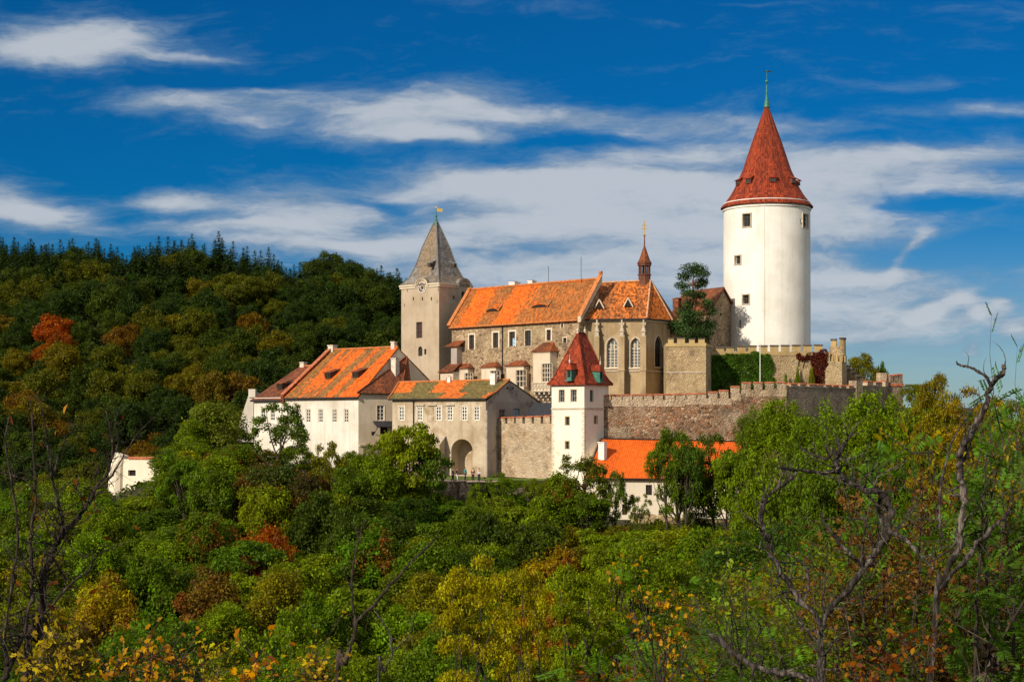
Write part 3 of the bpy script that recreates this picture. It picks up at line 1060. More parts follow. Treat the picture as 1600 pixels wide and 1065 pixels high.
# ------------------------------------------------------------------ clock tower
def clock_tower():
    C, A = plan(686, 249), plan(627, 254.5)
    CA = A - C
    k = 0.865
    B = C + Vector((-CA.y * -1, CA.x * -1)) * 0 + Vector((CA.y, -CA.x)) * k
    D = A + (B - C)
    t = thing('clock_tower', 'square tan tower with a clock face and grey bell-shaped slate spire', 'tower', (*((A + B) / 2), -3))
    ze = zof(441, 249)
    zb = -3.0
    WL, WR = Wall(A, C), Wall(C, B)
    hl = [{'r': WL.rect(650.5, 503, 659.8, 528)}, {'r': WL.rect(653.5, 541, 660, 556), 'arch': 'round'}, {'r': WL.rect(662.8, 545, 666.2, 553.5)}]
    for x in (645.8, 660, 674):
        hl.append({'r': WL.rect(x - 0.9, 464, x + 0.9, 469.5), 'dep': 0.5})
    for x, y0, y1 in ((636.5, 452, 456), (684.7, 449, 455), (632, 474, 479), (689 - 6, 468, 474)):
        hl.append({'r': WL.rect(x - 0.45, y0, x + 0.45, y1), 'dep': 0.3})
    hr = [{'r': WR.rect(721, 455, 726.5, 472), 'arch': 'round', 'dep': 0.6}, {'r': WR.rect(707.5, 462, 710.5, 468), 'dep': 0.5}]
    mb = MB()
    WL.face(mb, 0, zb, WL.L, ze, hl)
    WR.face(mb, 0, zb, WR.L, ze, hr)
    mb.prism([B, D, A], zb, ze, top=False)
    # slit backs
    for W, hs, i0 in ((WL, hl, 3), (WR, hr, 1)):
        for h in hs[i0:]:
            W.quad(mb, *[h['r'][q] for q in (0, 1, 2, 3)], h.get('dep', .3), 1)
    mb.build('wall', [MAT['plaster_tan'], MAT['dark_inside']], t)
    window(t, WL, hl[0], 2, 4, MAT['wood_red'], MAT['glass'], 0.25, 0.09, MAT['plaster_tan'], 0.12)
    window(t, WL, hl[1], 2, 3, MAT['frame_dark'], None, 0.25, 0.07)
    window(t, WL, hl[2], 1, 2, MAT['frame_dark'], None, 0.25, 0.05)
    window(t, WR, hr[0], 2, 3, MAT['frame_dark'], MAT['dark_inside'], 0.55, 0.08)
    # cornice with two arched rises
    co = MB()
    uc, zc = WL.uv(660, 449)
    ur, zr = WR.uv(724, 452)
    R1, R2 = 1.12, 1.18
    for W, u, zz, r in ((WL, uc, zc, R1), (WR, ur, zr, R2)):
        for (u0, u1) in ((-0.25 if W is WL else -0.25, u - r), (u + r, W.L + 0.25)):
            W.block(co, u0, ze - 0.62, u1, ze - 0.30, -0.14, 0.1)
            W.block(co, u0 - 0.0, ze - 0.28, u1, ze - 0.06, -0.3, 0.1)
        pr = []
        for i in range(15):
            a = math.pi * i / 14
            pr.append((math.cos(a), math.sin(a)))
        for i in range(14):
            (c0, s0), (c1, s1) = pr[i], pr[i + 1]
            for ri, ro, dp in ((r, r + 0.2, -0.14), (r + 0.2, r + 0.36, -0.32)):
                lo = [(u + c0 * ri, ze - 0.45 + s0 * ri * 0.9), (u + c1 * ri, ze - 0.45 + s1 * ri * 0.9)]
                hi = [(u + c0 * ro, ze - 0.45 + s0 * ro * 0.9), (u + c1 * ro, ze - 0.45 + s1 * ro * 0.9)]
                co.poly([W.pt(*lo[0], dp), W.pt(*hi[0], dp), W.pt(*hi[1], dp), W.pt(*lo[1], dp)])
                co.poly([W.pt(*hi[0], dp), W.pt(*hi[0], 0.4), W.pt(*hi[1], 0.4), W.pt(*hi[1], dp)])
                co.poly([W.pt(*lo[0], dp), W.pt(*lo[1], dp), W.pt(*lo[1], 0.2), W.pt(*lo[0], 0.2)])
    co.build('cornice', MAT['plaster_cream'], t)
    # gablets behind the arches and their small barrel roofs running back into the spire
    for W, u, r in ((WL, uc, R1), (WR, ur, R2)):
        ga, ro = MB(), MB()
        n = 14
        top = [(u + math.cos(math.pi * i / n) * r, ze - 0.45 + math.sin(math.pi * i / n) * r * 0.9) for i in range(n + 1)]
        ga.poly([W.pt(a, b, -0.02) for a, b in top])
        ga.build('lunette', MAT['plaster_tan'], t)
        rr = r + 0.40
        for i in range(n):
            a0, a1 = math.pi * i / n, math.pi * (i + 1) / n
            p0 = (u + math.cos(a0) * rr, ze - 0.45 + math.sin(a0) * rr * 0.9 + 0.03)
            p1 = (u + math.cos(a1) * rr, ze - 0.45 + math.sin(a1) * rr * 0.9 + 0.03)
            ro.poly([W.pt(*p0, -0.36), W.pt(*p1, -0.36), W.pt(*p1, 2.2), W.pt(*p0, 2.2)])
            ro.poly([W.pt(p0[0], p0[1] - 0.07, -0.36), W.pt(p1[0], p1[1] - 0.07, -0.36), W.pt(*p1, -0.36), W.pt(*p0, -0.36)])
        ro.build('arched_roof', MAT['slate'], t, smooth=False)
    # clock on the sunlit face
    cl = MB()
    rad = 0.80
    ctr = WL.pt(uc, zc)

    def ring(mb, r0, r1, dep, th, m, n=40):
        for i in range(n):
            a0, a1 = 2 * math.pi * i / n, 2 * math.pi * (i + 1) / n
            q = [WL.pt(uc + math.cos(a) * r, zc + math.sin(a) * r, dep) for a, r in ((a0, r0), (a0, r1), (a1, r1), (a1, r0))]
            mb.poly(q, m)
            e = [WL.pt(uc + math.cos(a) * r1, zc + math.sin(a) * r1, d) for a, d in ((a0, dep), (a0, dep + th), (a1, dep + th), (a1, dep))]
            mb.poly(e, m)
    ring(cl, 0.0, rad, -0.06, 0.06, 0)
    ring(cl, rad * 1.0, rad * 1.09, -0.09, 0.09, 0)
    ring(cl, 0.0, rad * 0.42, -0.075, 0.02, 1)
    ring(cl, rad * 0.95, rad * 1.01, -0.072, 0.02, 1)
    dial = cl.build('clock_face', [MAT['dial_white'], MAT['dial_dark']], t)
    nm = MB()
    for h in range(12):
        a = math.pi / 2 - 2 * math.pi * h / 12
        er, et = Vector((math.cos(a), math.sin(a))), Vector((-math.sin(a), math.cos(a)))
        bars = {0: (-.06, .03, .08), 1: (0,), 2: (-.03, .03), 3: (-.05, 0, .05), 4: (-.05, .03), 5: (0,), 6: (-.03, .04), 7: (-.06, 0, .05), 8: (-.08, -.02, .03, .07), 9: (-.04, .03), 10: (-.03, .03), 11: (-.05, .05)}[h]
        for q in bars:
            cc = er * rad * 0.73 + et * q * 1.0
            p = WL.pt(uc + cc.x, zc + cc.y, -0.085)
            nm.box(p, (WL.d3() * er.x + UP * er.y) * 0.155, WL.n3() * 0.012, (WL.d3() * et.x + UP * et.y) * 0.05)
    nm.build('numerals', MAT['dial_dark'], dial)
    for a, ln, w in ((math.radians(55), 0.46, 0.05), (math.radians(-105), 0.62, 0.035)):
        hd = MB()
        er, et = Vector((math.cos(a), math.sin(a))), Vector((-math.sin(a), math.cos(a)))
        p = WL.pt(uc + er.x * ln / 2, zc + er.y * ln / 2, -0.11)
        hd.box(p, (WL.d3() * er.x + UP * er.y) * ln / 2, WL.n3() * 0.014, (WL.d3() * et.x + UP * et.y) * w)
        hd.build('clock_hand', MAT['gold'], dial)
    # spire: four flared sides
    apex = zof(346, 254)
    ctr2 = (A + B) / 2
    corners = [A, C, B, D]
    lev = [(1.035, ze - 0.02), (0.94, ze + 0.28), (0.765, ze + 1.25), (0.62, ze + 2.7), (0.505, ze + 4.25), (0.41, ze + 5.75), (0.05, apex)]
    sp = MB()
    rings = []
    for f_, zz in lev:
        rings.append([v3(ctr2 + (p - ctr2) * f_, zz) for p in corners])
    for i in range(len(rings) - 1):
        for q in range(4):
            w = (q + 1) % 4
            sp.poly([rings[i][q], rings[i][w], rings[i + 1][w], rings[i + 1][q]])
    sp.poly([p - UP * 0.16 for p in rings[0]][::-1])
    for q in range(4):
        w = (q + 1) % 4
        sp.poly([rings[0][q] - UP * 0.16, rings[0][w] - UP * 0.16, rings[0][w], rings[0][q]])
    sp.poly(rings[-1])
    sp.build('roof', MAT['slate'], t)
    hp = MB()
    for q in (0, 1, 2):
        hp.tube([r[q] + UP * 0.03 for r in rings], [0.10] * len(rings), 5)
    hp.build('hip_flashing', MAT['lead'], t)
    for px, py, W in ((672.5, 414, WL), (709, 415, WR)):
        vt = MB()
        p = at(px, py, 251.2 if W is WL else 251.0)
        vt.box(p, W.d3() * 0.28, W.n3() * 0.35, UP * 0.3)
        vt.slab([p + W.n3() * 0.42 + W.d3() * 0.36 + UP * 0.3, p + W.n3() * 0.42 - W.d3() * 0.36 + UP * 0.3, p - W.n3() * 0.8 - W.d3() * 0.36 + UP * 0.75, p - W.n3() * 0.8 + W.d3() * 0.36 + UP * 0.75], 0.06, 1)
        vt.build('roof_vent', [MAT['frame_dark'], MAT['lead']], t)
    fi = MB()
    z = lambda py: zof(py, 254.4)
    fi.lathe(ctr2, [(0.42, z(352)), (0.34, z(347)), (0.14, z(345)), (0.30, z(343.4)), (0.12, z(342)), (0.12, z(339)), (0.26, z(337.5)), (0.10, z(336)), (0.07, z(331)), (0.05, z(322)), (0, z(321))], 12)
    f = fi.build('finial', MAT['copper_green'], t, smooth=True)
    fl = MB()
    b = v3(ctr2, z(328))
    fl.box(b + Vector((0.56, 0.05, 0)), Vector((0.44, 0.08, -0.05)), Vector((0, 0.02, 0)), Vector((0, 0, 0.26)))
    fl.box(b + Vector((-0.02, 0, 0.42)), Vector((0.1, 0, 0)), Vector((0, 0.1, 0)), Vector((0, 0, 0.1)))
    fl.build('weather_flag', MAT['flag_gold'], f)


# ------------------------------------------------------------------ palace
def palace():
    L, Rt = plan(706, 247), plan(905, 228)
    W = Wall(L, Rt)
    t = thing('palace', 'long palace wing of brown rubble stone with bright orange and mossy tiled roof', 'palace', (*((L + Rt) / 2), -4))
    ze = zof(508, 247) + 0.05
    n2 = W.n
    ridL, ridR = at(740, 454, 250.6), at(921.5, 437, 231.2)
    back = lambda p, q: p - n2 * q
    zb = -4.0
    hs = []
    up = [(737, 523, 545, 8), (774.5, 519.6, 543, 8.5), (800.3, 518, 540.5, 9), (825, 516, 540, 9.5), (857.5, 515, 531.5, 6.5)]
    for px, y0, y1, w in up:
        hs.append({'r': W.rect(px - w / 2, y0, px + w / 2, y1)})
    small = [(878.5, 505.5, 511.5, 3.2), (882.7, 527.5, 535, 5)]
    for px, y0, y1, w in small:
        hs.append({'r': W.rect(px - w / 2, y0, px + w / 2, y1), 'dep': 0.4})
    mb = MB()
    W.face(mb, 0, zb, W.L, ze, hs)
    Lb, Rb = back(L, 8.2), back(Rt, 8.2)
    mb.prism([Rt, Rb, Lb, L], zb, ze, top=False)
    # gable triangles
    mL = v3((L + Lb) / 2, ridL.z - 0.3)
    mR = v3((Rt + Rb) / 2, ridR.z - 0.3)
    mb.poly([v3(L, ze), mL, v3(Lb, ze)])
    mb.poly([v3(Rt, ze), v3((Rt + Rb) / 2, ze), mR])
    mb.build('wall', MAT['palace_wall'], t)
    for i, h in enumerate(hs[:5]):
        window(t, W, h, 2, 3, MAT['frame_dark'], None, 0.3, 0.07, MAT['trim_pale'], 0.26 if i != 3 else 0.1)
    for h in hs[5:]:
        window(t, W, h, 1, 1, MAT['frame_dark'], None, 0.38, 0.05, MAT['trim_pale'], 0.13)
    cu = MB()
    u0, z0, u1, z1 = hs[2]['r']
    W.block(cu, u0 + 0.42 * (u1 - u0), z0 + 0.05, u1 - 0.08, z0 + 1.15, 0.2, 0.23)
    tag(cu.build('curtain', MAT['curtain_blue'], t), 'pale blue curtain at an upper window')
    # roof planes
    ov = 0.35
    rf = MB()
    mLz, mRz = v3((L + Lb) / 2, ridL.z), v3((Rt + Rb) / 2, ridR.z)
    slope = (ridL.z - ze) / 4.1
    fL, fR = v3(L + n2 * ov - W.d * 0.1, ze - slope * ov + 0.1), v3(Rt + n2 * ov, ze - slope * ov + 0.1)
    bL, bR = v3(Lb - n2 * ov, ze - slope * ov + 0.1), v3(Rb - n2 * ov - W.d * 5, ze - slope * ov + 0.1)
    rf.slab([fL, fR, mRz + UP * 0.1, mLz + UP * 0.1], 0.2)
    rf.slab([bL, mLz + UP * 0.1, mRz + UP * 0.1, bR], 0.2)
    roof = rf.build('roof', MAT['tiles_palace'], t)
    rd = MB()
    rd.tube([mLz + UP * 0.16, mRz + UP * 0.16], 0.16, 6)
    rd.build('ridge', MAT['verge_tile'], t)
    gu = MB()
    gu.tube([fL + v3(n2 * 0.1, -0.12), fR + v3(n2 * 0.1, -0.12)], 0.14, 6)
    W.block(gu, 0.0, ze - 0.55, W.L, ze - 0.18, -0.12, 0.02)
    gu.build('eaves_gutter', MAT['verge_tile'], t)
    # verge parapets
    vg = MB()
    for a, b, s in ((fL, mLz + UP * 0.1, -1),):
        d = W.d3() * s
        vg.slab([a + UP * 0.32 + d * 0.05, a + UP * 0.32 + d * 0.75, b + UP * 0.34 + d * 0.75, b + UP * 0.34 + d * 0.05], 0.5)
        vg.slab([bL + UP * 0.32 + d * 0.05, bL + UP * 0.32 + d * 0.75, b + UP * 0.34 + d * 0.75, b + UP * 0.34 + d * 0.05], 0.5)
    vg.build('verge', MAT['verge_tile'], t)
    pg = MB()
    a, b = fR, mRz
    d = W.d3()
    for e in (fR,):
        pts = [e - UP * 0.4, e + UP * 0.4, b + UP * 0.75, b - UP * 0.4]
        q = [p + d * 0.02 for p in pts], [p + d * 0.62 for p in pts]
        pg.add(q[0] + q[1], [(0, 1, 2, 3), (7, 6, 5, 4), (0, 4, 5, 1), (1, 5, 6, 2), (2, 6, 7, 3), (3, 7, 4, 0)])
    pg.build('gable_parapet', [MAT['plaster_cream']], t)
    cp = MB()
    for e in (fR,):
        cp.slab([e + UP * 0.44 - d * 0.06, e + UP * 0.44 + d * 0.7, b + UP * 0.80 + d * 0.7, b + UP * 0.80 - d * 0.06], 0.1)
    cp.box(b + UP * 0.95 + d * 0.32, d * 0.2, Vector((n2.x, n2.y, 0)) * 0.2, UP * 0.22)
    cp.build('gable_coping', MAT['verge_tile'], t)
    # eyebrow slits in the roof
    nr = (fR - fL).cross(mLz - fL).normalized()
    if nr.z < 0:
        nr = -nr
    for px, py, w in ((770.5, 486, 21), (844.5, 479.5, 27)):
        r = Vector(((px - CX) / F, 1, (HY - py) / F))
        k = fL.dot(nr) / r.dot(nr)
        q = r * k
        dd = W.d3()
        upv = nr.cross(dd).normalized()
        if upv.z < 0:
            upv = -upv
        hw = w * q.y / F / 2 / abs(W.d.x) * 0.98
        e = MB()
        pts = []
        for i in range(9):
            x = -1 + 2 * i / 8
            pts.append((x * hw, 0.40 * max(0, math.cos(x * math.pi / 2)) ** 0.6))
        nn = W.n3()
        front = [q + dd * x + nn * 0.25 + UP * (y + 0.05) for x, y in pts]
        backp = [q + dd * x * 1.05 + upv * (1.0 + y) + nr * 0.12 for x, y in pts]
        for i in range(8):
            e.poly([front[i], front[i + 1], backp[i + 1], backp[i]])
            e.poly([front[i] - UP * 0.09, front[i + 1] - UP * 0.09, front[i + 1], front[i]])
        o = e.build('eyebrow_dormer', MAT['tiles_palace'], t)
        s = MB()
        s.poly([p - UP * 0.07 - nn * 0.1 for p in front] + [q + dd * hw + nr * 0.12, q - dd * hw + nr * 0.12])
        s.build('slit', MAT['dark_inside'], o)
    for px, py0, py1, w in ((804, 440.5, 452, 16), (831.5, 438.5, 449, 12)):
        chimney(t, px, py0, py1, w, 245.5, 'chimney_white', ang=0.78)
    for px, top, bot, Y in ((857, 416, 446, 240), (908, 401, 440, 233)):
        an = MB()
        an.tube([at(px, bot + 3, Y), at(px, top, Y)], 0.035, 5)
        an.build('antenna', MAT['iron'], t)
    dp = MB()
    u, z0 = W.uv(785.7, 600)
    dp.tube([W.pt(u, -2, -0.12), W.pt(u, ze - 0.6, -0.12), W.pt(u, ze - 0.2, -0.3)], 0.085, 6)
    dp.build('downpipe', MAT['iron'], t)

    # small oriels with hipped roofs
    def oriel(x0, x1, roof_top, roof_eave, body_bot, win, deep=1.15, big=False):
        u0, zb_, u1, zt_ = W.rect(x0, roof_eave, x1, body_bot)
        P = lambda u, z, dpt: W.pt(u, z, dpt)
        Wf = Wall(Vector(P(u0, 0, -deep)[:2]), Vector(P(u1, 0, -deep)[:2]))
        m = MB()
        h = {'r': Wf.rect(*win)}
        Wf.face(m, 0, zb_, Wf.L, zt_, [h], 0)
        m.poly([P(u1, zb_, -deep), P(u1, zb_, 0), P(u1, zt_, 0), P(u1, zt_, -deep)])
        m.poly([P(u0, zb_, 0), P(u0, zb_, -deep), P(u0, zt_, -deep), P(u0, zt_, 0)])
        m.poly([P(u0, zb_, 0), P(u1, zb_, 0), P(u1, zb_, -deep), P(u0, zb_, -deep)])
        Wf.block(m, -0.08, zt_ - 0.2, Wf.L + 0.08, zt_ - 0.02, -0.1, 0.02)
        o = m.build('oriel', MAT['plaster_cream'], t)
        zr = W.uv((x0 + x1) / 2, roof_top)[1]
        r = MB()
        e = 0.28
        a, b = P(u0 - e, zt_, -deep - e), P(u1 + e, zt_, -deep - e)
        c, dq = P(u1 + e, zt_, -0.02), P(u0 - e, zt_, -0.02)
        i = min(0.7, (u1 - u0) * 0.25)
        f1, f2 = P(u0 + i, zr, -0.02), P(u1 - i, zr, -0.02)
        r.slab([a, b, f2, f1], 0.1)
        r.slab([b, c, f2], 0.1)
        r.slab([dq, a, f1], 0.1)
        r.build('roof', MAT['tiles_brown'], o)
        g = MB()
        Wf.quad(g, *h['r'], 0.24)
        u_, z_, u2_, z2_ = h['r']
        g.build('pane', MAT['glass'], o)
        fr = MB()
        nx, ny = (4, 4) if big else (3, 3)
        for q in range(nx + 1):
            x = u_ + (u2_ - u_) * q / nx
            Wf.block(fr, x - 0.05, z_, x + 0.05, z2_, 0.15, 0.25)
        for q in range(ny + 1):
            zz = z_ + (z2_ - z_) * q / ny
            Wf.block(fr, u_ + .05, zz - 0.04, u2_ - .05, zz + 0.04, 0.16, 0.245)
        fr.build('window_frame', MAT['trim_pale'], o)
        return u0, zb_, u1, zt_, Wf, o
    oriel(718.5, 740, 567.5, 575.5, 612, (726, 582.5, 737.5, 600))
    oriel(761, 783.5, 565.5, 573.5, 612, (766, 579, 780, 603))
    oriel(800, 827, 563, 571.5, 617, (806, 578, 821, 604))
    u0, zb_, u1, zt_, Wf, o = oriel(844.5, 871, 534.5, 549.5, 612, (846.5, 568, 861.5, 596), 1.5, True)
    # balcony-like lower panel on corbels
    bl = MB()
    z1 = Wf.uv(853, 597)[1]
    Wf.block(bl, -0.12, z1 - 0.14, Wf.L + 0.12, z1, -0.14, 0.0)
    Wf.block(bl, -0.12, zb_, Wf.L + 0.12, zb_ + 0.18, -0.14, 0.0)
    for q in range(6):
        x = Wf.L * q / 5
        Wf.block(bl, x - 0.06, zb_ + 0.18, x + 0.06, z1 - 0.14, -0.09, 0.0)
    for q in range(5):
        for s in (1, -1):
            x0 = Wf.L * q / 5
            x1 = Wf.L * (q + 1) / 5
            a = (x0, zb_ + 0.25) if s > 0 else (x0, z1 - 0.2)
            b = (x1, z1 - 0.2) if s > 0 else (x1, zb_ + 0.25)
            bl.tube([Wf.pt(*a, -0.05), Wf.pt(*b, -0.05)], 0.05, 4)
    bl.build('balustrade', MAT['stone_trim'], o)
    for q in range(4):
        x = u0 + 0.25 + (u1 - u0 - 0.5) * q / 3
        cb = MB()
        for s, (dd_, zz) in enumerate(((1.5, 0.0), (1.1, -0.4), (0.7, -0.8), (0.35, -1.15))):
            W.block(cb, x - 0.16, zb_ + zz - 0.38, x + 0.16, zb_ + zz - 0.01, -dd_, 0.0)
        cb.build('corbel', MAT['stone_trim'], o)


# ------------------------------------------------------------------ chapel
def chapel():
    A, B = plan(908, 229.5), plan(1010, 227.5)
    C = plan(1047, 232.5)
    D = C + Vector((1.2, 5.2))
    W = Wall(A, B)
    W2 = Wall(B, C)
    t = thing('chapel', 'gothic chapel with pointed windows, buttresses and a mottled hipped tile roof', 'chapel', (*((A + C) / 2), -2))
    ze = zof(497.5, 229.5)
    zb = -2.0
    bk = -W.n * 8.6
    wins = [{'r': W.rect(947.8, 527.5, 965.2, 574), 'arch': 'pointed', 'dep': 0.55}, {'r': W.rect(985, 527.5, 1001, 574), 'arch': 'pointed', 'dep': 0.55}]
    w2 = [{'r': W2.rect(1023, 524, 1034.5, 573), 'arch': 'pointed', 'dep': 0.5}]
    mb = MB()
    W.face(mb, 0, zb, W.L, ze, wins, 0, 0.55)
    W2.face(mb, 0, zb, W2.L, ze, w2)
    mb.prism([C, D, D + bk * 0.4, A + bk, A], zb, ze, top=False)
    mb.build('wall', MAT['chapel_stone'], t)
    window(t, W, wins[0], 3, 7, MAT['trim_pale'], MAT['glass_church'], 0.5, 0.10, MAT['stone_trim'], 0.24, MAT['trim_pale'], lattice=0.05)
    window(t, W, wins[1], 3, 7, MAT['trim_pale'], MAT['glass_church'], 0.5, 0.10, MAT['stone_trim'], 0.24, MAT['trim_pale'], lattice=0.05)
    window(t, W2, w2[0], 3, 7, MAT['frame_dark'], MAT['glass'], 0.45, 0.10, MAT['stone_trim'], 0.2, MAT['stone_trim'], lattice=0.05)
    # string course and eaves course
    sc = MB()
    z1 = W.uv(960, 579.5)[1]
    W.block(sc, 0.3, z1 - 0.1, W.L, z1 + 0.1, -0.12, 0.02)
    W2.block(sc, 0, z1 - 0.11, W2.L, z1 + 0.09, -0.12, 0.02)
    W.block(sc, 0, ze - 0.5, W.L + 0.05, ze - 0.1, -0.18, 0.02)
    W2.block(sc, 0, ze - 0.52, W2.L, ze - 0.12, -0.18, 0.02)
    sc.build('string_course', MAT['stone_trim'], t)
    # buttresses with pinnacles
    for px, wpx in ((934, 8), (972.8, 9), (1006.5, 9)):
        u0, zl, u1, zt = W.rect(px - wpx / 2, 521, px + wpx / 2, 612)
        b = MB()
        W.block(b, u0, zb, u1, z1, -1.35, 0)
        W.block(b, u0, z1, u1, zt - 0.5, -1.1, 0)
        p = [W.pt(u0, zt - 0.5, -1.1), W.pt(u1, zt - 0.5, -1.1), W.pt(u1, zt + 0.3, 0), W.pt(u0, zt + 0.3, 0)]
        b.slab(p, 0.12)
        q = [W.pt(u0 - 0.05, z1, -1.42), W.pt(u1 + 0.05, z1, -1.42), W.pt(u1 + 0.05, z1 + 0.3, -1.1), W.pt(u0 - 0.05, z1 + 0.3, -1.1)]
        b.slab(q, 0.1)
        o = b.build('buttress', MAT['chapel_stone'], t)
        f = MB()
        um = (u0 + u1) / 2
        W.block(f, um - 0.26, zt - 0.55, um + 0.26, zt + 0.25, -0.95, -0.45)
        W.block(f, um - 0.38, zt + 0.25, um + 0.38, zt + 0.37, -1.05, -0.35)
        c = W.pt(um, zt + 0.37, -0.7)
        pyramid(f, [c.xy + W.d * s * 0.26 + W.n * r * 0.26 for s, r in ((-1, 1), (1, 1), (1, -1), (-1, -1))], zt + 0.37, c + UP * 1.2, 0.05)
        f.box(c + UP * 1.0, W.d3() * 0.34, W.n3() * 0.09, UP * 0.09)
        f.box(c + UP * 1.32, W.d3() * 0.10, W.n3() * 0.10, UP * 0.22)
        f.build('pinnacle', MAT['stone_trim'], o)
    # roof
    r0, r1 = at(924, 443, 233.6), at(1016.5, 438.5, 232.2)
    n3 = W.n3()
    e = 0.4
    a, b = v3(A + W.n * e, ze - 0.1), v3(B + W.n * e + W.d * 0.1, ze - 0.1)
    c = v3(C + W2.n * e, ze - 0.1)
    d = v3(D + Vector((0.4, 0)), ze - 0.1)
    rb = r0 - n3 * 8.6
    rf = MB()
    rf.slab([a, b, r1, r0], 0.18)
    rf.slab([b, c, r1], 0.18)
    rf.slab([c, d, r1], 0.18)
    rf.slab([d, v3(D + bk * 0.5, ze - 0.1), r1], 0.18)
    rf.slab([v3(A + bk, ze - 0.1), r0, r1, v3(D + bk * 0.5, ze - 0.1)], 0.18)
    rf.build('roof', MAT['tiles_chapel'], t)
    hp = MB()
    hp.tube([r0 + UP * 0.08, r1 + UP * 0.1], 0.13, 6)
    for q in (b, c, d):
        hp.tube([q + UP * 0.08, r1 + UP * 0.1], 0.12, 6)
    hp.build('ridge', MAT['ridge_tile'], t)
    gt = MB()
    gt.tube([a - UP * 0.12 + n3 * 0.08, b - UP * 0.12 + n3 * 0.08, c - UP * 0.12], 0.10, 6)
    gt.build('gutter', MAT['iron'], t)
    # triangular dormers
    nr = (b - a).cross(r0 - a).normalized()
    for px, py in ((937.3, 481.5), (982.3, 479)):
        r = Vector(((px - CX) / F, 1, (HY - py) / F))
        q = r * (a.dot(nr) / r.dot(nr))
        dd = W.d3()
        m = MB()
        hw, hh = 0.62, 1.15
        f0 = q + n3 * 0.35
        tp = f0 + UP * hh
        bk_ = q + UP * hh - n3 * 1.2
        m.slab([f0 - dd * hw, tp, bk_ + UP * 0.1, q - dd * hw - n3 * 0.3 + UP * 0.25], 0.1)
        m.slab([f0 + dd * hw, q + dd * hw - n3 * 0.3 + UP * 0.25, bk_ + UP * 0.1, tp], 0.1)
        for s in (-1, 1):
            m.tube([f0 + dd * s * (hw + 0.06) + n3 * 0.04 - UP * 0.05, tp + n3 * 0.04 + UP * 0.06], 0.09, 4, 1)
        o = m.build('dormer', [MAT['tiles_chapel'], MAT['trim_pale']], t)
        g = MB()
        g.poly([f0 - dd * hw * 0.8 - n3 * 0.08, f0 + dd * hw * 0.8 - n3 * 0.08, tp - UP * 0.18 - n3 * 0.08])
        g.build('opening', MAT['dark_inside'], o)
    # ridge turret
    cx = at(1007, 440, 232.6)
    z = lambda py: zof(py, 232.6)
    c2 = (cx.x, cx.y)
    ts = MB()
    ts.lathe(c2, [(0.86, z(449)), (0.86, z(431)), (0.98, z(430)), (0.98, z(428.6)), (0.80, z(428))], 8)
    ts.lathe(c2, [(0.80, z(416)), (0.98, z(415.4)), (0.98, z(412))], 8)
    for k in range(8):
        a0 = 2 * math.pi * k / 8
        p = Vector((c2[0] + 0.74 * math.cos(a0), c2[1] + 0.74 * math.sin(a0), 0))
        ts.tube([v3(p, z(428.6)), v3(p, z(415))], 0.12, 5)
    ts.lathe(c2, [(0.34, z(428.6)), (0.30, z(415))], 8, 1)
    tu = ts.build('ridge_turret', [MAT['wood_red'], MAT['dark_inside']], t)
    tr = MB()
    tr.lathe(c2, [(0.9, z(412)), (1.10, z(411.8)), (0.80, z(406.5)), (0.52, z(398)), (0.26, z(389)), (0.1, z(384)), (0.07, z(368)), (0.0, z(367.5))], 8)
    tr.build('spire', MAT['tiles_brown'], tu)
    cr = MB()
    cr.lathe(c2, [(0.03, z(370)), (0.17, z(368.5)), (0.19, z(367.3)), (0.12, z(366)), (0.04, z(365.5))], 10)
    zc = z(356)
    cr.box((c2[0], c2[1], (z(366) + z(346.5)) / 2), (0.06, 0, 0), (0, 0.05, 0), UP * ((z(346.5) - z(366)) / 2))
    for py, w in ((352, 0.22), (357, 0.32)):
        cr.box((c2[0], c2[1], z(py)), (w, 0, 0), (0, 0.048, 0), (0, 0, 0.055))
        for s in (-1, 1):
            cr.box((c2[0] + s * w, c2[1], z(py)), (0.06, 0, 0), (0, 0.055, 0), (0, 0, 0.10))
    cr.box((c2[0], c2[1], z(346.3)), (0.10, 0, 0), (0, 0.055, 0), (0, 0, 0.07))
    cr.build('cross', MAT['gold'], tu)


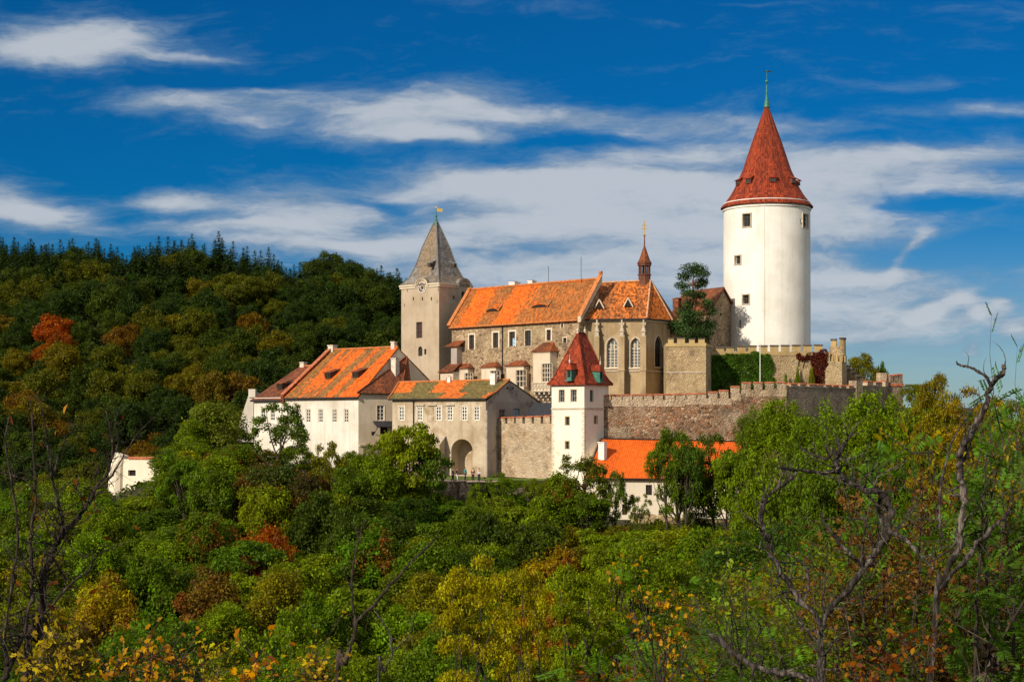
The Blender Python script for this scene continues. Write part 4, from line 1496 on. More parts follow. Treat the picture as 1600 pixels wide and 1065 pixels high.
# ------------------------------------------------------------------ lower square tower
def square_tower():
    C, A = plan(913, 204), plan(862, 206.9)
    CA = A - C
    B = C + Vector((CA.y, -CA.x)) * 1.147
    D = A + (B - C)
    t = thing('square_tower', 'white square gate tower with a tall red tiled hipped roof and small green dormer', 'tower', (*((A + B) / 2), -12.5))
    WL, WR = Wall(A, C), Wall(C, B)
    ze, zb = zof(596, 204), -12.5
    zs = zof(638, 204)
    hl = [{'r': WL.rect(873.7, 609, 881.8, 628)}, {'r': WL.rect(892.3, 608.7, 900.6, 627.5)}, {'r': WL.rect(883.7, 651, 889.5, 664)}, {'r': WL.rect(883.7, 689.5, 889, 701)}]
    hr = [{'r': WR.rect(921.6, 609, 927.6, 627.5)}, {'r': WR.rect(928.6, 650, 933, 662)}]
    mb = MB()
    for W, hs in ((WL, hl), (WR, hr)):
        W.face(mb, 0, zb, W.L, zs, [h for h in hs if h['r'][3] < zs], 0)
        W.face(mb, 0, zs, W.L, ze, [h for h in hs if h['r'][3] > zs], 0)
    mb.prism([B, D, A], zb, ze, top=False)
    mb.build('wall', MAT['lower_tower_plaster'], t)
    for h in hl[:2]:
        window(t, WL, h, 2, 2, MAT['frame_grey'], None, 0.28, 0.09, MAT['stone_trim'], 0.10)
    window(t, WR, hr[0], 2, 2, MAT['frame_grey'], None, 0.28, 0.09)
    for h in hl[2:]:
        window(t, WL, h, 1, 2, MAT['frame_dark'], None, 0.3, 0.05, MAT['plaster_ochre'], 0.12)
    window(t, WR, hr[1], 1, 2, MAT['frame_dark'], None, 0.3, 0.05, MAT['plaster_ochre'], 0.10)
    sc = MB()
    for W in (WL, WR):
        W.block(sc, -0.06, zs - 0.1, W.L + 0.06, zs + 0.1, -0.09, 0.02)
        W.block(sc, -0.1, ze - 0.3, W.L + 0.1, ze - 0.02, -0.14, 0.02, 1)
    sc.build('string_course', [MAT['stone_trim'], MAT['lower_tower_plaster']], t)
    qn, q2 = MB(), MB()
    i = 0
    z = zb + 3
    while z < zs - 0.5:
        w = 0.42 if i % 2 else 0.26
        WL.block(qn, WL.L - w, z, WL.L + 0.012, z + 0.42, -0.014, 0.05)
        WR.block(qn, -0.012, z, 0.68 - w, z + 0.42, -0.014, 0.05)
        WL.block(q2, -0.01, z, 0.65 - w, z + 0.42, -0.014, 0.05)
        z += 0.5
        i += 1
    qn.build('quoins', MAT['plaster_cream'], t)
    q2.build('quoins', MAT['plaster_cream'], t)
    # roof: flared hip, short ridge
    rA, rB = at(899, 521, 208.2), at(917.5, 520.5, 208.0)
    cor = [A, C, B, D]
    ctr = (A + B) / 2
    mid = (rA + rB) / 2
    zr = mid.z
    lev = [(1.16, ze - 0.25), (1.02, ze + 0.18), (0.90, ze + 0.78)]
    rings = [[v3(ctr + (p - ctr) * f_, zz) for p in cor] for f_, zz in lev]
    rd = (WR.d3() * 0.85)
    top = [mid - rd, mid - rd, mid + rd, mid + rd]     # A,C side / B,D side
    rf = MB()
    for i in range(len(rings) - 1):
        for q in range(4):
            w = (q + 1) % 4
            rf.poly([rings[i][q], rings[i][w], rings[i + 1][w], rings[i + 1][q]])
    lo = rings[-1]
    rf.poly([lo[0], lo[1], top[0]])
    rf.poly([lo[1], lo[2], top[2], top[1]])
    rf.poly([lo[2], lo[3], top[2]])
    rf.poly([lo[3], lo[0], top[0], top[2]])
    u = [p - UP * 0.14 for p in rings[0]]
    rf.poly(u[::-1])
    for q in range(4):
        w = (q + 1) % 4
        rf.poly([u[q], u[w], rings[0][w], rings[0][q]])
    rf.build('roof', MAT['tiles_red'], t)
    hp = MB()
    for q in (0, 1, 2):
        hp.tube([r[q] + UP * 0.04 for r in rings] + [top[q] + UP * 0.05], 0.10, 5)
    hp.tube([top[0] + UP * 0.08, top[2] + UP * 0.08], 0.12, 5)
    hp.build('ridge', MAT['tiles_red'], t)
    for p in (top[0], top[2]):
        k = MB()
        k.lathe(p[:2], [(0.14, p.z), (0.1, p.z + 0.25), (0.17, p.z + 0.4), (0.05, p.z + 0.6), (0.02, p.z + 0.95)], 8)
        k.build('finial', MAT['trim_pale'], t)
    # green dormers on the faces, each with its own small roof and finial
    for W, px, py, Y in ((WL, 889.6, 585.5, 204.6), (WR, 938.5, 588, 206.0)):
        p = at(px, py, Y)
        d, n = W.d3(), W.n3()
        m = MB()
        m.box(p - n * 0.6, d * 0.36, n * 0.7, UP * 0.62)
        m.box(p - UP * 0.7 + n * 0.05, d * 0.55, n * 0.25, UP * 0.07)
        o = m.build('dormer', MAT['copper_green'], t)
        g = MB()
        g.box(p + n * 0.105 + UP * 0.1, d * 0.22, n * 0.012, UP * 0.38)
        g.build('pane', MAT['dark_inside'], o)
        r = MB()
        a, b = p + n * 0.35 - d * 0.6 + UP * 0.62, p + n * 0.35 + d * 0.6 + UP * 0.62
        c_, e_ = p - n * 1.6 + d * 0.5 + UP * 0.75, p - n * 1.6 - d * 0.5 + UP * 0.75
        tp, tb = p - n * 0.05 + UP * 1.5, p - n * 1.6 + UP * 1.5
        r.slab([a, b, tp], 0.06)
        r.slab([b, c_, tb, tp], 0.06)
        r.slab([e_, a, tp, tb], 0.06)
        r.tube([tp, tp + UP * 0.35, tp + UP * 0.45, tp + UP * 1.1], [0.09, 0.12, 0.04, 0.02], 6, 1)
        r.build('roof', [MAT['tiles_red'], MAT['trim_pale']], o)


# ------------------------------------------------------------------ low house under the wall
def low_house():
    e0, e1 = at(914, 746, 199.8), at(1166, 748, 201.4)
    r0, r1 = at(939.5, 685.5, 206.3), at(1160, 690, 209.0)
    ed = (e1 - e0).normalized()
    W = Wall((e0 + Vector((0.3, 0.45, 0)))[:2], (e1 + Vector((-0.3, 0.45, 0)))[:2])
    zb = -13.5
    ze = e0.z + 0.05
    t = thing('low_house', 'low cream house with a plain bright orange tiled roof below the curtain wall', 'house', (*((W.p0 + W.p1) / 2), zb))
    hs = [W.rect(967, 756.5, 977, 771), W.rect(1009, 757, 1019, 773), W.rect(1063, 757, 1073, 773), W.rect(950, 757, 955, 770), W.rect(939, 786, 949, 796), W.rect(972, 787, 980, 804), W.rect(1120, 757, 1130, 773)]
    mb = MB()
    W.face(mb, 0, zb, W.L, ze, [{'r': h} for h in hs])
    mb.prism([W.p1, W.p1 - W.n * 8, W.p0 - W.n * 6.3, W.p0], zb, ze, top=False)
    mb.poly([v3(W.p1, ze), v3(W.p1 - W.n * 7.5, ze), v3(r1.xy - W.d * 0.3, r1.z - 0.1)])
    mb.poly([v3(W.p0, ze), v3(r0.xy, r0.z - 0.1), v3(W.p0 - W.n * 6, ze)])
    mb.build('wall', MAT['plaster_house'], t)
    for i, h in enumerate(hs):
        if i == 5:
            window(t, W, h, 1, 1, MAT['wood_dark'], MAT['wood_dark'], 0.2, 0.08, name='door')
        else:
            window(t, W, h, 2, 3, MAT['frame_dark' if i != 0 else 'frame_white'], None, 0.18, 0.06)
    rf = MB()
    rf.slab([e0, e1, r1, r0], 0.16)
    rf.build('roof', MAT['tiles_new'], t)
    fl = MB()
    fl.tube([r0 + UP * 0.06, r1 + UP * 0.06], 0.09, 5)
    fl.tube([e0 - UP * 0.12, e1 - UP * 0.12], 0.09, 5)
    fl.tube([e0 + UP * 0.05, r0 + UP * 0.05], 0.08, 5)
    fl.build('flashing', MAT['iron'], t)
    chimney(t, 941.5, 690, 712, 13, 203.2, 'chimney_white', ang=0.5)


# ------------------------------------------------------------------ gallery building
def gallery():
    p0, p1 = plan(613, 216), plan(759, 211)
    W = Wall(p0, p1)
    p2 = plan(846, 223.5)
    G = Wall(p1, p2)
    ze, zb = 3.25, -9.0
    t = thing('gallery_building', 'two-storey building with white windows above a stone arch and a mossy roof', 'building', (*((p0 + p2) / 2), zb))
    hs = []
    for px in (685.2, 703, 725.6, 744.8):
        hs.append({'r': W.rect(px - 4.4, 634.5, px + 4.4, 656.5)})
    for px in (627.6, 656):
        hs.append({'r': W.rect(px - 4.2, 635, px + 4.2, 656.5)})
    arch = {'r': W.rect(705, 685.5, 738.5, 742), 'arch': 'round', 'dep': 2.6}
    arch2 = {'r': W.rect(661, 679, 684, 742), 'arch': 'round', 'dep': 2.2}
    mb = MB()
    zm = W.uv(700, 676)[1]
    W.face(mb, 0, zm, W.L, ze, hs)
    W.face(mb, 0, zb, W.L, zm, [arch, arch2], 1)
    for a in (arch, arch2):
        W.quad(mb, a['r'][0] - .1, zb, a['r'][2] + .1, a['r'][3], a['dep'] - 0.02, 1)
    gw = [{'r': G.rect(780, 639.5, 789.5, 653)}, {'r': G.rect(803, 638, 812, 652)}]
    G.face(mb, 0, zb, G.L, 2.75, gw, 2)
    apex = at(796, 594.5, 217.2)
    mb.poly([G.pt(0, 2.75), G.pt(G.L, 2.75), apex - UP * 0.15], 2)
    mb.prism([p2, p2 - W.d * 12, p0 - W.n * 6, p0], zb, ze - 0.5, 0, top=False)
    mb.build('wall', [MAT['plaster_gallery'], MAT['plaster_gallery'], MAT['plaster_grey']], t)
    for i, h in enumerate(hs):
        window(t, W, h, 2, 4, MAT['frame_white'], None, 0.12, 0.13, MAT['trim_pale'], 0.14, None, lattice=0.06)
    for px in (656, 675, 703):
        lt = MB()
        u0, z0, u1, z1 = W.rect(px - 7, 631.5, px + 7, 633.5)
        W.block(lt, u0, z0, u1, z1, -0.2, 0.0)
        lt.build('window_hood', MAT['stone_trim'], t)
    for px in (641.5, 672.5):
        bp = MB()
        u0, z0, u1, z1 = W.rect(px - 5.5, 635, px + 5.5, 658)
        W.block(bp, u0, z0, u1, z1, -0.05, 0.02)
        bp.build('blind_panel', MAT['plaster_gallery'], t)
    for h, m in zip(gw, ('glass', 'curtain_blue')):
        window(t, G, h, 2, 2, MAT['frame_grey'], MAT[m], 0.2, 0.08)
    vt = MB()
    for px in (792.5, 801.5):
        u, z = G.uv(px, 606)
        G.block(vt, u - 0.16, z - 0.16, u + 0.16, z + 0.16, -0.02, 0.02)
    vt.build('vent', MAT['dark_inside'], t)
    # dark opening inside the big arch
    w = MB()
    u0, z0, u1, z1 = W.rect(727, 690, 735.5, 710)
    W.block(w, u0, z0, u1, z1, arch['dep'] - 0.14, arch['dep'] - 0.03)
    w.build('arch_window', MAT['dark_inside'], t)
    # deep return pier by the corner and the sloping buttress
    pr = MB()
    G.block(pr, 0.0, zb, 2.2, 1.6, -0.22, 0.0)
    pr.build('corner_pier', MAT['plaster_grey'], t)
    bt = MB()
    u0, z0, u1, z1 = W.rect(682, 690, 696, 745)
    d = 1.9
    zt = W.uv(690, 682)[1]
    A_ = [W.pt(u0, zb, -d), W.pt(u1, zb, -d), W.pt(u1, zb, 0), W.pt(u0, zb, 0)]
    B_ = [W.pt(u0, z1 - 0.3, -d), W.pt(u1, z1 - 0.3, -d), W.pt(u1, zt + 0.2, 0), W.pt(u0, zt + 0.2, 0)]
    bt.add(A_ + B_, [(0, 1, 5, 4), (1, 2, 6, 5), (3, 0, 4, 7)])
    bt.slab([B_[0] - UP * 0.02 + W.n3() * 0.12 - W.d3() * .1, B_[1] - UP * 0.02 + W.n3() * 0.12 + W.d3() * .1, B_[2] + W.d3() * .1, B_[3] - W.d3() * .1], 0.16, 1)
    bt.build('buttress', [MAT['plaster_gallery'], MAT['stone_trim']], t)
    # roof
    e = 0.45
    eL, eR = v3(p0 + W.n * e - W.d * 0.4, ze - 0.05), v3(p1 + W.n * e + W.d * 0.15, ze - 0.05)
    rL = at(623, 599.5, 221.2)
    rf = MB()
    apx = apex + UP * 0.1
    rLz = v3(rL.xy, apx.z - 0.25)
    vr = eR + (apx - eR) * 0.42 - UP * 0.25
    rf.slab([eL, eR, vr, rLz.lerp(eL, 0.58) - UP * 0.15], 0.18)
    rf.slab([rLz.lerp(eL, 0.58) - UP * 0.15, vr, apx, rLz], 0.18)
    far = G.pt(G.L + 0.3, 2.6, -0.2)
    rf.slab([apx, far, far - Vector((W.d.x, W.d.y, 0)) * 12, rLz], 0.18)
    rf.build('roof', MAT['tiles_gallery'], t)
    vg = MB()
    vg.tube([eR + UP * 0.03, vr + UP * 0.05, apx + UP * 0.06], 0.13, 6)
    vg.tube([apx + UP * 0.06, rLz + UP * 0.06], 0.13, 6)
    vg.tube([eL + UP * 0.03, rLz.lerp(eL, 0.58) - UP * 0.1, rLz + UP * 0.06], 0.13, 6)
    tag(vg.build('ridge', MAT['verge_tile'], t))
    gt = MB()
    gt.tube([eL - UP * 0.14, eR - UP * 0.14], 0.1, 6)
    u, _ = W.uv(646.5, 640)
    gt.tube([W.pt(u, ze - 0.1, -0.45), W.pt(u, ze - 0.6, -0.12), W.pt(u, zb + 1, -0.12)], 0.07, 6)
    gt.build('gutter', MAT['iron'], t)
    chimney(t, 771, 583, 600, 10.5, 216.6, 'chimney_white', ang=0.4)
    chimney(t, 702, 588.5, 600, 6.5, 219.2, 'chimney_white', ang=0.4)


# ------------------------------------------------------------------ left wing
def left_wing():
    A2, A, B = plan(397, 236.5), plan(447, 232), plan(560, 222)
    W = Wall(A, B)
    W1 = Wall(A2, A)
    Dp = plan(622, 225.2)
    S = Wall(B, Dp)
    zb = -12.0
    ze = 3.62
    t = thing('long_wing', 'long whitewashed wing with orange and brown streaked roof and two roof hatches', 'building', (*((A2 + Dp) / 2), zb))
    hs = [{'r': W.rect(px - 3.2, 639, px + 3.2, 659.5)} for px in (481.7, 501, 522.7, 541)]
    h1 = [{'r': W1.rect(px - 3.5, 640, px + 3.5, 657)} for px in (411, 426)]
    h2 = [{'r': S.rect(589, 633, 600.5, 656.5)}, {'r': S.rect(580.5, 674, 586, 680)}, {'r': S.rect(594, 667, 606, 690)}]
    mb = MB()
    W.face(mb, 0, zb, W.L, ze, hs)
    W1.face(mb, 0, zb, W1.L, ze, h1)
    S.face(mb, 0, zb, S.L, ze + 0.5, h2, 1)
    mb.prism([Dp, Dp + Vector((-3, 8)), A - W.n * 12, A2 - W.n * 10, A2], zb, ze, 0, top=False)
    mb.build('wall', [MAT['plaster_wing'], MAT['plaster_cream']], t)
    for h in hs:
        window(t, W, h, 2, 4, MAT['frame_white'], None, 0.12, 0.1, MAT['trim_pale'], 0.09, lattice=0.05)
    for h in h1:
        window(t, W1, h, 2, 3, MAT['frame_white'], None, 0.12, 0.1, lattice=0.05)
    window(t, S, h2[0], 2, 4, MAT['frame_white'], None, 0.12, 0.12, MAT['trim_pale'], 0.1, lattice=0.055)
    window(t, S, h2[1], 1, 1, MAT['frame_dark'], None, 0.2, 0.05)
    window(t, S, h2[2], 1, 1, MAT['wood_dark'], MAT['dark_inside'], 0.28, 0.06, name='door')
    # awning over the door
    aw = MB()
    u0, z0, u1, z1 = S.rect(582.5, 657.5, 618, 667.5)
    aw.slab([S.pt(u0, z0 + 0.1, -1.3), S.pt(u1, z0 + 0.1, -1.3), S.pt(u1, z1, 0), S.pt(u0, z1, 0)], 0.1)
    for u in (u0 + 0.2, u1 - 0.2):
        aw.tube([S.pt(u, z0 - 0.9, -0.05), S.pt(u, z0 + 0.05, -1.1)], 0.05, 5)
    aw.build('awning', MAT['sheet_dark'], t)
    lg = MB()
    u0, z0, u1, z1 = S.rect(561, 694, 600, 696.5)
    S.block(lg, u0, z0, u1, z1, -0.3, 0.0)
    lg.build('ledge', MAT['stone_trim'], t)
    # roofs
    e = 0.45
    n3 = W.n3()
    slope = 0.72
    a, b = v3(A + W.n * e, ze - 0.1), v3(B + W.n * e + W.d * 0.3, ze - 0.1)
    rl, rr = at(520, 547.3, 238.4), at(622, 542.3, 229.0)
    rl.z = rr.z = (rl.z + rr.z) / 2
    rf = MB()
    rf.slab([a, b, rr, rl], 0.2)
    rf.slab([rl, rr, v3((B - W.n * 17.5), ze), v3((A - W.n * 17.5), ze)], 0.2)
    rf.build('roof', MAT['tiles_wing'], t)
    # right gable end and the lower, browner west roof
    a2, a1 = v3(A2 + W1.n * e - W1.d * 0.3, ze - 0.35), v3(A + W1.n * e - W.d * 0.3, ze - 0.35)
    q0, q1 = at(468, 572.5, 243.0), at(493, 571, 240.8)
    q1z = rl.lerp(a, 0.26)
    w2 = MB()
    q0.z = q1.z = (q0.z + q1.z) / 2
    w2.slab([a2, a1, q1 + W1.d3() * 1.2, q0], 0.2)
    w2.slab([a2, q0, v3(A2 - W1.n * 13, ze - 0.35)], 0.2)
    w2.slab([q0, q1 + W1.d3() * 1.2, v3(A - W1.n * 12, ze), v3(A2 - W1.n * 13, ze - 0.35)], 0.2)
    w2.build('lower_roof', MAT['tiles_brown'], t)
    # fire wall between the two roofs, with a chimney at its head
    fw = MB()
    lo0, hi0 = a - W.d3() * 0.05 - n3 * 0.0, rl - W.d3() * 0.05
    pts = [lo0 - UP * 0.8, lo0 + UP * 0.45, hi0 + UP * 0.45, hi0 - UP * 2.5]
    q = [p - W.d3() * 0.6 for p in pts], [p - W.d3() * 0.02 for p in pts]
    fw.add(q[0] + q[1], [(3, 2, 1, 0), (4, 5, 6, 7), (0, 1, 5, 4), (1, 2, 6, 5), (2, 3, 7, 6), (3, 0, 4, 7)])
    fw.slab([lo0 + UP * 0.52 - W.d3() * 0.72, lo0 + UP * 0.52 + W.d3() * 0.08, hi0 + UP * 0.52 + W.d3() * 0.08, hi0 + UP * 0.52 - W.d3() * 0.72], 0.08, 1)
    fw.build('fire_wall', [MAT['tiles_brown'], MAT['coping_brick']], t)
    gb = MB()
    gb.poly([v3(B, ze), v3(B - W.n * 17, ze), rr - UP * 0.2])
    gb.poly([v3(A, ze), rl - UP * 0.2, v3(A - W.n * 17, ze)])
    gb.build('gable', MAT['plaster_cream'], t)
    rd = MB()
    rd.tube([rl + UP * 0.1, rr + UP * 0.1], 0.14, 6)
    rd.tube([q0 + UP * 0.06, q1 + UP * 0.06], 0.12, 6)
    rd.build('ridge', MAT['verge_tile'], t)
    gt = MB()
    gt.tube([a - UP * 0.12, b - UP * 0.12], 0.12, 6)
    gt.tube([a2 - UP * 0.12, a1 - UP * 0.12], 0.12, 6)
    gt.build('gutter', MAT['iron'], t)
    # hipped brown roof over the side room
    b0, b1 = v3(B + S.n * 0.5 - S.d * 0.4, ze + 0.42), v3(Dp + S.n * 0.5 + S.d * 0.2, ze + 0.42)
    pk = at(636, 557.5, 229.8)
    bk = at(672, 598, 239)
    h = MB()
    h.slab([b0, b1, pk], 0.18)
    h.slab([b1, bk, pk], 0.18)
    inn = rr.lerp(b, 0.42) + n3 * 0.6
    h.slab([b0, pk, at(613, 557, 232)], 0.18)
    h.slab([pk, bk, at(625, 557.3, 236)], 0.18)
    h.build('hipped_roof', MAT['tiles_brown'], t)
    hh = MB()
    for s, m_ in (((b0, pk)), ((b1, pk))):
        hh.tube([s + UP * 0.08, m_ + UP * 0.1], 0.11, 5)
    hh.build('hip_tiles', MAT['tiles_brown'], t)
    wl = MB()
    wl.prism([Dp, bk.xy, bk.xy + Vector((-6, 2)), Dp + Vector((-3, 8))], zb, ze + 0.4, 0, top=False)
    wl.build('side_wall', MAT['plaster_grey'], t)
    # roof hatches
    nr = (b - a).cross(rl - a).normalized()
    n1 = (a1 - a2).cross(q0 - a2).normalized()
    for px, py, N, O, Wd, mt in ((515.3, 590, nr, a, W, 'tiles_wing'), (558.5, 588.5, nr, a, W, 'tiles_wing'), (440, 606.5, n1, a2, W1, 'tiles_brown')):
        r = Vector(((px - CX) / F, 1, (HY - py) / F))
        q = r * (O.dot(N) / r.dot(N))
        d, n = Wd.d3(), Wd.n3()
        m = MB()
        m.box(q + UP * 0.35 - n * 0.1, d * 0.62, n * 0.55, UP * 0.42)
        o = m.build('roof_hatch', MAT['wood_dark'], t)
        k = MB()
        k.slab([q + n * 0.6 - d * 0.75 + UP * 0.72, q + n * 0.6 + d * 0.75 + UP * 0.72, q - n * 1.5 + d * 0.75 + UP * 1.3, q - n * 1.5 - d * 0.75 + UP * 1.3], 0.08)
        k.build('roof', MAT['tiles_brown'], o)
        g = MB()
        for s in (-0.3, 0.3):
            g.box(q + n * 0.462 + UP * 0.36 + d * s, d * 0.25, n * 0.01, UP * 0.28)
        g.build('opening', MAT['dark_inside'], o)
    chimney(t, 519.5, 539, 549, 13, 238.6, 'chimney_plaster')
    chimney(t, 615.5, 533.5, 548, 9, 229.6, 'chimney_plaster')
    chimney(t, 617.5, 559, 582, 12, 227.0, 'chimney_plaster')
    chimney(t, 474, 565.5, 573, 10, 242.6, 'chimney_plaster')
    # raking buttress at the far end
    k = MB()
    tp = at(391.5, 613, 238.5)
    ft = at(366, 690, 238.5)
    d = Vector((0.2, 0.98, 0))
    pr = [ft, v3(tp.xy + Vector((0.6, 0)), ft.z), tp + Vector((0.6, 0, 0)), tp]
    f0 = [p - d * 0.5 for p in pr]
    f1 = [p + d * 2.2 for p in pr]
    k.add(f0 + f1, [(0, 1, 2, 3), (7, 6, 5, 4), (3, 2, 6, 7), (1, 5, 6, 2), (0, 3, 7, 4)])
    k.box(tp + Vector((0.3, 0, -0.1)), (0.5, 0, 0), (0, 0.7, 0), UP * 0.6)
    k.build('buttress', MAT['plaster_wing'], t)


# ------------------------------------------------------------------ small annexes
def annex_between():
    W = Wall(plan(688, 245.2), plan(708, 243.2))
    t = thing('porch', 'small red-roofed porch squeezed between the clock tower and the palace', 'porch', (*W.p0, -3))
    m = MB()
    h = {'r': W.rect(697, 588, 702, 596)}
    zt = zof(581, 244.2)
    W.face(m, 0, -3, W.L, zt, [h])
    m.prism([W.p1, W.p1 - W.n * 3, W.p0 - W.n * 3, W.p0], -3, zt, closed=False)
    m.build('wall', MAT['plaster_cream'], t)
    r = MB()
    P = W.pt
    r.slab([P(-0.3, zt, -0.35), P(W.L + 0.1, zt, -0.35), P(W.L + 0.1, zt + 1.45, 1.6), P(0.5, zt + 1.45, 1.6)], 0.12)
    r.slab([P(-0.3, zt + 3.9, 0.9), P(W.L + 0.1, zt + 3.9, 0.9), P(W.L + 0.1, zt + 4.8, 2.4), P(0.6, zt + 4.8, 2.4)], 0.12)
    r.build('roof', MAT['tiles_brown'], t)
    w2 = MB()
    w2.box(P(W.L / 2 + 0.2, zt + 2.4, 2.2), W.d3() * 0.65, W.n3() * 0.9, UP * 1.5)
    w2.build('upper_wall', MAT['plaster_grey'], t)
    window(t, W, h, 2, 2, MAT['frame_grey'], None, 0.15, 0.06)


def shed():
    W = Wall(plan(826, 214.2), plan(868, 211.5))
    t = thing('courtyard_shed', 'little black-roofed timber shed behind the crenellated wall', 'shed', (*W.p0, -5))
    zt = zof(648, 213)
    m = MB()
    m.prism([W.p0, W.p1, W.p1 - W.n * 3.4, W.p0 - W.n * 3.4], -5, zt + 0.0)
    g0 = W.pt(0, zt, 0)
    pk = W.pt(0.0, zt + 1.45, 1.7)
    m.poly([W.pt(0, zt, 3.4), W.pt(0, zt, 0), pk])
    m.build('wall', MAT['wood_dark'], t)
    r = MB()
    r.slab([W.pt(-0.4, zt - 0.1, -0.3), W.pt(W.L, zt - 0.1, -0.3), W.pt(W.L, zt + 1.6, 1.7), W.pt(-0.4, zt + 1.6, 1.7)], 0.1)
    r.slab([W.pt(-0.4, zt + 1.6, 1.7), W.pt(W.L, zt + 1.6, 1.7), W.pt(W.L, zt - 0.1, 3.7), W.pt(-0.4, zt - 0.1, 3.7)], 0.1)
    r.build('roof', MAT['sheet_dark'], t)


def brown_house():
    N, B = plan(1109, 236), plan(1152, 244)
    L = plan(1048, 244.5)
    G, S = Wall(N, B), Wall(L, N)
    t = thing('brown_house', 'brown stone house with red gabled roof behind the pine beside the keep', 'house', (*N, 0))
    ze = zof(487, 236)
    pk = at(1128.5, 448, 239.2)
    m = MB()
    h = {'r': G.rect(1124.5, 480, 1128.5, 492)}
    G.face(m, 0, 0, G.L, ze, [h])
    S.face(m, 0, 0, S.L, ze)
    m.poly([G.pt(0, ze), G.pt(G.L, ze), pk - UP * 0.2])
    m.prism([B, B + (L - N), L], 0, ze, top=False)
    m.build('wall', MAT['palace_wall'], t)
    window(t, G, h, 1, 2, MAT['frame_dark'], None, 0.25, 0.05, MAT['stone_trim'], 0.12)
    r = MB()
    dl = v3(L - N, 0)
    r.slab([v3(N + S.n * 0.4 + G.n * 0.3, ze - 0.25), pk + G.n3() * 0.3, pk + dl, v3(L + S.n * 0.4, ze - 0.25)], 0.2)
    r.slab([v3(B - S.n * 0.4 + G.n * 0.3, ze - 0.25), pk + G.n3() * 0.3, pk + dl, v3(B + (L - N) - S.n * 0.4, ze - 0.25)], 0.2)
    r.build('roof', MAT['tiles_brown'], t)
    chimney(t, 1058, 466, 476, 13, 242.0, 'tiles_brown')


def watch_house():
    W = Wall(plan(180, 229), plan(252, 226.5))
    W2 = Wall(W.p1, plan(276, 230))
    t = thing('ruined_bastion', 'small roofless round-fronted bastion of pale plaster with red coping among the trees', 'ruin', (*W.p0, -16))
    zt = zof(717, 228)
    m = MB()
    hs = [{'r': W.rect(200, 734, 212, 743), 'dep': 0.5}, {'r': W.rect(240, 735.5, 246, 743), 'dep': 0.5}]
    W.face(m, 0, -16, W.L, zt, hs)
    W2.face(m, 0, -16, W2.L, zt)
    m.prism([W2.p1, W2.p1 + Vector((-2, 5)), W.p0 + Vector((1, 5)), W.p0], -16, zt, closed=False)
    for h in hs:
        W.quad(m, *h['r'], 0.48, 1)
    m.build('wall', [MAT['plaster_house'], MAT['dark_inside']], t)
    c = MB()
    W.block(c, 2.2, zt, W.L + 0.1, zt + 0.36, -0.16, 0.5)
    W2.block(c, 0.12, zt, W2.L, zt + 0.36, -0.16, 0.5)
    c.build('coping', MAT['coping_brick'], t)
    k = MB()
    k.tube([W.pt(-0.3, -16, 0.5), W.pt(0.2, zt - 1, 0.4), W.pt(0.7, zt + 0.7, 0.6)], [1.5, 1.2, 1.0], 12)
    k.build('corner_turret', MAT['plaster_house'], t)


# ------------------------------------------------------------------ walls with battlements
def gate_wall():
    W = Wall(plan(770, 214.2), plan(864, 206.8))
    t = thing('crenellated_wall', 'pale plastered battlement wall between the gallery building and the white square tower', 'wall', (*((W.p0 + W.p1) / 2), -9))
    m = MB()
    zc = W.uv(815, 661.5)[1]
    W.block(m, 0.0, -9, W.L, zc, 0, 0.9)
    m.build('wall', MAT['pale_wall'], t)
    merlons(t, W, [(784, 9.5, 651, 661.8), (798, 10.5, 650.5, 661.6), (811, 10, 650, 661.4), (825.5, 10.5, 649.5, 661.2), (839.5, 10.5, 649, 660.8), (854, 10.5, 648, 660.4)], 0.7, 'coping_brick', 'pale_wall')


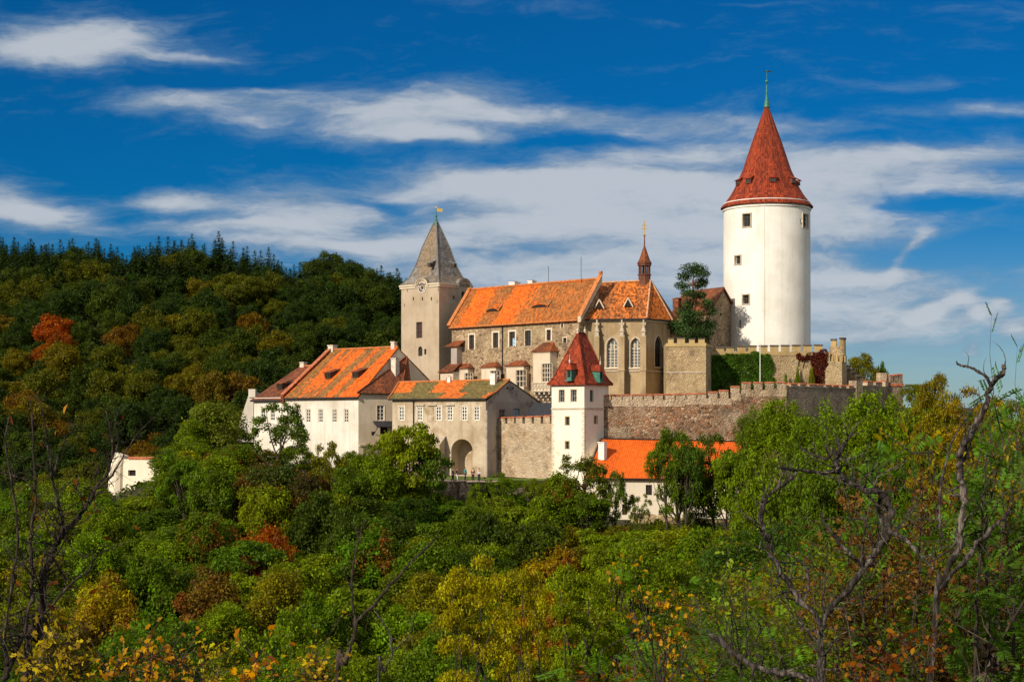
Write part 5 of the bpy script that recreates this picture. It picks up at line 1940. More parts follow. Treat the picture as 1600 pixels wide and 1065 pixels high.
def curtain_wall():
    A, B, C, D = plan(938.5, 207.6), plan(1229, 212.5), plan(1345, 226.5), plan(1396, 238)
    W, W2, W3 = Wall(A, B), Wall(B, C), Wall(C, D)
    t = thing('curtain_wall', 'long reddish rubble curtain wall with brick-capped merlons stepping up towards the keep', 'wall', (*((A + B) / 2), -13))
    m = MB()
    cuts = [(938.5, 1070, 624.5), (1070, 1143, 622), (1143, 1158, 615), (1158, 1229, 608.6)]
    for x0, x1, py in cuts:
        u0, u1 = W.uv(x0, py)[0], W.uv(x1, py)[0]
        W.block(m, max(0, u0), -13, u1, W.uv((x0 + x1) / 2, py)[1], 0, 1.0)
    m.build('wall', MAT['curtain_wall'], t)
    band = MB()
    for x0, x1, py in cuts:
        u0, u1 = W.uv(x0, py)[0], W.uv(x1, py)[0]
        z = W.uv((x0 + x1) / 2, py)[1]
        W.block(band, max(0.02, u0), z - 0.85, u1, z - 0.003, -0.035, 0.02)
    band.build('parapet_band', MAT['pale_wall'], t)
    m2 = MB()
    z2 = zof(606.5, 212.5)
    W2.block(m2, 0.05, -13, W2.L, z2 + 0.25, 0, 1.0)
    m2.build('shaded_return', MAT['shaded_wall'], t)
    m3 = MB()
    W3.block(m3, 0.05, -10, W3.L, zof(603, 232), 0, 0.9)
    m3.build('far_return', MAT['shaded_wall'], t)
    ml = [(945, 14, 616, 624.6)]
    ml += [(x, 12.5, y, 624.5) for x, y in ((963, 616), (980, 615.5), (996.5, 615.3), (1013, 615), (1029.5, 614.8), (1046, 614.4))]
    ml += [(1063, 12.5, 614, 624)] + [(1080, 12.5, 613.6, 622.3), (1097, 12.5, 613.2, 622), (1115, 12, 611, 621.8), (1132, 12, 608.6, 621.5), (1150, 11.5, 602.4, 615), (1167.5, 11.5, 596.3, 608.6), (1185.5, 11.5, 596, 608.5), (1203.5, 11.5, 595.8, 608.4), (1221.5, 12, 595.6, 608.3)]
    merlons(t, W, ml, 0.75, 'coping_brick', 'pale_wall')
    ml2 = [(1241, 10, 597.8, 606), (1255, 10, 598.2, 606.3), (1270, 11, 598.8, 606.8), (1282, 8.5, 599.3, 607), (1294.5, 8.5, 600, 607.5), (1306, 8, 600.6, 608), (1318, 8, 601, 608.4), (1330, 7, 601.3, 608.6)]
    merlons(t, W2, ml2, 0.75, 'coping_brick', 'pale_wall')
    ml3 = [(1360, 9, 594.5, 604), (1371, 5, 595.5, 603.8), (1376.5, 4, 596, 603.5), (1386, 5, 594, 603)]
    merlons(t, W3, ml3, 0.7, 'coping_brick', 'pale_wall')
    # taller pillar where the wall steps
    pl = MB()
    W2.block(pl, W2.uv(1337, 600)[0], -8, W2.L + 0.3, zof(594.5, 225.5), -0.12, 1.1)
    pl.build('pier', MAT['pale_wall'], t)


def end_turret():
    W = Wall(plan(1390, 236.5), plan(1411, 237.5))
    t = thing('end_turret', 'square shaded turret with red caps closing the far end of the curtain wall', 'turret', (*W.p0, -8))
    m = MB()
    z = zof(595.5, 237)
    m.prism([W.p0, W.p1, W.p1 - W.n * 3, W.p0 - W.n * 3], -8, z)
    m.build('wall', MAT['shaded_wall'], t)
    b = MB()
    W.block(b, -0.1, z - 0.7, W.L + 0.1, z - 0.35, -0.12, 0.0)
    b.build('string_course', MAT['coping_brick'], t)
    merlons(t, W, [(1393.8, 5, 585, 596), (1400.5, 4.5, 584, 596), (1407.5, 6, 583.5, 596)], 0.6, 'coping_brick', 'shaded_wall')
    p = MB()
    W.block(p, -1.4, -6, -0.2, zof(582.5, 237), 0.3, 1.3)
    p.build('pier', MAT['pale_wall'], t)


def bastion():
    A, B = plan(1041, 222.2), plan(1103, 221.4)
    W = Wall(A, B)
    C = plan(1112.5, 228)
    t = thing('pine_bastion', 'square tan stone bastion with a yellow plastered battlement below the pine', 'bastion', (*((A + B) / 2), -5))
    z1 = zof(541, 221.8)
    zc = zof(535.8, 221.8)
    m = MB()
    m.prism([A, B, C, C + Vector((-0.5, 6)), A + Vector((0.5, 11))], -5, zc)
    m.build('wall', MAT['bastion_wall'], t)
    b = MB()
    W.block(b, -0.06, z1, W.L + 0.04, zc - 0.02, -0.1, 0.0)
    Wr = Wall(B, C)
    Wr.block(b, 0.06, z1 - 0.01, Wr.L, zc - 0.03, -0.1, 0.0)
    b2 = MB()
    W.block(b2, -0.03, zof(581.5, 222) - 0.08, W.L, zof(581.5, 222) + 0.08, -0.08, 0.0)
    b.build('parapet_band', MAT['plaster_ochre'], t)
    b2.build('string_course', MAT['stone_trim'], t)
    merlons(t, W, [(1048, 9, 527.5, 536.3), (1064, 12, 527, 536.3), (1081, 9, 528.5, 536.3), (1096, 10, 528, 536.3)], 0.6, 'coping_dark', 'plaster_ochre', cap_h=0.16, dep0=0.02)


def ivy_wall():
    A, B = plan(1106, 227.2), plan(1297, 231.2)
    W = Wall(A, B)
    t = thing('upper_wall', 'upper battlement wall with dark capped merlons at the foot of the keep', 'wall', (*((A + B) / 2), -3))
    z0, z1 = W.uv(1200, 555)[1], W.uv(1200, 549)[1]
    m = MB()
    h = {'r': W.rect(1124.5, 560, 1137, 577), 'dep': 0.4}
    W.face(m, 0, -3, W.L, z1, [h])
    m.prism([B, B - W.n * 1.0, A - W.n * 1.0, A], -3, z1, closed=False)
    m.build('wall', MAT['bastion_wall'], t)
    window(t, W, h, 2, 2, MAT['frame_grey'], None, 0.25, 0.1, MAT['stone_trim'], 0.2)
    b = MB()
    W.block(b, 0.02, z0, W.L, z1 - 0.003, -0.07, 0.0)
    b.build('parapet_band', MAT['plaster_ochre'], t)
    ml = [(1126, 11, 541.5, 549.5), (1141, 12, 540.8, 549.4)]
    ml += [(1159.3 + 17.2 * i, 11.2, 539.3 - 0.25 * i, 549 - 0.1 * i) for i in range(8)]
    merlons(t, W, ml, 0.5, 'coping_dark', 'plaster_ochre', cap_h=0.2, over=0.09)
    # round corner bartizan
    c = plan(1309, 232.2)
    z = lambda py: zof(py, 231)
    k = thing('bartizan', 'round stone corner turret with tall dark capped merlons on the upper wall', 'turret', (*c, -3))
    r = 12.4 * 231 / F
    tw = MB()
    tw.lathe(c, [(0.75, z(568)), (0.85, z(564)), (r, z(556)), (r + 0.05, z(553)), (r, z(552)), (r, z(540.5)), (r - 0.35, z(540.4)), (r - 0.35, z(544))], 28)
    tw.build('wall', MAT['bastion_wall'], k, smooth=False)
    for q in range(6):
        a = -math.pi / 2 + (q - 2.5) * math.pi / 5.2
        cb = MB()
        d, n = Vector((-math.sin(a), math.cos(a), 0)), Vector((math.cos(a), math.sin(a), 0))
        cb.box(v3(c, (z(566) + z(555)) / 2) + n * (r - 0.1), d * 0.12, n * 0.22, UP * ((z(554.6) - z(565)) / 2))
        cb.build('corbel', MAT['plaster_ochre'], k)
    for a0, a1, top in ((-2.75, -1.98, 529), (-1.5, -0.35, 527), (0.1, 0.9, 528), (1.5, 2.4, 528)):
        mm = MB()
        n = 6
        for i in range(n):
            b0, b1 = a0 + (a1 - a0) * i / n, a0 + (a1 - a0) * (i + 1) / n
            def P(a, rr, zz):
                return Vector((c.x + rr * math.cos(a), c.y + rr * math.sin(a), zz))
            zt, zl = z(top), z(541)
            for (m_, zz0, zz1, ri, ro) in ((0, zl, zt - 0.25, r - 0.35, r), (1, zt - 0.25, zt, r - 0.43, r + 0.08)):
                q = [P(b0, ri, zz0), P(b0, ro, zz0), P(b1, ro, zz0), P(b1, ri, zz0), P(b0, ri, zz1), P(b0, ro, zz1), P(b1, ro, zz1), P(b1, ri, zz1)]
                fs = [(1, 2, 6, 5), (3, 0, 4, 7), (4, 5, 6, 7), (3, 2, 1, 0)]
                if i == 0:
                    fs.append((0, 1, 5, 4))
                if i == n - 1:
                    fs.append((2, 3, 7, 6))
                mm.add(q, fs, m_)
        mm.build('merlon', [MAT['plaster_ochre'], MAT['coping_dark']], k)
    # pier below and the stepped wall running down behind
    pr = MB()
    P0, P1 = plan(1288, 231.0), plan(1315.5, 230.6)
    P2 = plan(1323, 235)
    pr.prism([P0, P1, P2, P0 + Vector((0.5, 5))], -3, z(564.5))
    pr.build('pier', MAT['bastion_wall'], k)
    sl = thing('stepped_wall', 'low tan wall stepping down beside the corner turret', 'wall', (*P2, -3))
    for x0, x1, py in ((1322, 1329, 572), (1329, 1336, 578), (1336, 1344, 584), (1344, 1352, 590)):
        s = MB()
        Ws = Wall(plan(x0, 236), plan(x1, 237))
        Ws.block(s, 0, -3, Ws.L, zof(py, 236.5), 0, 0.8)
        Ws.block(s, -0.04, zof(py, 236.5), Ws.L + 0.04, zof(py, 236.5) + 0.15, -0.08, 0.88, 1)
        s.build('wall_step', [MAT['bastion_wall'], MAT['coping_dark']], sl)
    return W


def flagpole():
    p = at(1187.6, 612, 222)
    t = thing('flagpole', 'thin white flagpole in front of the ivy-covered upper wall', 'flagpole', (p.x, p.y, 2.0))
    m = MB()
    m.tube([Vector((p.x, p.y, 2.0)), Vector((p.x, p.y, zof(537, 222)))], [0.07, 0.045], 8)
    m.lathe((p.x, p.y), [(0.03, zof(537.5, 222)), (0.1, zof(536.5, 222)), (0.03, zof(535.5, 222))], 8)
    m.build('pole', MAT['pole_white'], t)
    b = MB()
    b.lathe((p.x, p.y), [(0.3, 2.0), (0.3, 2.4), (0.08, 2.5)], 10)
    b.build('base', MAT['stone_trim'], t)


def rough_wall(name, label, pts, th, mat, cat='wall', amp=0.35, seed=1, cols=22, rows=9):
    """a weathered stone face: pts = list of (plan point, top z, foot z) along its length"""
    rng = np.random.default_rng(seed)
    n = len(pts)
    m = MB()
    vs = []
    for side in (0, 1):
        for j in range(rows + 1):
            for i in range(cols + 1):
                f = i / cols * (n - 1)
                k = min(n - 2, int(f))
                w = f - k
                p = pts[k][0].lerp(pts[k + 1][0], w)
                zt = pts[k][1] * (1 - w) + pts[k + 1][1] * w
                zb = pts[k][2] * (1 - w) + pts[k + 1][2] * w
                d = (pts[k + 1][0] - pts[k][0]).normalized()
                nn = Vector((d.y, -d.x))
                v = j / rows
                off = (rng.random() - 0.5) * amp + (1 - v) * 0.5
                q = p + nn * (off if side == 0 else -th)
                z = zb + (zt - zb) * v + (rng.random() - 0.5) * amp * (1.4 if j == rows else 0.5)
                vs.append((q.x, q.y, z))
    c = cols + 1
    fs = []
    off = (rows + 1) * c
    for j in range(rows):
        for i in range(cols):
            a = j * c + i
            fs.append((a, a + 1, a + c + 1, a + c))
            fs.append((off + a + c, off + a + c + 1, off + a + 1, off + a))
    for i in range(cols):
        a = rows * c + i
        fs.append((a, a + 1, off + a + 1, off + a))
    for j in range(rows):
        a = j * c
        fs.append((a, a + c, off + a + c, off + a))
        a += cols
        fs.append((a + c, a, off + a, off + a + c))
    m.add(vs, fs)
    return tag(m.build(name, mat), label, cat)


round_tower()
clock_tower()
palace()
chapel()
square_tower()
low_house()
gallery()
left_wing()
annex_between()
shed()
brown_house()
watch_house()
gate_wall()
curtain_wall()
end_turret()
bastion()
IVY_W = ivy_wall()
flagpole()
rough_wall('rock_outcrop', 'reddish rock face below the visitors on the castle path', [(plan(652, 197.4), zof(759, 197), -15), (plan(690, 196.0), zof(757, 196), -15), (plan(722, 195.6), zof(758, 195.6), -15), (plan(744, 197.5), zof(764, 197), -15)], 4.0, MAT['rock'], 'rock', 0.9, 3)
rough_wall('retaining_wall', 'tan rock face showing between trees below the long white wing', [(plan(528, 203), zof(752, 203), -16), (plan(545, 201.5), zof(741, 202), -16), (plan(570, 201), zof(750, 202), -16)], 1.6, MAT['rock'], 'rock', 0.8, 4)
rough_wall('garden_wall', 'rubble terrace wall running below the cream low house', [(plan(985, 197.0), zof(800, 197), -17), (plan(1030, 196.6), zof(805, 197), -17), (plan(1100, 197.5), zof(811, 197), -17), (plan(1160, 199), zof(816, 198), -17)], 0.8, MAT['bastion_wall'], 'wall', 0.25, 5)
rough_wall('crag', 'pale crumbling crag on the slope beneath the battlement wall', [(plan(796, 195.4), zof(766, 195), -17), (plan(812, 194.2), zof(770, 194), -17), (plan(834, 194.0), zof(786, 194), -17), (plan(852, 195.2), zof(800, 195), -17)], 3.0, MAT['pale_wall'], 'rock', 1.0, 6)
rough_wall('wall_fragment', 'square pale ruined wall fragment standing on the wooded slope', [(plan(817, 190), zof(843, 190), -20), (plan(836, 189), zof(836, 189), -20), (plan(850, 189.4), zof(831, 189), -20)], 1.4, MAT['pale_wall'], 'wall', 0.25, 7)
# ================================================================== plants
def np_mesh(name, verts, faces_n, mat, quads=True):
    """verts (N, k, 3): N polygons of k corners, each a leaf of its own"""
    n, k, _ = verts.shape
    me = bpy.data.meshes.new(name)
    me.vertices.add(n * k)
    me.vertices.foreach_set('co', verts.reshape(-1).astype(np.float32))
    me.loops.add(n * k)
    me.loops.foreach_set('vertex_index', np.arange(n * k, dtype=np.int32))
    me.polygons.add(n)
    me.polygons.foreach_set('loop_start', np.arange(0, n * k, k, dtype=np.int32))
    me.update(calc_edges=True)
    me.materials.append(mat)
    me.validate()
    return me


def unit(a):
    return a / np.maximum(np.linalg.norm(a, axis=-1, keepdims=True), 1e-9)


def leaf_polys(pts, nrm, size, asp, rng, droop=None, shape='diamond'):
    """one leaf polygon per point: nrm its face, size its half length"""
    n = len(pts)
    nrm = unit(nrm)
    t = rng.normal(size=(n, 3))
    if droop is not None:
        t = t * 0.5 + droop
    t = unit(t - nrm * (t * nrm).sum(1, keepdims=True))
    b = np.cross(nrm, t)
    s = np.asarray(size).reshape(-1, 1) * np.ones((n, 1))
    if shape == 'diamond':
        prof = [(-1, 0, 0), (-0.1, 1, 0.18), (1, 0, -0.1), (-0.1, -1, 0.18)]
    elif shape == 'leaf':
        prof = [(-1, 0, 0), (-0.5, .75, .15), (0.15, .9, .2), (1, 0, -.15), (0.15, -.9, .2), (-0.5, -.75, .15)]
    else:   # lobed
        prof = [(-1, 0, 0), (-.75, .8, .1), (-.2, .55, .1), (.05, 1.0, .25), (.4, .45, .05), (1, 0, -.2), (.4, -.45, .05), (.05, -1.0, .25), (-.2, -.55, .1), (-.75, -.8, .1)]
    return np.stack([pts + t * s * a + b * s * asp * c + nrm * s * d for a, c, d in prof], 1)


def crown_points(lobes, n, rng, centre, inner=0.42, up=0.35, wild=0.55, squash=1.0):
    """lobes: (x, y, z, rx, rz). Leaves sit on and just under the outside of each lobe"""
    L = np.array(lobes, float)
    w = L[:, 3] * (L[:, 3] + L[:, 4])
    k = rng.choice(len(L), size=n, p=w / w.sum())
    d = unit(rng.normal(size=(n, 3)))
    c = L[k, :3]
    out = unit(c - np.array(centre) + 1e-3)
    flip = ((d * out).sum(1) < -0.35)
    d[flip] *= -1
    r = inner + (1.32 - inner) * rng.random((n, 1)) ** 0.85
    rad = np.stack([L[k, 3], L[k, 3], L[k, 4]], 1)
    p = c + d * rad * r + rng.normal(size=(n, 3)) * 0.15 * rad
    nr = d * 0.6 + np.array([0, 0, up]) + rng.normal(size=(n, 3)) * wild
    return p, nr


def limb_mesh(name, H, r, tips, rng, mat, base=0.3, lean=0.05, n=7):
    mb = MB()
    k = 7
    tr = []
    for i in range(k):
        f = i / (k - 1)
        tr.append(Vector((rng.normal() * lean * H * f, rng.normal() * lean * H * f, -0.6 + (H * 0.82 + 0.6) * f)))
    rad = [r * (1.25 if i == 0 else 1.0) * (1 - 0.85 * i / (k - 1)) for i in range(k)]
    mb.tube(tr, rad, n)
    for tp in tips:
        tp = Vector(tp)
        f = min(0.85, max(base, (tp.z / H) * 0.62))
        i = f * (k - 1)
        a = tr[int(i)].lerp(tr[min(k - 1, int(i) + 1)], i - int(i))
        m1 = a.lerp(tp, 0.5) + Vector((rng.normal() * 0.05 * H, rng.normal() * 0.05 * H, -0.02 * H))
        mb.tube([a, m1, tp], [r * 0.42 * (1 - f * .5), r * 0.25, r * 0.06], 5)
    o = mb.build(name, mat, loc=(0, 0, 0))
    me = o.data
    bpy.data.objects.remove(o)
    return me


def broadleaf(seed, R_=3.2, H=9.5, base=0.22, nl=17, lr=(0.30, 0.44), n=7000, leaf=0.2, asp=0.55, mat='leaf', style='round', bark_='bark', wild=0.55):
    rng = np.random.default_rng(seed)
    cz = H * (1 + base) / 2
    hz = H * (1 - base) / 2
    lobes = []
    for i in range(nl):
        d = unit(rng.normal(size=3))
        if i % 3 == 0:
            d[2] = abs(d[2])
        rr = rng.uniform(0.50, 0.92)
        l = R_ * rng.uniform(*lr)
        lz = l * rng.uniform(0.7, 1.0)
        if style == 'shoots':
            d[2] = abs(d[2]) * 0.9 + 0.1
            l = R_ * rng.uniform(0.10, 0.19)
            lz = l * rng.uniform(0.9, 1.5)
            rr = rng.uniform(0.35, 0.95)
        if style == 'tiers':
            lz = l * 0.45
        lobes.append((d[0] * rr * R_, d[1] * rr * R_, cz + d[2] * rr * hz, l, lz))
    if style in ('round', 'shoots'):
        lobes.append((0, 0, cz, R_ * 0.62, hz * 0.7))
    p, nr = crown_points(lobes, n, rng, (0, 0, cz - hz * 0.3), wild=wild)
    keep = p[:, 2] > H * base * 0.55
    p, nr = p[keep], nr[keep]
    s = leaf * rng.uniform(0.6, 1.35, len(p))
    v = leaf_polys(p, nr, s, asp, rng)
    cm = np_mesh('crown', v, 4, MAT[mat])
    tips = [l[:3] for l in lobes[:9]]
    tm = limb_mesh('trunk', H, 0.035 * H * 0.75, tips, rng, MAT[bark_], base=base * 0.9)
    return tm, cm, H, R_


def conifer(seed, H=16.0, R_=2.9, n_wh=34, leaf=0.46):
    rng = np.random.default_rng(seed)
    P, N, D = [], [], []
    for w in range(n_wh):
        f = w / (n_wh - 1)
        z = H * (0.08 + 0.90 * f) + rng.normal() * 0.2
        L = R_ * (1 - f) ** 0.85 * rng.uniform(0.6, 1.2) + 0.2
        nb = int(9 - 4 * f)
        a0 = rng.random() * 6.28
        for b in range(nb):
            a = a0 + 6.283 * b / nb + rng.normal() * 0.25
            Lb = L * rng.uniform(0.55, 1.2)
            m = max(3, int(Lb / 0.16))
            for q in range(m):
                g = (q + 0.5) / m
                r = Lb * g
                P.append((r * math.cos(a) + rng.normal() * .08, r * math.sin(a) + rng.normal() * .08, z - Lb * 0.42 * g + 0.18 * Lb * g * g + rng.normal() * 0.2))
                N.append((math.cos(a) * 0.35 + rng.normal() * 0.35, math.sin(a) * 0.35 + rng.normal() * 0.35, 0.8))
                D.append((math.cos(a) * 0.8, math.sin(a) * 0.8, -0.55))
    for q in range(10):
        P.append((0, 0, H * 0.93 + q * 0.12))
        N.append((rng.normal(), rng.normal(), 0.1))
        D.append((0, 0, 2.5))
    P, N, D = np.array(P), np.array(N), np.array(D)
    v = leaf_polys(P, N, leaf * (1 - 0.62 * np.clip(P[:, 2] / H, 0, 1)) * rng.uniform(0.7, 1.3, len(P)), 0.42, rng, droop=D * 1.6)
    cm = np_mesh('crown', v, 4, MAT['needles'])
    mb = MB()
    mb.tube([(0, 0, -0.6), (0, 0, H * 0.5), (0, 0, H)], [0.22, 0.13, 0.02], 6)
    o = mb.build('trunk', MAT['bark'], loc=(0, 0, 0))
    tm = o.data
    bpy.data.objects.remove(o)
    return tm, cm, H, R_


def put_tree(proto, name, label, cat, group, loc, sxy, sz, rot, colour, single=False):
    tm, cm, H, R_ = proto
    if single:
        o = bpy.data.objects.new(name, cm)
        scene.collection.objects.link(o)
        o.location, o.scale, o.rotation_euler = loc, (sxy, sxy, sz), (0, 0, rot)
        o.color = tuple(colour) + (1,)
        return tag(o, label, cat, group)
    t = thing(name, label, cat, loc, group)
    t.scale, t.rotation_euler = (sxy, sxy, sz), (0, 0, rot)
    for nm, me in (('trunk', tm), ('crown', cm)):
        o = bpy.data.objects.new(nm, me)
        scene.collection.objects.link(o)
        o.parent = t
        o.color = tuple(colour) + (1,)
    return t


DARK, MID, FRESH, OLIVE = (0.050, 0.082, 0.007), (0.090, 0.135, 0.008), (0.140, 0.190, 0.010), (0.145, 0.138, 0.009)
LIME, YELLOW, GOLD, ORANGE_, RED_, BROWN_ = (0.175, 0.205, 0.010), (0.30, 0.22, 0.010), (0.32, 0.18, 0.010), (0.32, 0.085, 0.010), (0.34, 0.05, 0.010), (0.13, 0.075, 0.012)
WORD = {DARK: 'dark green', MID: 'mid green', FRESH: 'fresh green', OLIVE: 'olive green', LIME: 'yellow-green', YELLOW: 'yellow', GOLD: 'golden', ORANGE_: 'orange', RED_: 'red', BROWN_: 'russet brown'}

ROUND = [broadleaf(q, 3.3, 9.5, 0.2, 44, (0.14, 0.31), n=9800, leaf=0.14) for q in (11, 12, 13, 14)]
TALL = [broadleaf(q, 2.7, 11.5, 0.25, 44, (0.15, 0.33), n=9800, leaf=0.14) for q in (21, 22)]
TIER = [broadleaf(q, 3.4, 9.0, 0.3, 26, (0.20, 0.34), n=6600, leaf=0.15, style='tiers') for q in (31, 32)]
SHOOT = [broadleaf(q, 3.4, 8.0, 0.1, 80, n=9500, leaf=0.15, style='shoots') for q in (41, 42)]
NEARBY = [broadleaf(q, 3.3, 11.0, 0.18, 70, (0.10, 0.26), n=18000, leaf=0.085) for q in (45, 46, 47)]
NEARTUMN = [broadleaf(q, 3.2, 12.0, 0.18, 38, (0.14, 0.28), n=15000, leaf=0.10, mat='leaf_autumn') for q in (48, 49)]
HIGH = [broadleaf(q, 3.2, 15.0, 0.55, 70, (0.10, 0.22), n=15000, leaf=0.075, style='tiers') for q in (58, 59, 60)]
GREAT = [broadleaf(q, 4.6, 17.0, 0.2, 80, (0.10, 0.24), n=19000, leaf=0.15) for q in (54, 55)]
GREAT_SHOOT = [broadleaf(q, 4.2, 17.0, 0.42, 130, n=20000, leaf=0.125, style='shoots') for q in (56, 57)]
AIRY = [broadleaf(q, 3.4, 10.0, 0.35, 48, (0.09, 0.19), n=5200, leaf=0.125, style='airy') for q in (51, 52, 53)]
AUTUMN = [broadleaf(q, 3.2, 9.5, 0.22, 40, (0.14, 0.31), n=8600, leaf=0.15, mat='leaf_autumn') for q in (61, 62)]
HILL = [broadleaf(q, 5.6, 13.0, 0.2, 42, (0.13, 0.31), n=7800, leaf=0.27) for q in (71, 72, 73, 74, 75)]
SPRUCE = [conifer(q) for q in (81, 82, 83)]

prng = random.Random(5)


# ------------------------------------------------------------------ the wooded hill
def hidden_behind(px, py):
    """rows below which the castle and the nearer trees hide the hill"""
    return py > np.interp(px, [-80, 160, 250, 380, 400, 470, 520, 610, 625, 640, 740, 800], [772, 765, 745, 690, 640, 600, 575, 570, 520, 460, 480, 470])


def hill_wood():  # the shade over the hill is put into its darker leaf colours
    r = random.Random(77)
    ns = nb = 0
    # conifers along the crest and in a belt below it
    belt = []
    for _ in range(3000):
        Y = r.uniform(492, 566)
        px = r.uniform(-50, 640)
        x = (px - CX) * Y / F
        if px > 430 and r.random() < 0.55:
            continue
        if any((a - x) ** 2 + (b - Y) ** 2 < 3.5 ** 2 for a, b in belt):
            continue
        belt.append((x, Y))
    for (x, Y) in belt[:290]:
        px = 800 + x * F / Y
        s = r.choice((r.uniform(0.5, 0.72), r.uniform(0.6, 0.92)))
        put_tree(r.choice(SPRUCE), 'spruce_tree', 'dark pointed spruce in the conifer belt along the crest of the wooded hill', 'tree', 'spruces on the wooded hill',
                 (x, Y, gz(x, Y) - 0.6), s * r.uniform(1.7, 2.5), s, r.uniform(0, 6.28), (0.034, 0.058, 0.010), single=True)
        ns += 1
    cell = {}
    cand = []
    for _ in range(30000):
        Y = 300 + 262 * r.random()
        px = r.uniform(-70, 790)
        x = (px - CX) * Y / F
        d = 6.7 + (Y - 300) / 260 * 0.6
        gx, gy = int(x // 10), int(Y // 10)
        if any((a - x) ** 2 + (b - Y) ** 2 < d * d for i in (-1, 0, 1) for j in (-1, 0, 1) for (a, b) in cell.get((gx + i, gy + j), ())):
            continue
        cell.setdefault((gx, gy), []).append((x, Y))
        z = gz(x, Y)
        py = HY - (z + 9) * F / Y
        if hidden_behind(px, py) or (Y > 500 and px < 480 and r.random() < 0.9):
            continue
        cand.append((x, Y, z, px, py))
    rest = []
    for (x, Y, z, px, py) in sorted(cand, key=lambda c: c[1]):
        if nb >= 298:
            rest.append((x, Y, z))
            continue
        u = r.random()
        v = 0.5 + 0.5 * math.sin(x * 0.045 + 1.3) * math.sin(Y * 0.05 + x * 0.02)
        if u < 0.30 + 0.25 * v:
            col = (0.030, 0.052, 0.006)
        elif u < 0.74:
            col = (0.052, 0.073, 0.007)
        elif u < 0.925:
            col = (0.092, 0.095, 0.007)
        elif u < 0.985:
            col = (0.135, 0.108, 0.008)
        else:
            col = (0.14, 0.075, 0.008)
        lab = 'rounded broadleaf tree in the dense wood covering the shaded hillside'
        for (ox, oy, cc, ll) in ORANGE_HILL:
            if not cc[3] and abs(px - ox) < 15 and abs(py - oy) < 14:
                col, lab = cc[:3], ll
                cc[3] = True
                break
        nb += 1
        s = r.uniform(0.68, 1.05)
        put_tree(r.choice(HILL), 'hillside_tree', lab, 'tree', 'broadleaf trees on the wooded hill', (x, Y, z - 2.0), s, s * r.uniform(0.8, 1.15), r.uniform(0, 6.28), col, single=True)
    if rest:   # the farthest crowns, beyond three hundred, merge into one mass
        parts = []
        for (x, Y, z) in rest:
            me = r.choice(HILL)[1]
            co = np.empty(len(me.vertices) * 3, dtype=np.float32)
            me.vertices.foreach_get('co', co)
            co = co.reshape(-1, 4, 3)[::2]
            s, a = r.uniform(0.68, 1.05), r.uniform(0, 6.28)
            ca, sa = math.cos(a), math.sin(a)
            q = np.stack([co[..., 0] * ca - co[..., 1] * sa, co[..., 0] * sa + co[..., 1] * ca, co[..., 2]], -1) * s
            parts.append(q + np.array([x, Y, z - 2.0]))
        o = bpy.data.objects.new('distant_wood', np_mesh('distant_wood', np.concatenate(parts), 4, MAT['leaf']))
        scene.collection.objects.link(o)
        o.color = (0.052, 0.073, 0.007, 1)
        tag(o, kind='stuff')
    # low growth between them that reads as one mass
    rng = np.random.default_rng(8)
    n = 60000
    Y = rng.uniform(296, 566, n)
    x = (rng.uniform(-80, 790, n) - CX) * Y / F
    z = ground_z(x, Y) + rng.random(n) ** 1.5 * 4.5
    P = np.stack([x, Y, z], 1)
    v = leaf_polys(P, rng.normal(size=(n, 3)) * 0.6 + np.array([0, -0.2, 0.6]), rng.uniform(0.35, 0.9, n), 0.6, rng)
    o = bpy.data.objects.new('hill_undergrowth', np_mesh('hill_undergrowth', v, 4, MAT['leaf']))
    scene.collection.objects.link(o)
    o.color = (0.036, 0.055, 0.007, 1)
    tag(o, kind='stuff')
    print('hill trees', nb, 'of', len(cand), 'spruces', ns)


ORANGE_HILL = [(72, 500, [0.30, 0.060, 0.008, False], 'orange-red tree high on the dark hillside'), (62, 533, [0.26, 0.065, 0.008, False], 'orange tree just below the orange-red one on the hillside'),
               (92, 520, [0.22, 0.055, 0.010, False], 'dull red autumn tree beside the orange one on the hillside'), (8, 490, [0.15, 0.10, 0.012, False], 'ochre autumn tree near the edge of the hillside wood'),
               (185, 513, [0.15, 0.075, 0.010, False], 'golden-topped tree half way up the hillside'), (335, 600, [0.14, 0.10, 0.012, False], 'golden tree low on the hillside above the long wing'),
               (370, 608, [0.15, 0.085, 0.012, False], 'brownish golden tree just above the long wing roof'), (345, 440, [0.10, 0.105, 0.012, False], 'olive-yellow tree high on the hillside under the spruces')]
hill_wood()


# ------------------------------------------------------------------ trees placed one by one
def tree(proto, px, top, Y, wpx, colour, name, label, cat='tree', group=None, rot=None, sink=0.3, wide=1.0):
    """a tree whose crown is centred on px, its top at photo row `top`, wpx wide, standing on the ground at depth Y"""
    tm, cm, H, R_ = proto
    x = (px - CX) * Y / F
    z = gz(x, Y) - sink
    ht = zof(top, Y) - z
    sz = ht / (H * 0.98)
    sx = wpx * Y / F / 2 / (R_ * 1.12) * wide
    return put_tree(proto, name, label, cat, group, (x, Y, z), sx, sz, prng.uniform(0, 6.28) if rot is None else rot, colour)


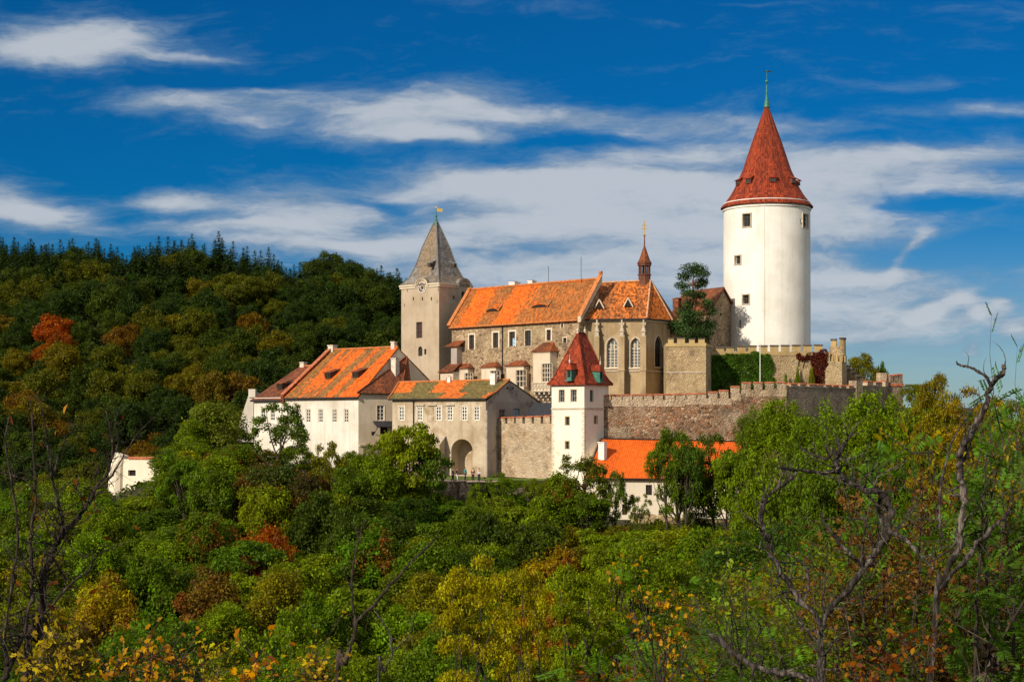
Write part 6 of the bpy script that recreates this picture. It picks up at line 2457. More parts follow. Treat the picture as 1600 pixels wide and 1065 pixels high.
G1 = 'trees growing against the castle'
tree(AIRY[0], 437, 622, 196.5, 125, (0.085, 0.12, 0.012), 'open_crowned_tree', 'open-crowned green tree with visible limbs in front of the long white wing')
tree(ROUND[0], 330, 624, 216, 120, (0.13, 0.155, 0.016), 'broadleaf_tree', 'tall yellow-green tree at the foot of the raking buttress of the long wing')
tree(TALL[0], 300, 655, 212, 66, FRESH, 'broadleaf_tree', 'green tree between the small ruin and the tall yellow-green tree')
tree(TIER[0], 640, 650, 190, 105, LIME, 'broadleaf_tree', 'bright yellow-green tree in front of the gallery building windows')
tree(TIER[1], 668, 690, 191, 90, (0.10, 0.16, 0.014), 'broadleaf_tree', 'green tree with spreading tiers beside the stone arch')
tree(ROUND[1], 590, 712, 188, 95, FRESH, 'broadleaf_tree', 'rounded green tree below the side door of the long wing')
tree(AIRY[1], 515, 690, 191, 80, OLIVE, 'broadleaf_tree', 'thin olive tree below the row of small windows in the long wing')
tree(ROUND[2], 545, 730, 186, 90, MID, 'broadleaf_tree', 'mid green tree in front of the tan rock face')
tree(AUTUMN[0], 430, 722, 186, 110, (0.055, 0.075, 0.012), 'broadleaf_tree', 'dark tree flecked with orange leaves below the long wing')
tree(AUTUMN[1], 395, 728, 190, 80, (0.10, 0.07, 0.014), 'broadleaf_tree', 'russet autumn tree under the open-crowned tree')
tree(ROUND[3], 475, 742, 184, 90, (0.06, 0.05, 0.012), 'broadleaf_tree', 'brownish dark tree in the middle of the slope under the wing')
tree(AIRY[2], 905, 705, 186, 105, (0.10, 0.115, 0.012), 'broadleaf_tree', 'tree with orange-tipped branches covering the foot of the square tower')
tree(AUTUMN[0], 880, 742, 185, 75, FRESH, 'broadleaf_tree', 'green tree with a little autumn colour at the foot of the square tower')
tree(TIER[0], 918, 762, 183, 80, MID, 'broadleaf_tree', 'dark tree covering the near corner of the cream low house')
tree(AIRY[0], 962, 730, 184, 52, (0.09, 0.13, 0.012), 'slender_tree', 'slender young tree in front of the first window of the low house')
tree(AIRY[1], 1040, 668, 181, 74, (0.10, 0.15, 0.010), 'slender_tree', 'tall thin-trunked tree in front of the orange roof, nearest its middle')
tree(AIRY[2], 1072, 676, 180, 74, (0.07, 0.12, 0.012), 'slender_tree', 'tall thin-trunked tree beside the one at the middle of the orange roof')
tree(AIRY[0], 1056, 665, 183, 90, (0.12, 0.165, 0.012), 'broadleaf_tree', 'feathery tree hiding the middle of the orange roof')
tree(AIRY[0], 1112, 668, 184, 100, (0.08, 0.115, 0.012), 'broadleaf_tree', 'loose tree through which orange roof shows near its far end')
tree(TIER[0], 1148, 690, 178, 80, FRESH, 'broadleaf_tree', 'green tree at the far end of the orange roof')
tree(GREAT_SHOOT[0], 1180, 645, 190, 80, (0.11, 0.15, 0.014), 'broadleaf_tree', 'yellow-green tree leaning against the lit end of the curtain wall')
tree(GREAT_SHOOT[1], 1222, 632, 165, 135, (0.14, 0.19, 0.010), 'broadleaf_tree', 'leafy upright tree covering the corner of the curtain wall')
tree(GREAT_SHOOT[0], 1295, 648, 140, 165, (0.12, 0.175, 0.010), 'broadleaf_tree', 'dense upright-twigged tree under the shaded part of the curtain wall')
tree(GREAT_SHOOT[1], 1370, 626, 130, 190, (0.14, 0.195, 0.010), 'broadleaf_tree', 'broad bright tree with upright leafy shoots below the end turret')
tree(GREAT_SHOOT[0], 1445, 640, 116, 150, FRESH, 'broadleaf_tree', 'leafy tree beside the broad bright one, under the end turret')
tree(GREAT[0], 1385, 690, 108, 220, (0.085, 0.135, 0.010), 'broadleaf_tree', 'broad rounded green tree standing behind the dead branches')
tree(GREAT[1], 1280, 712, 108, 160, MID, 'broadleaf_tree', 'shaded green tree behind the forked dead tree')
tree(GREAT[0], 1200, 700, 125, 130, FRESH, 'broadleaf_tree', 'green tree at the end of the low house and in front of the curtain wall')
tree(HIGH[2], 1462, 574, 66, 110, (0.20, 0.16, 0.010), 'broadleaf_tree', 'yellow-olive autumn tree rising against the sky beyond the turret')
tree(HIGH[0], 1526, 610, 60, 130, (0.24, 0.16, 0.010), 'broadleaf_tree', 'golden tree behind the hooked dead branch')
tree(HIGH[1], 1600, 622, 56, 150, (0.13, 0.14, 0.014), 'broadleaf_tree', 'yellow-green tree at the very edge behind the hooked dead branch')
tree(ROUND[2], 1348, 553, 247, 56, (0.17, 0.16, 0.016), 'broadleaf_tree', 'yellow-green tree growing behind the stepped wall near the keep', sink=0.2)
tree(ROUND[1], 1428, 600, 236, 44, (0.17, 0.175, 0.010), 'broadleaf_tree', 'yellow-green tree just beyond the end turret')
tree(ROUND[3], 1446, 612, 200, 60, (0.19, 0.17, 0.010), 'broadleaf_tree', 'olive-gold tree between the end turret and the sky')
tree(SHOOT[0], 1378, 568, 250, 22, MID, 'small_tree', 'small dark green tree beyond the yellow-green one behind the stepped wall')
tree(HIGH[0], 745, 874, 62, 175, (0.29, 0.245, 0.010), 'yellow_tree', 'yellow-leaved tree glowing in the middle of the lower slope')
tree(HIGH[1], 822, 884, 70, 110, (0.25, 0.22, 0.010), 'yellow_tree', 'golden-yellow tree touching the side of the yellow-leaved one')
tree(HIGH[1], 1000, 845, 84, 210, (0.14, 0.19, 0.010), 'broadleaf_tree', 'broad fresh green tree at the lower middle of the slope')
tree(HIGH[0], 915, 872, 76, 170, (0.17, 0.205, 0.010), 'broadleaf_tree', 'light green tree between the golden-yellow tree and the orange-leaved twigs')
tree(NEARBY[2], 1120, 850, 88, 150, (0.06, 0.10, 0.012), 'broadleaf_tree', 'green tree below the low house and beside the forked dead tree')


# ------------------------------------------------------------------ the wooded slope between the viewer and the castle
def slope_undergrowth():
    rng = np.random.default_rng(18)
    n = 150000
    Y = 60 + 268 * rng.random(n) ** 0.9
    px = rng.uniform(-90, 2000, n)
    x = (px - CX) * Y / F
    keep = (Y < 199.5) | ((px < 392) & ((Y < 222) | (px < 168) | (Y > 236)))
    keep &= ~((px > 630) & (px < 905) & (Y > 199.8)) & ~((px > 890) & (Y > 195.5)) & ((px < 1100) | (Y > 75)) | ((px > 1420) & (Y > 75) & (Y < 250))
    x, Y = x[keep], Y[keep]
    m = len(x)
    P = np.stack([x, Y, ground_z(x, Y) + rng.random(m) ** 2 * 0.9], 1)
    v = leaf_polys(P, rng.normal(size=(m, 3)) * 0.6 + np.array([0, -0.3, 0.6]), rng.uniform(0.12, 0.34, m), 0.6, rng)
    o = bpy.data.objects.new('slope_undergrowth', np_mesh('slope_undergrowth', v, 4, MAT['leaf']))
    scene.collection.objects.link(o)
    o.color = (0.06, 0.09, 0.008, 1)
    tag(o, kind='stuff')


slope_undergrowth()


def slope_wood():
    r = random.Random(21)
    lim = lambda px: float(np.interp(px, [-80, 120, 160, 258, 268, 380, 400, 520, 560, 690, 705, 760, 780, 800, 860, 900, 935, 1000, 1165, 1185, 1250, 1300, 1480, 1700],
                                     [735, 742, 760, 760, 692, 692, 722, 735, 755, 762, 770, 770, 752, 762, 765, 785, 808, 813, 818, 730, 700, 690, 690, 690]))
    zones = [(430, 775, 55, BROWN_), (410, 835, 30, ORANGE_), (330, 920, 40, BROWN_), (150, 920, 55, YELLOW), (60, 930, 60, OLIVE), (700, 930, 60, OLIVE), (640, 700, 60, LIME), (300, 860, 140, MID), (180, 800, 120, FRESH),
             (1000, 870, 90, LIME), (930, 830, 60, OLIVE), (760, 850, 60, DARK), (600, 850, 70, MID), (480, 900, 80, FRESH), (420, 960, 90, FRESH), (560, 990, 90, FRESH), (540, 780, 60, DARK), (850, 900, 60, GOLD), (720, 810, 40, MID)]
    cell = {}
    out = []
    for q_ in range(13000):
        Y = 66 + 130 * r.random() ** 0.8 if q_ < 9000 else r.uniform(196, 322)
        px = r.uniform(-60, 1250) if q_ < 9000 else r.uniform(-60, 400)
        if px > 1140 and Y > 150:
            continue
        x = (px - CX) * Y / F
        d = (4.1 if Y < 200 else 5.2) + 1.0 * r.random()
        gx, gy = int(x // 6), int(Y // 6)
        if any((a - x) ** 2 + (b - Y) ** 2 < d * d for i in (-1, 0, 1) for j in (-1, 0, 1) for (a, b) in cell.get((gx + i, gy + j), ())):
            continue
        cell.setdefault((gx, gy), []).append((x, Y))
        z = gz(x, Y)
        H = r.uniform(7.0, 12.5)
        lm = lim(px) if Y < 232 or px > 395 else float(np.interp(px, [-60, 0, 150, 260, 330, 400], [745, 735, 712, 690, 690, 690]))
        if px > 362 and 222 < Y < 262 or (640 < px < 905 and Y > 200.5 + (px > 780) * -3):
            continue
        if px > 395 and Y > 197:
            continue
        H = min(H, zof(lm + r.uniform(0, 16), Y) - z)
        if H < 1.2:
            continue
        top = HY - (z + H) * F / Y
        if top > 1085:
            continue
        out.append((Y, px, x, z, H, top))
    n = 0
    for (Y, px, x, z, H, top) in sorted(out, key=lambda o: o[0]):
        col = None
        best = 1.0
        for (a, b, rad, c) in zones:
            q = math.hypot(px - a, top + 15 - b) / rad
            if q < best and r.random() < 0.75:
                best, col = q, c
        if col is None:
            col = r.choices([DARK, MID, FRESH, OLIVE, LIME, BROWN_, YELLOW], [2.5, 6, 8, 2, 3, 0.15, 0.4])[0]
        w = WORD.get(col, 'soft green')
        j = r.uniform(0.85, 1.18)
        cc = (col[0] * j * r.uniform(0.85, 1.2), col[1] * j, col[2] * j)
        autumn = col in (ORANGE_, GOLD, YELLOW, BROWN_) or r.random() < 0.035
        fam = AUTUMN if autumn else r.choice((ROUND, ROUND, TALL, TIER, SHOOT))
        if H < 5:
            fam = AUTUMN if autumn else r.choice((SHOOT, ROUND))
        if Y < 112 and H > 5:
            fam = NEARTUMN if autumn else NEARBY
        proto = r.choice(fam)
        hw = r.uniform(2.7, 3.9) * (0.75 if H < 5 else 1.0)
        kind = 'slope_bush' if H < 5 else 'slope_tree'
        put_tree(proto, kind, f'{w} {"bush" if H < 5 else "broadleaf tree"} in the mixed wood on the slope below the castle', 'bush' if H < 5 else 'tree', f'{w} {"bushes" if H < 5 else "trees"} in the wood below the castle',
                 (x, Y, z - 0.3), hw / proto[3], H / proto[2], r.uniform(0, 6.28), cc)
        n += 1
    for k in range(46):   # the same wood goes on round the end of the spur
        px, Y = r.uniform(1440, 1980), r.uniform(88, 245)
        x = (px - CX) * Y / F
        z = gz(x, Y)
        H = min(r.uniform(7, 12), zof(652 + r.uniform(0, 25), Y) - z) if px < 1640 else r.uniform(7, 12)
        if H < 4 or (Y > 205 and px < 1460):
            continue
        col = r.choice((MID, FRESH, FRESH, OLIVE))
        w = WORD[col]
        p = r.choice(ROUND + TALL + SHOOT)
        put_tree(p, 'slope_tree', f'{w} broadleaf tree in the mixed wood on the slope below the castle', 'tree', f'{w} trees in the wood below the castle', (x, Y, z - 0.3), r.uniform(3, 4.2) / p[3], H / p[2], r.uniform(0, 6.28), col)
    print('slope trees', n)


slope_wood()


# ------------------------------------------------------------------ pine on the bastion
def scots_pine():
    rng = np.random.default_rng(3)
    Y = 232.3
    b = at(1087, 545, Y)
    t = thing('pine_tree', 'dark bushy pine with a leaning trunk on the tan bastion beside the keep', 'tree', (b.x, b.y, 9.6))
    trunk = [at(1089, 552, Y), at(1087, 520, Y), at(1084, 490, Y), at(1086, 470, Y), at(1082, 445, Y), at(1085, 420, Y)]
    mb = MB()
    mb.tube(trunk, [0.34, 0.28, 0.22, 0.18, 0.12, 0.05], 8)
    puffs = [(1084, 420, 20, 9, 0), (1070, 432, 12, 7, .8), (1096, 428, 13, 7, -.8), (1066, 446, 11, 6, 0), (1092, 444, 12, 8, 1), (1099, 440, 8, 6, 0), (1076, 458, 12, 7, -1), (1092, 461, 12, 6, 1), (1104, 474, 12, 8, 0), (1078, 474, 13, 7, .6),
             (1068, 487, 14, 8, 1.2), (1082, 492, 18, 9, -1), (1072, 505, 22, 10, 0), (1050, 508, 20, 7, .5), (1036, 510, 14, 6, 1.5), (1093, 506, 16, 9, 1), (1108, 508, 13, 8, 0), (1080, 518, 24, 9, -1.2), (1100, 519, 16, 8, 1), (1062, 517, 16, 7, 1), (1088, 526, 22, 6, 0), (1112, 486, 7, 7, 0)]
    P, N, S = [], [], []
    k = F / Y
    for (px, py, rw, rh, dy) in puffs:
        c = at(px, py, Y + dy)
        rx, rz = rw / k, rh / k
        m = int(150 * rx * (rx + rz)) + 140
        d = unit(rng.normal(size=(m, 3)))
        q = np.array(c) + d * np.array([rx, rx * 0.8, rz]) * (0.2 + 1.0 * rng.random((m, 1)) ** 0.7)
        P.append(q)
        N.append(d * 0.5 + np.array([0, 0, 0.5]) + rng.normal(size=(m, 3)) * 0.6)
        S.append(rng.uniform(0.13, 0.26, m))
        f = min(range(len(trunk)), key=lambda i: abs(trunk[i].z - (c.z - 0.7)))
        mb.tube([trunk[f], trunk[f].lerp(c, 0.55) + Vector((0, 0, -0.15)), c], [0.09, 0.06, 0.02], 5)
    mb.build('trunk', MAT['bark_pine'], t)
    P, N, S = np.concatenate(P), np.concatenate(N), np.concatenate(S)
    v = leaf_polys(P - np.array(t.location), N, S, 0.3, rng)
    o = bpy.data.objects.new('crown', np_mesh('crown', v, 4, MAT['needles']))
    scene.collection.objects.link(o)
    o.parent = t
    o.color = (0.045, 0.085, 0.022, 1)


scots_pine()


tree(TALL[1], 362, 662, 222, 72, (0.11, 0.145, 0.010), 'broadleaf_tree', 'green tree tight against the near end of the long wing')
tree(ROUND[3], 300, 690, 205, 80, FRESH, 'broadleaf_tree', 'low green tree in front of the tall yellow-green one')
tree(ROUND[1], 378, 694, 203, 80, (0.10, 0.14, 0.010), 'broadleaf_tree', 'green tree under the raking buttress in front of the wing')
tree(SHOOT[0], 345, 708, 200, 70, OLIVE, 'broadleaf_tree', 'olive bushy tree low in front of the raking buttress')
tree(AUTUMN[0], 412, 704, 199, 70, (0.13, 0.12, 0.010), 'broadleaf_tree', 'olive tree with some orange under the open-crowned tree')
tree(TIER[0], 466, 690, 198, 62, FRESH, 'broadleaf_tree', 'light tree covering the foot of the long wing below its windows')
tree(ROUND[0], 500, 712, 197, 62, (0.12, 0.14, 0.010), 'broadleaf_tree', 'yellowish tree at the foot of the long wing nearest its corner')
tree(ROUND[2], 552, 705, 198, 60, FRESH, 'broadleaf_tree', 'bright green tree at the corner of the long wing')
tree(AIRY[1], 588, 690, 197, 60, (0.13, 0.16, 0.010), 'broadleaf_tree', 'loose green tree below the dark awning')
tree(TALL[0], 618, 672, 196, 58, (0.16, 0.195, 0.010), 'broadleaf_tree', 'yellow-green tree between the awning and the arch')
tree(ROUND[2], 236, 752, 214, 58, (0.11, 0.15, 0.010), 'broadleaf_tree', 'green tree in front of the small ruin')
tree(SHOOT[1], 298, 712, 216, 46, FRESH, 'broadleaf_tree', 'green tree at the end of the red coping of the small ruin')
tree(SHOOT[1], 1090, 735, 186, 75, (0.10, 0.145, 0.010), 'broadleaf_tree', 'green tree hiding the far windows of the cream low house')
tree(TIER[1], 1135, 715, 183, 90, (0.12, 0.165, 0.010), 'broadleaf_tree', 'bushy light tree in front of the far end of the low house')
tree(ROUND[0], 1165, 700, 178, 90, (0.11, 0.16, 0.010), 'broadleaf_tree', 'full green tree beyond the far gable of the low house')
tree(AIRY[2], 1062, 700, 180, 66, (0.10, 0.14, 0.010), 'slender_tree', 'bushy slender tree among the thin trunks by the low house')
tree(ROUND[3], 925, 782, 188, 62, (0.09, 0.12, 0.010), 'broadleaf_tree', 'bushy tree under the chimney end of the low house')
tree(AIRY[1], 782, 738, 193, 62, (0.11, 0.155, 0.010), 'open_crowned_tree', 'loose green tree rising in front of the battlement wall near the corner pier')
tree(AIRY[2], 836, 744, 192, 60, (0.13, 0.165, 0.010), 'open_crowned_tree', 'loose yellow-green tree in front of the battlement wall beside the square tower')
tree(AIRY[0], 744, 752, 191, 46, FRESH, 'open_crowned_tree', 'small loose tree below the corner pier of the gallery building')
tree(AIRY[2], 998, 768, 185, 48, (0.12, 0.16, 0.010), 'slender_tree', 'low slender tree in front of the middle windows of the low house')
tree(AIRY[0], 940, 752, 184, 60, (0.13, 0.15, 0.010), 'slender_tree', 'loose tree in front of the chimney end of the low house')
tree(SHOOT[0], 1030, 812, 186, 52, (0.13, 0.155, 0.010), 'slope_bush', 'olive bush under the middle of the terrace wall', 'bush')
tree(ROUND[1], 1085, 800, 186, 62, (0.10, 0.14, 0.010), 'slope_bush', 'green bush in front of the terrace wall below thin trunks', 'bush')
for k_, (q_, tp_, w_, c_) in enumerate([(775, 752, 34, MID), (795, 748, 36, FRESH), (812, 750, 30, MID), (832, 757, 36, DARK), (850, 752, 34, MID), (868, 744, 34, FRESH), (885, 748, 36, (0.16, 0.17, 0.010)), (760, 766, 26, FRESH), (872, 768, 40, MID), (905, 770, 40, FRESH)]):
    tree((ROUND, SHOOT)[k_ % 2][k_ % 2], q_, tp_, 197.5 if q_ > 755 else 195.5, w_, c_, 'ledge_bush', 'bush growing on the edge of the castle ledge under the battlement wall', 'bush', 'bushes along the castle ledge')


def creeper(name, label, W, polys, n, size, colour, thick=0.35, seed=1, mat='leaf'):
    """a climber: leaves over patches (px, py, rx, ry) of a wall, its stems behind them"""
    rng = np.random.default_rng(seed)
    P, N = [], []
    wts = np.array([p[2] * p[3] for p in polys], float)
    ks = rng.choice(len(polys), size=n, p=wts / wts.sum())
    n3 = W.n3()
    for i in ks:
        px, py, rx, ry, box = polys[i]
        if box:
            a, b = rng.uniform(-1, 1), rng.uniform(-1, 1)
        else:
            r, t = math.sqrt(rng.random()), rng.random() * 6.283
            a, b = r * math.cos(t), r * math.sin(t)
        u, z = W.uv(px + a * rx, py + b * ry)
        bulge = thick * (0.35 + 0.65 * rng.random()) * (0.6 + 0.4 * math.sin(u * 2.1 + z * 1.7))
        P.append(W.pt(u, z, -bulge))
        N.append(n3 * 0.8 + Vector((rng.normal() * .5, rng.normal() * .5, 0.35 + rng.normal() * .4)))
    base = W.pt(*W.uv(polys[0][0], 612), 0)
    t = thing(name, label, 'climber', (base.x, base.y, 2.2))
    v = leaf_polys(np.array(P) - np.array(t.location), np.array(N), size * rng.uniform(0.6, 1.3, n), 0.75, rng)
    o = bpy.data.objects.new('leaves', np_mesh('leaves', v, 4, MAT[mat]))
    scene.collection.objects.link(o)
    o.parent = t
    o.color = tuple(colour) + (1,)
    st = MB()
    for (px, py, rx, ry, box) in polys[:6]:
        u, z = W.uv(px, py + ry)
        u1, z1 = W.uv(px + rng.uniform(-.4, .4) * rx, py - ry * 0.8)
        st.tube([W.pt(u, max(2.2, z - 1), -0.06), W.pt((u + u1) / 2 + 0.2, (z + z1) / 2, -0.08), W.pt(u1, z1, -0.05)], [0.06, 0.045, 0.02], 5)
    st.build('stems', MAT['bark'], t)


creeper('ivy', 'dark green ivy sheet covering the upper wall below the keep', IVY_W,
        [(1146, 584, 36, 29, True), (1192, 584, 13, 28, True), (1118, 590, 8, 22, True), (1170, 560, 30, 7, True), (1118, 566, 5, 10, True), (1150, 558, 12, 5, True), (1204, 572, 4, 14, False), (1206, 598, 5, 10, False), (1140, 556, 9, 4, False), (1178, 553, 8, 4, False), (1112, 578, 4, 8, False), (1198, 557, 6, 4, False)], 7200, 0.17, (0.065, 0.125, 0.012), seed=4)
creeper('red_creeper', 'dark red creeper hanging on the wall beside the round corner turret', IVY_W,
        [(1279, 566, 13, 16, False), (1277, 585, 11, 16, False), (1268, 556, 10, 6, False), (1286, 552, 8, 7, False), (1254, 560, 9, 3, False), (1247, 556, 4, 5, False)], 1500, 0.15, (0.11, 0.022, 0.014), seed=5)
tree(SHOOT[0], 1246, 577, 229.5, 12, FRESH, 'wall_shrub', 'small bright green shrub at the foot of the upper wall', 'shrub')
tree(SHOOT[1], 1268, 580, 229.0, 14, LIME, 'wall_shrub', 'yellow-green shrub under the red creeper', 'shrub')
tree(SHOOT[1], 1228, 588, 229.0, 12, FRESH, 'wall_shrub', 'tiny green shrub between the ivy and the red creeper', 'shrub')
# ================================================================== bushes and bare trees near the viewer
def spline(pts, sub=4):
    """Catmull-Rom through (x, y, z, r) rows"""
    p = np.array(pts, float)
    p = np.vstack([2 * p[0] - p[1], p, 2 * p[-1] - p[-2]])
    out = []
    for i in range(1, len(p) - 2):
        for k in range(sub):
            t = k / sub
            out.append(0.5 * ((2 * p[i]) + (-p[i - 1] + p[i + 1]) * t + (2 * p[i - 1] - 5 * p[i] + 4 * p[i + 1] - p[i + 2]) * t * t + (-p[i - 1] + 3 * p[i] - 3 * p[i + 1] + p[i + 2]) * t ** 3))
    out.append(p[-2])
    return np.array(out)


def dead_tree(name, label, Y, stems, seed, mat='bark_dead', twig=1.0, wob=0.17, ground=True, group=None, leaves=None, thin=0.8):
    """stems: lists of (px, py, width px, depth offset); bare branches with random twigs"""
    rng = np.random.default_rng(seed)
    k = F / Y
    px0, py0 = stems[0][0][:2]
    x0 = (px0 - CX) * Y / F
    g = gz(x0, Y)
    t = thing(name, label, 'tree', (x0, Y, g), group)
    tips = []
    for si, st in enumerate(stems):
        rows = []
        for (px, py, w, dy) in st:
            q = at(px, py, Y + dy)
            rows.append((q.x, q.y, q.z, thin * w / 2 * (Y + dy) / F))
        if si == 0 and ground:
            rows.insert(0, (rows[0][0] - 0.1, Y, g - 0.4, rows[0][3] * 1.35))
        path = spline(rows, 5)
        path[1:-1, :3] += rng.normal(size=(len(path) - 2, 3)) * path[1:-1, 3:4] * wob * 2
        rad = np.maximum(path[:, 3], 0.003) * (1 + rng.normal(size=len(path)) * wob)
        mb = MB()
        mb.tube(path[:, :3].tolist(), rad.tolist(), 9)
        # knots and twigs
        n = int(len(path) * 0.55 * twig)
        for _ in range(n):
            i = rng.integers(2, len(path))
            p = path[i]
            d = unit(rng.normal(size=3) + np.array([0, 0, 0.5]))
            ln = p[3] * rng.uniform(6, 16) + 0.10
            r0 = min(p[3] * 0.42, 0.016 + p[3] * 0.15)
            pts = [p[:3]]
            for s in range(4):
                d = unit(d + rng.normal(size=3) * 0.35 + np.array([0, 0, 0.12]))
                pts.append(pts[-1] + d * ln / 4)
            mb.tube([q.tolist() for q in pts], [r0, r0 * .7, r0 * .5, r0 * .3, r0 * .12], 5)
            tips.append(pts[-1])
            if ln > 0.3:
                for s in (2, 3):
                    e = unit(d + rng.normal(size=3) * 0.8)
                    q = pts[s]
                    mb.tube([q.tolist(), (q + e * ln * .22).tolist(), (q + unit(e + rng.normal(size=3) * .3) * ln * .4).tolist()], [r0 * .4, r0 * .25, r0 * .08], 4)
                    tips.append(q + e * ln * .4)
        o = mb.build('trunk' if si == 0 else 'branch', MAT[mat], t, smooth=True)
        tips.append(path[-1, :3])
    if leaves:
        n, size, colour = leaves
        tp = np.array(tips)
        P = tp[rng.integers(0, len(tp), n)] + rng.normal(size=(n, 3)) * 0.05
        v = leaf_polys(P - np.array(t.location), rng.normal(size=(n, 3)), size * rng.uniform(0.6, 1.3, n), 0.6, rng, shape='leaf')
        o = bpy.data.objects.new('dry_leaves', np_mesh('dry_leaves', v, 6, MAT['leaf_near']))
        scene.collection.objects.link(o)
        o.parent = t
        o.color = tuple(colour) + (1,)
    return t


dead_tree('dead_tree', 'forked grey dead tree with twisted branches standing among the bushes', 12.5, [
    [(1286, 1062, 17, 0), (1284, 1020, 14, 0), (1284, 985, 12, 0), (1292, 958, 11, 0), (1315, 932, 11, -.1), (1345, 895, 13, -.2), (1376, 848, 14, -.2), (1389, 805, 15, -.1), (1383, 778, 14, 0), (1362, 768, 13, 0), (1335, 757, 12, .1), (1313, 742, 11, .1), (1307, 722, 10, .2), (1312, 704, 9, .3), (1325, 685, 7, .4), (1333, 670, 4, .5)],
    [(1308, 737, 9, .1), (1280, 738, 8, 0), (1248, 735, 6, -.1), (1222, 731, 5, -.2), (1212, 729, 3, -.2)],
    [(1245, 737, 6, 0), (1230, 752, 6, 0), (1205, 768, 7, .1), (1193, 792, 9, .1), (1189, 815, 10, .1), (1196, 838, 11, .1), (1204, 862, 11, .1), (1222, 895, 11, .1), (1245, 930, 12, .1), (1268, 955, 11, 0), (1287, 978, 10, 0)],
    [(1210, 765, 5, .1), (1222, 745, 4, .1), (1227, 728, 3, .2)],
    [(1375, 772, 6, 0), (1372, 790, 7, .2), (1377, 810, 7, .3), (1386, 830, 7, .3)],
    [(1388, 828, 11, -.2), (1408, 838, 10, -.3), (1430, 858, 8, -.4), (1455, 884, 5, -.5), (1462, 892, 3, -.5)],
    [(1256, 940, 6, .1), (1263, 915, 6, .1), (1262, 890, 5, .2), (1248, 875, 4, .2), (1222, 860, 3, .3)],
    [(1308, 715, 6, .2), (1303, 702, 5, .3), (1294, 715, 6, .3), (1275, 712, 5, .4), (1250, 700, 3, .5)],
    [(1312, 706, 5, .3), (1310, 690, 4, .35), (1312, 680, 2, .4)],
], 5, leaves=None)
dead_tree('dead_branch', 'pale broken branch stub slanting up through the bushes', 13.5, [
    [(1352, 890, 7, 0), (1330, 866, 7, 0), (1309, 845, 7, .1), (1296, 828, 6, .1), (1287, 817, 5, .2), (1281, 802, 2, .2)],
], 6, ground=False, twig=0.6)
dead_tree('fallen_log', 'pale bleached fallen branch lying low among orange leaves', 11.5, [
    [(1280, 1066, 14, 0), (1240, 1052, 13, 0), (1190, 1042, 13, 0), (1150, 1022, 11, .1), (1128, 1002, 12, .1), (1105, 985, 6, .2)],
], 7, ground=False, twig=0.4)
dead_tree('hooked_dead_tree', 'tall dark dead trunk ending in a hooked pale tip against the sky', 12.0, [
    [(1462, 940, 11, 0), (1474, 915, 12, 0), (1484, 885, 13, 0), (1496, 850, 15, 0), (1503, 810, 15, 0), (1505, 775, 14, 0), (1501, 740, 13, .1), (1499, 715, 13, .1), (1507, 692, 12, .1), (1522, 668, 12, .2), (1538, 640, 11, .2), (1546, 612, 10, .2), (1549, 600, 10, .2)],
    [(1548, 602, 7, .2), (1542, 590, 6, .2), (1528, 580, 5.5, .3), (1512, 573, 5, .3), (1499, 570, 4, .4), (1494, 564, 2, .4)],
    [(1549, 600, 10, .2), (1556, 592, 9, .1), (1566, 583, 9, 0), (1569, 576, 8, 0), (1567, 570, 5, 0)],
    [(1468, 922, 7, 0), (1485, 896, 7, -.1), (1510, 875, 9, -.2), (1528, 848, 10, -.2), (1552, 822, 9, -.3), (1575, 800, 8, -.3), (1579, 796, 4, -.3)],
    [(1472, 840, 5, .3), (1468, 800, 6, .4), (1470, 760, 6, .4), (1478, 725, 5, .5), (1484, 700, 4, .5), (1500, 668, 3.5, .6), (1520, 640, 3, .6), (1530, 625, 2, .6)],
    [(1504, 775, 6, 0), (1492, 773, 7, 0), (1485, 774, 3, 0)],
], 8, twig=0.2)
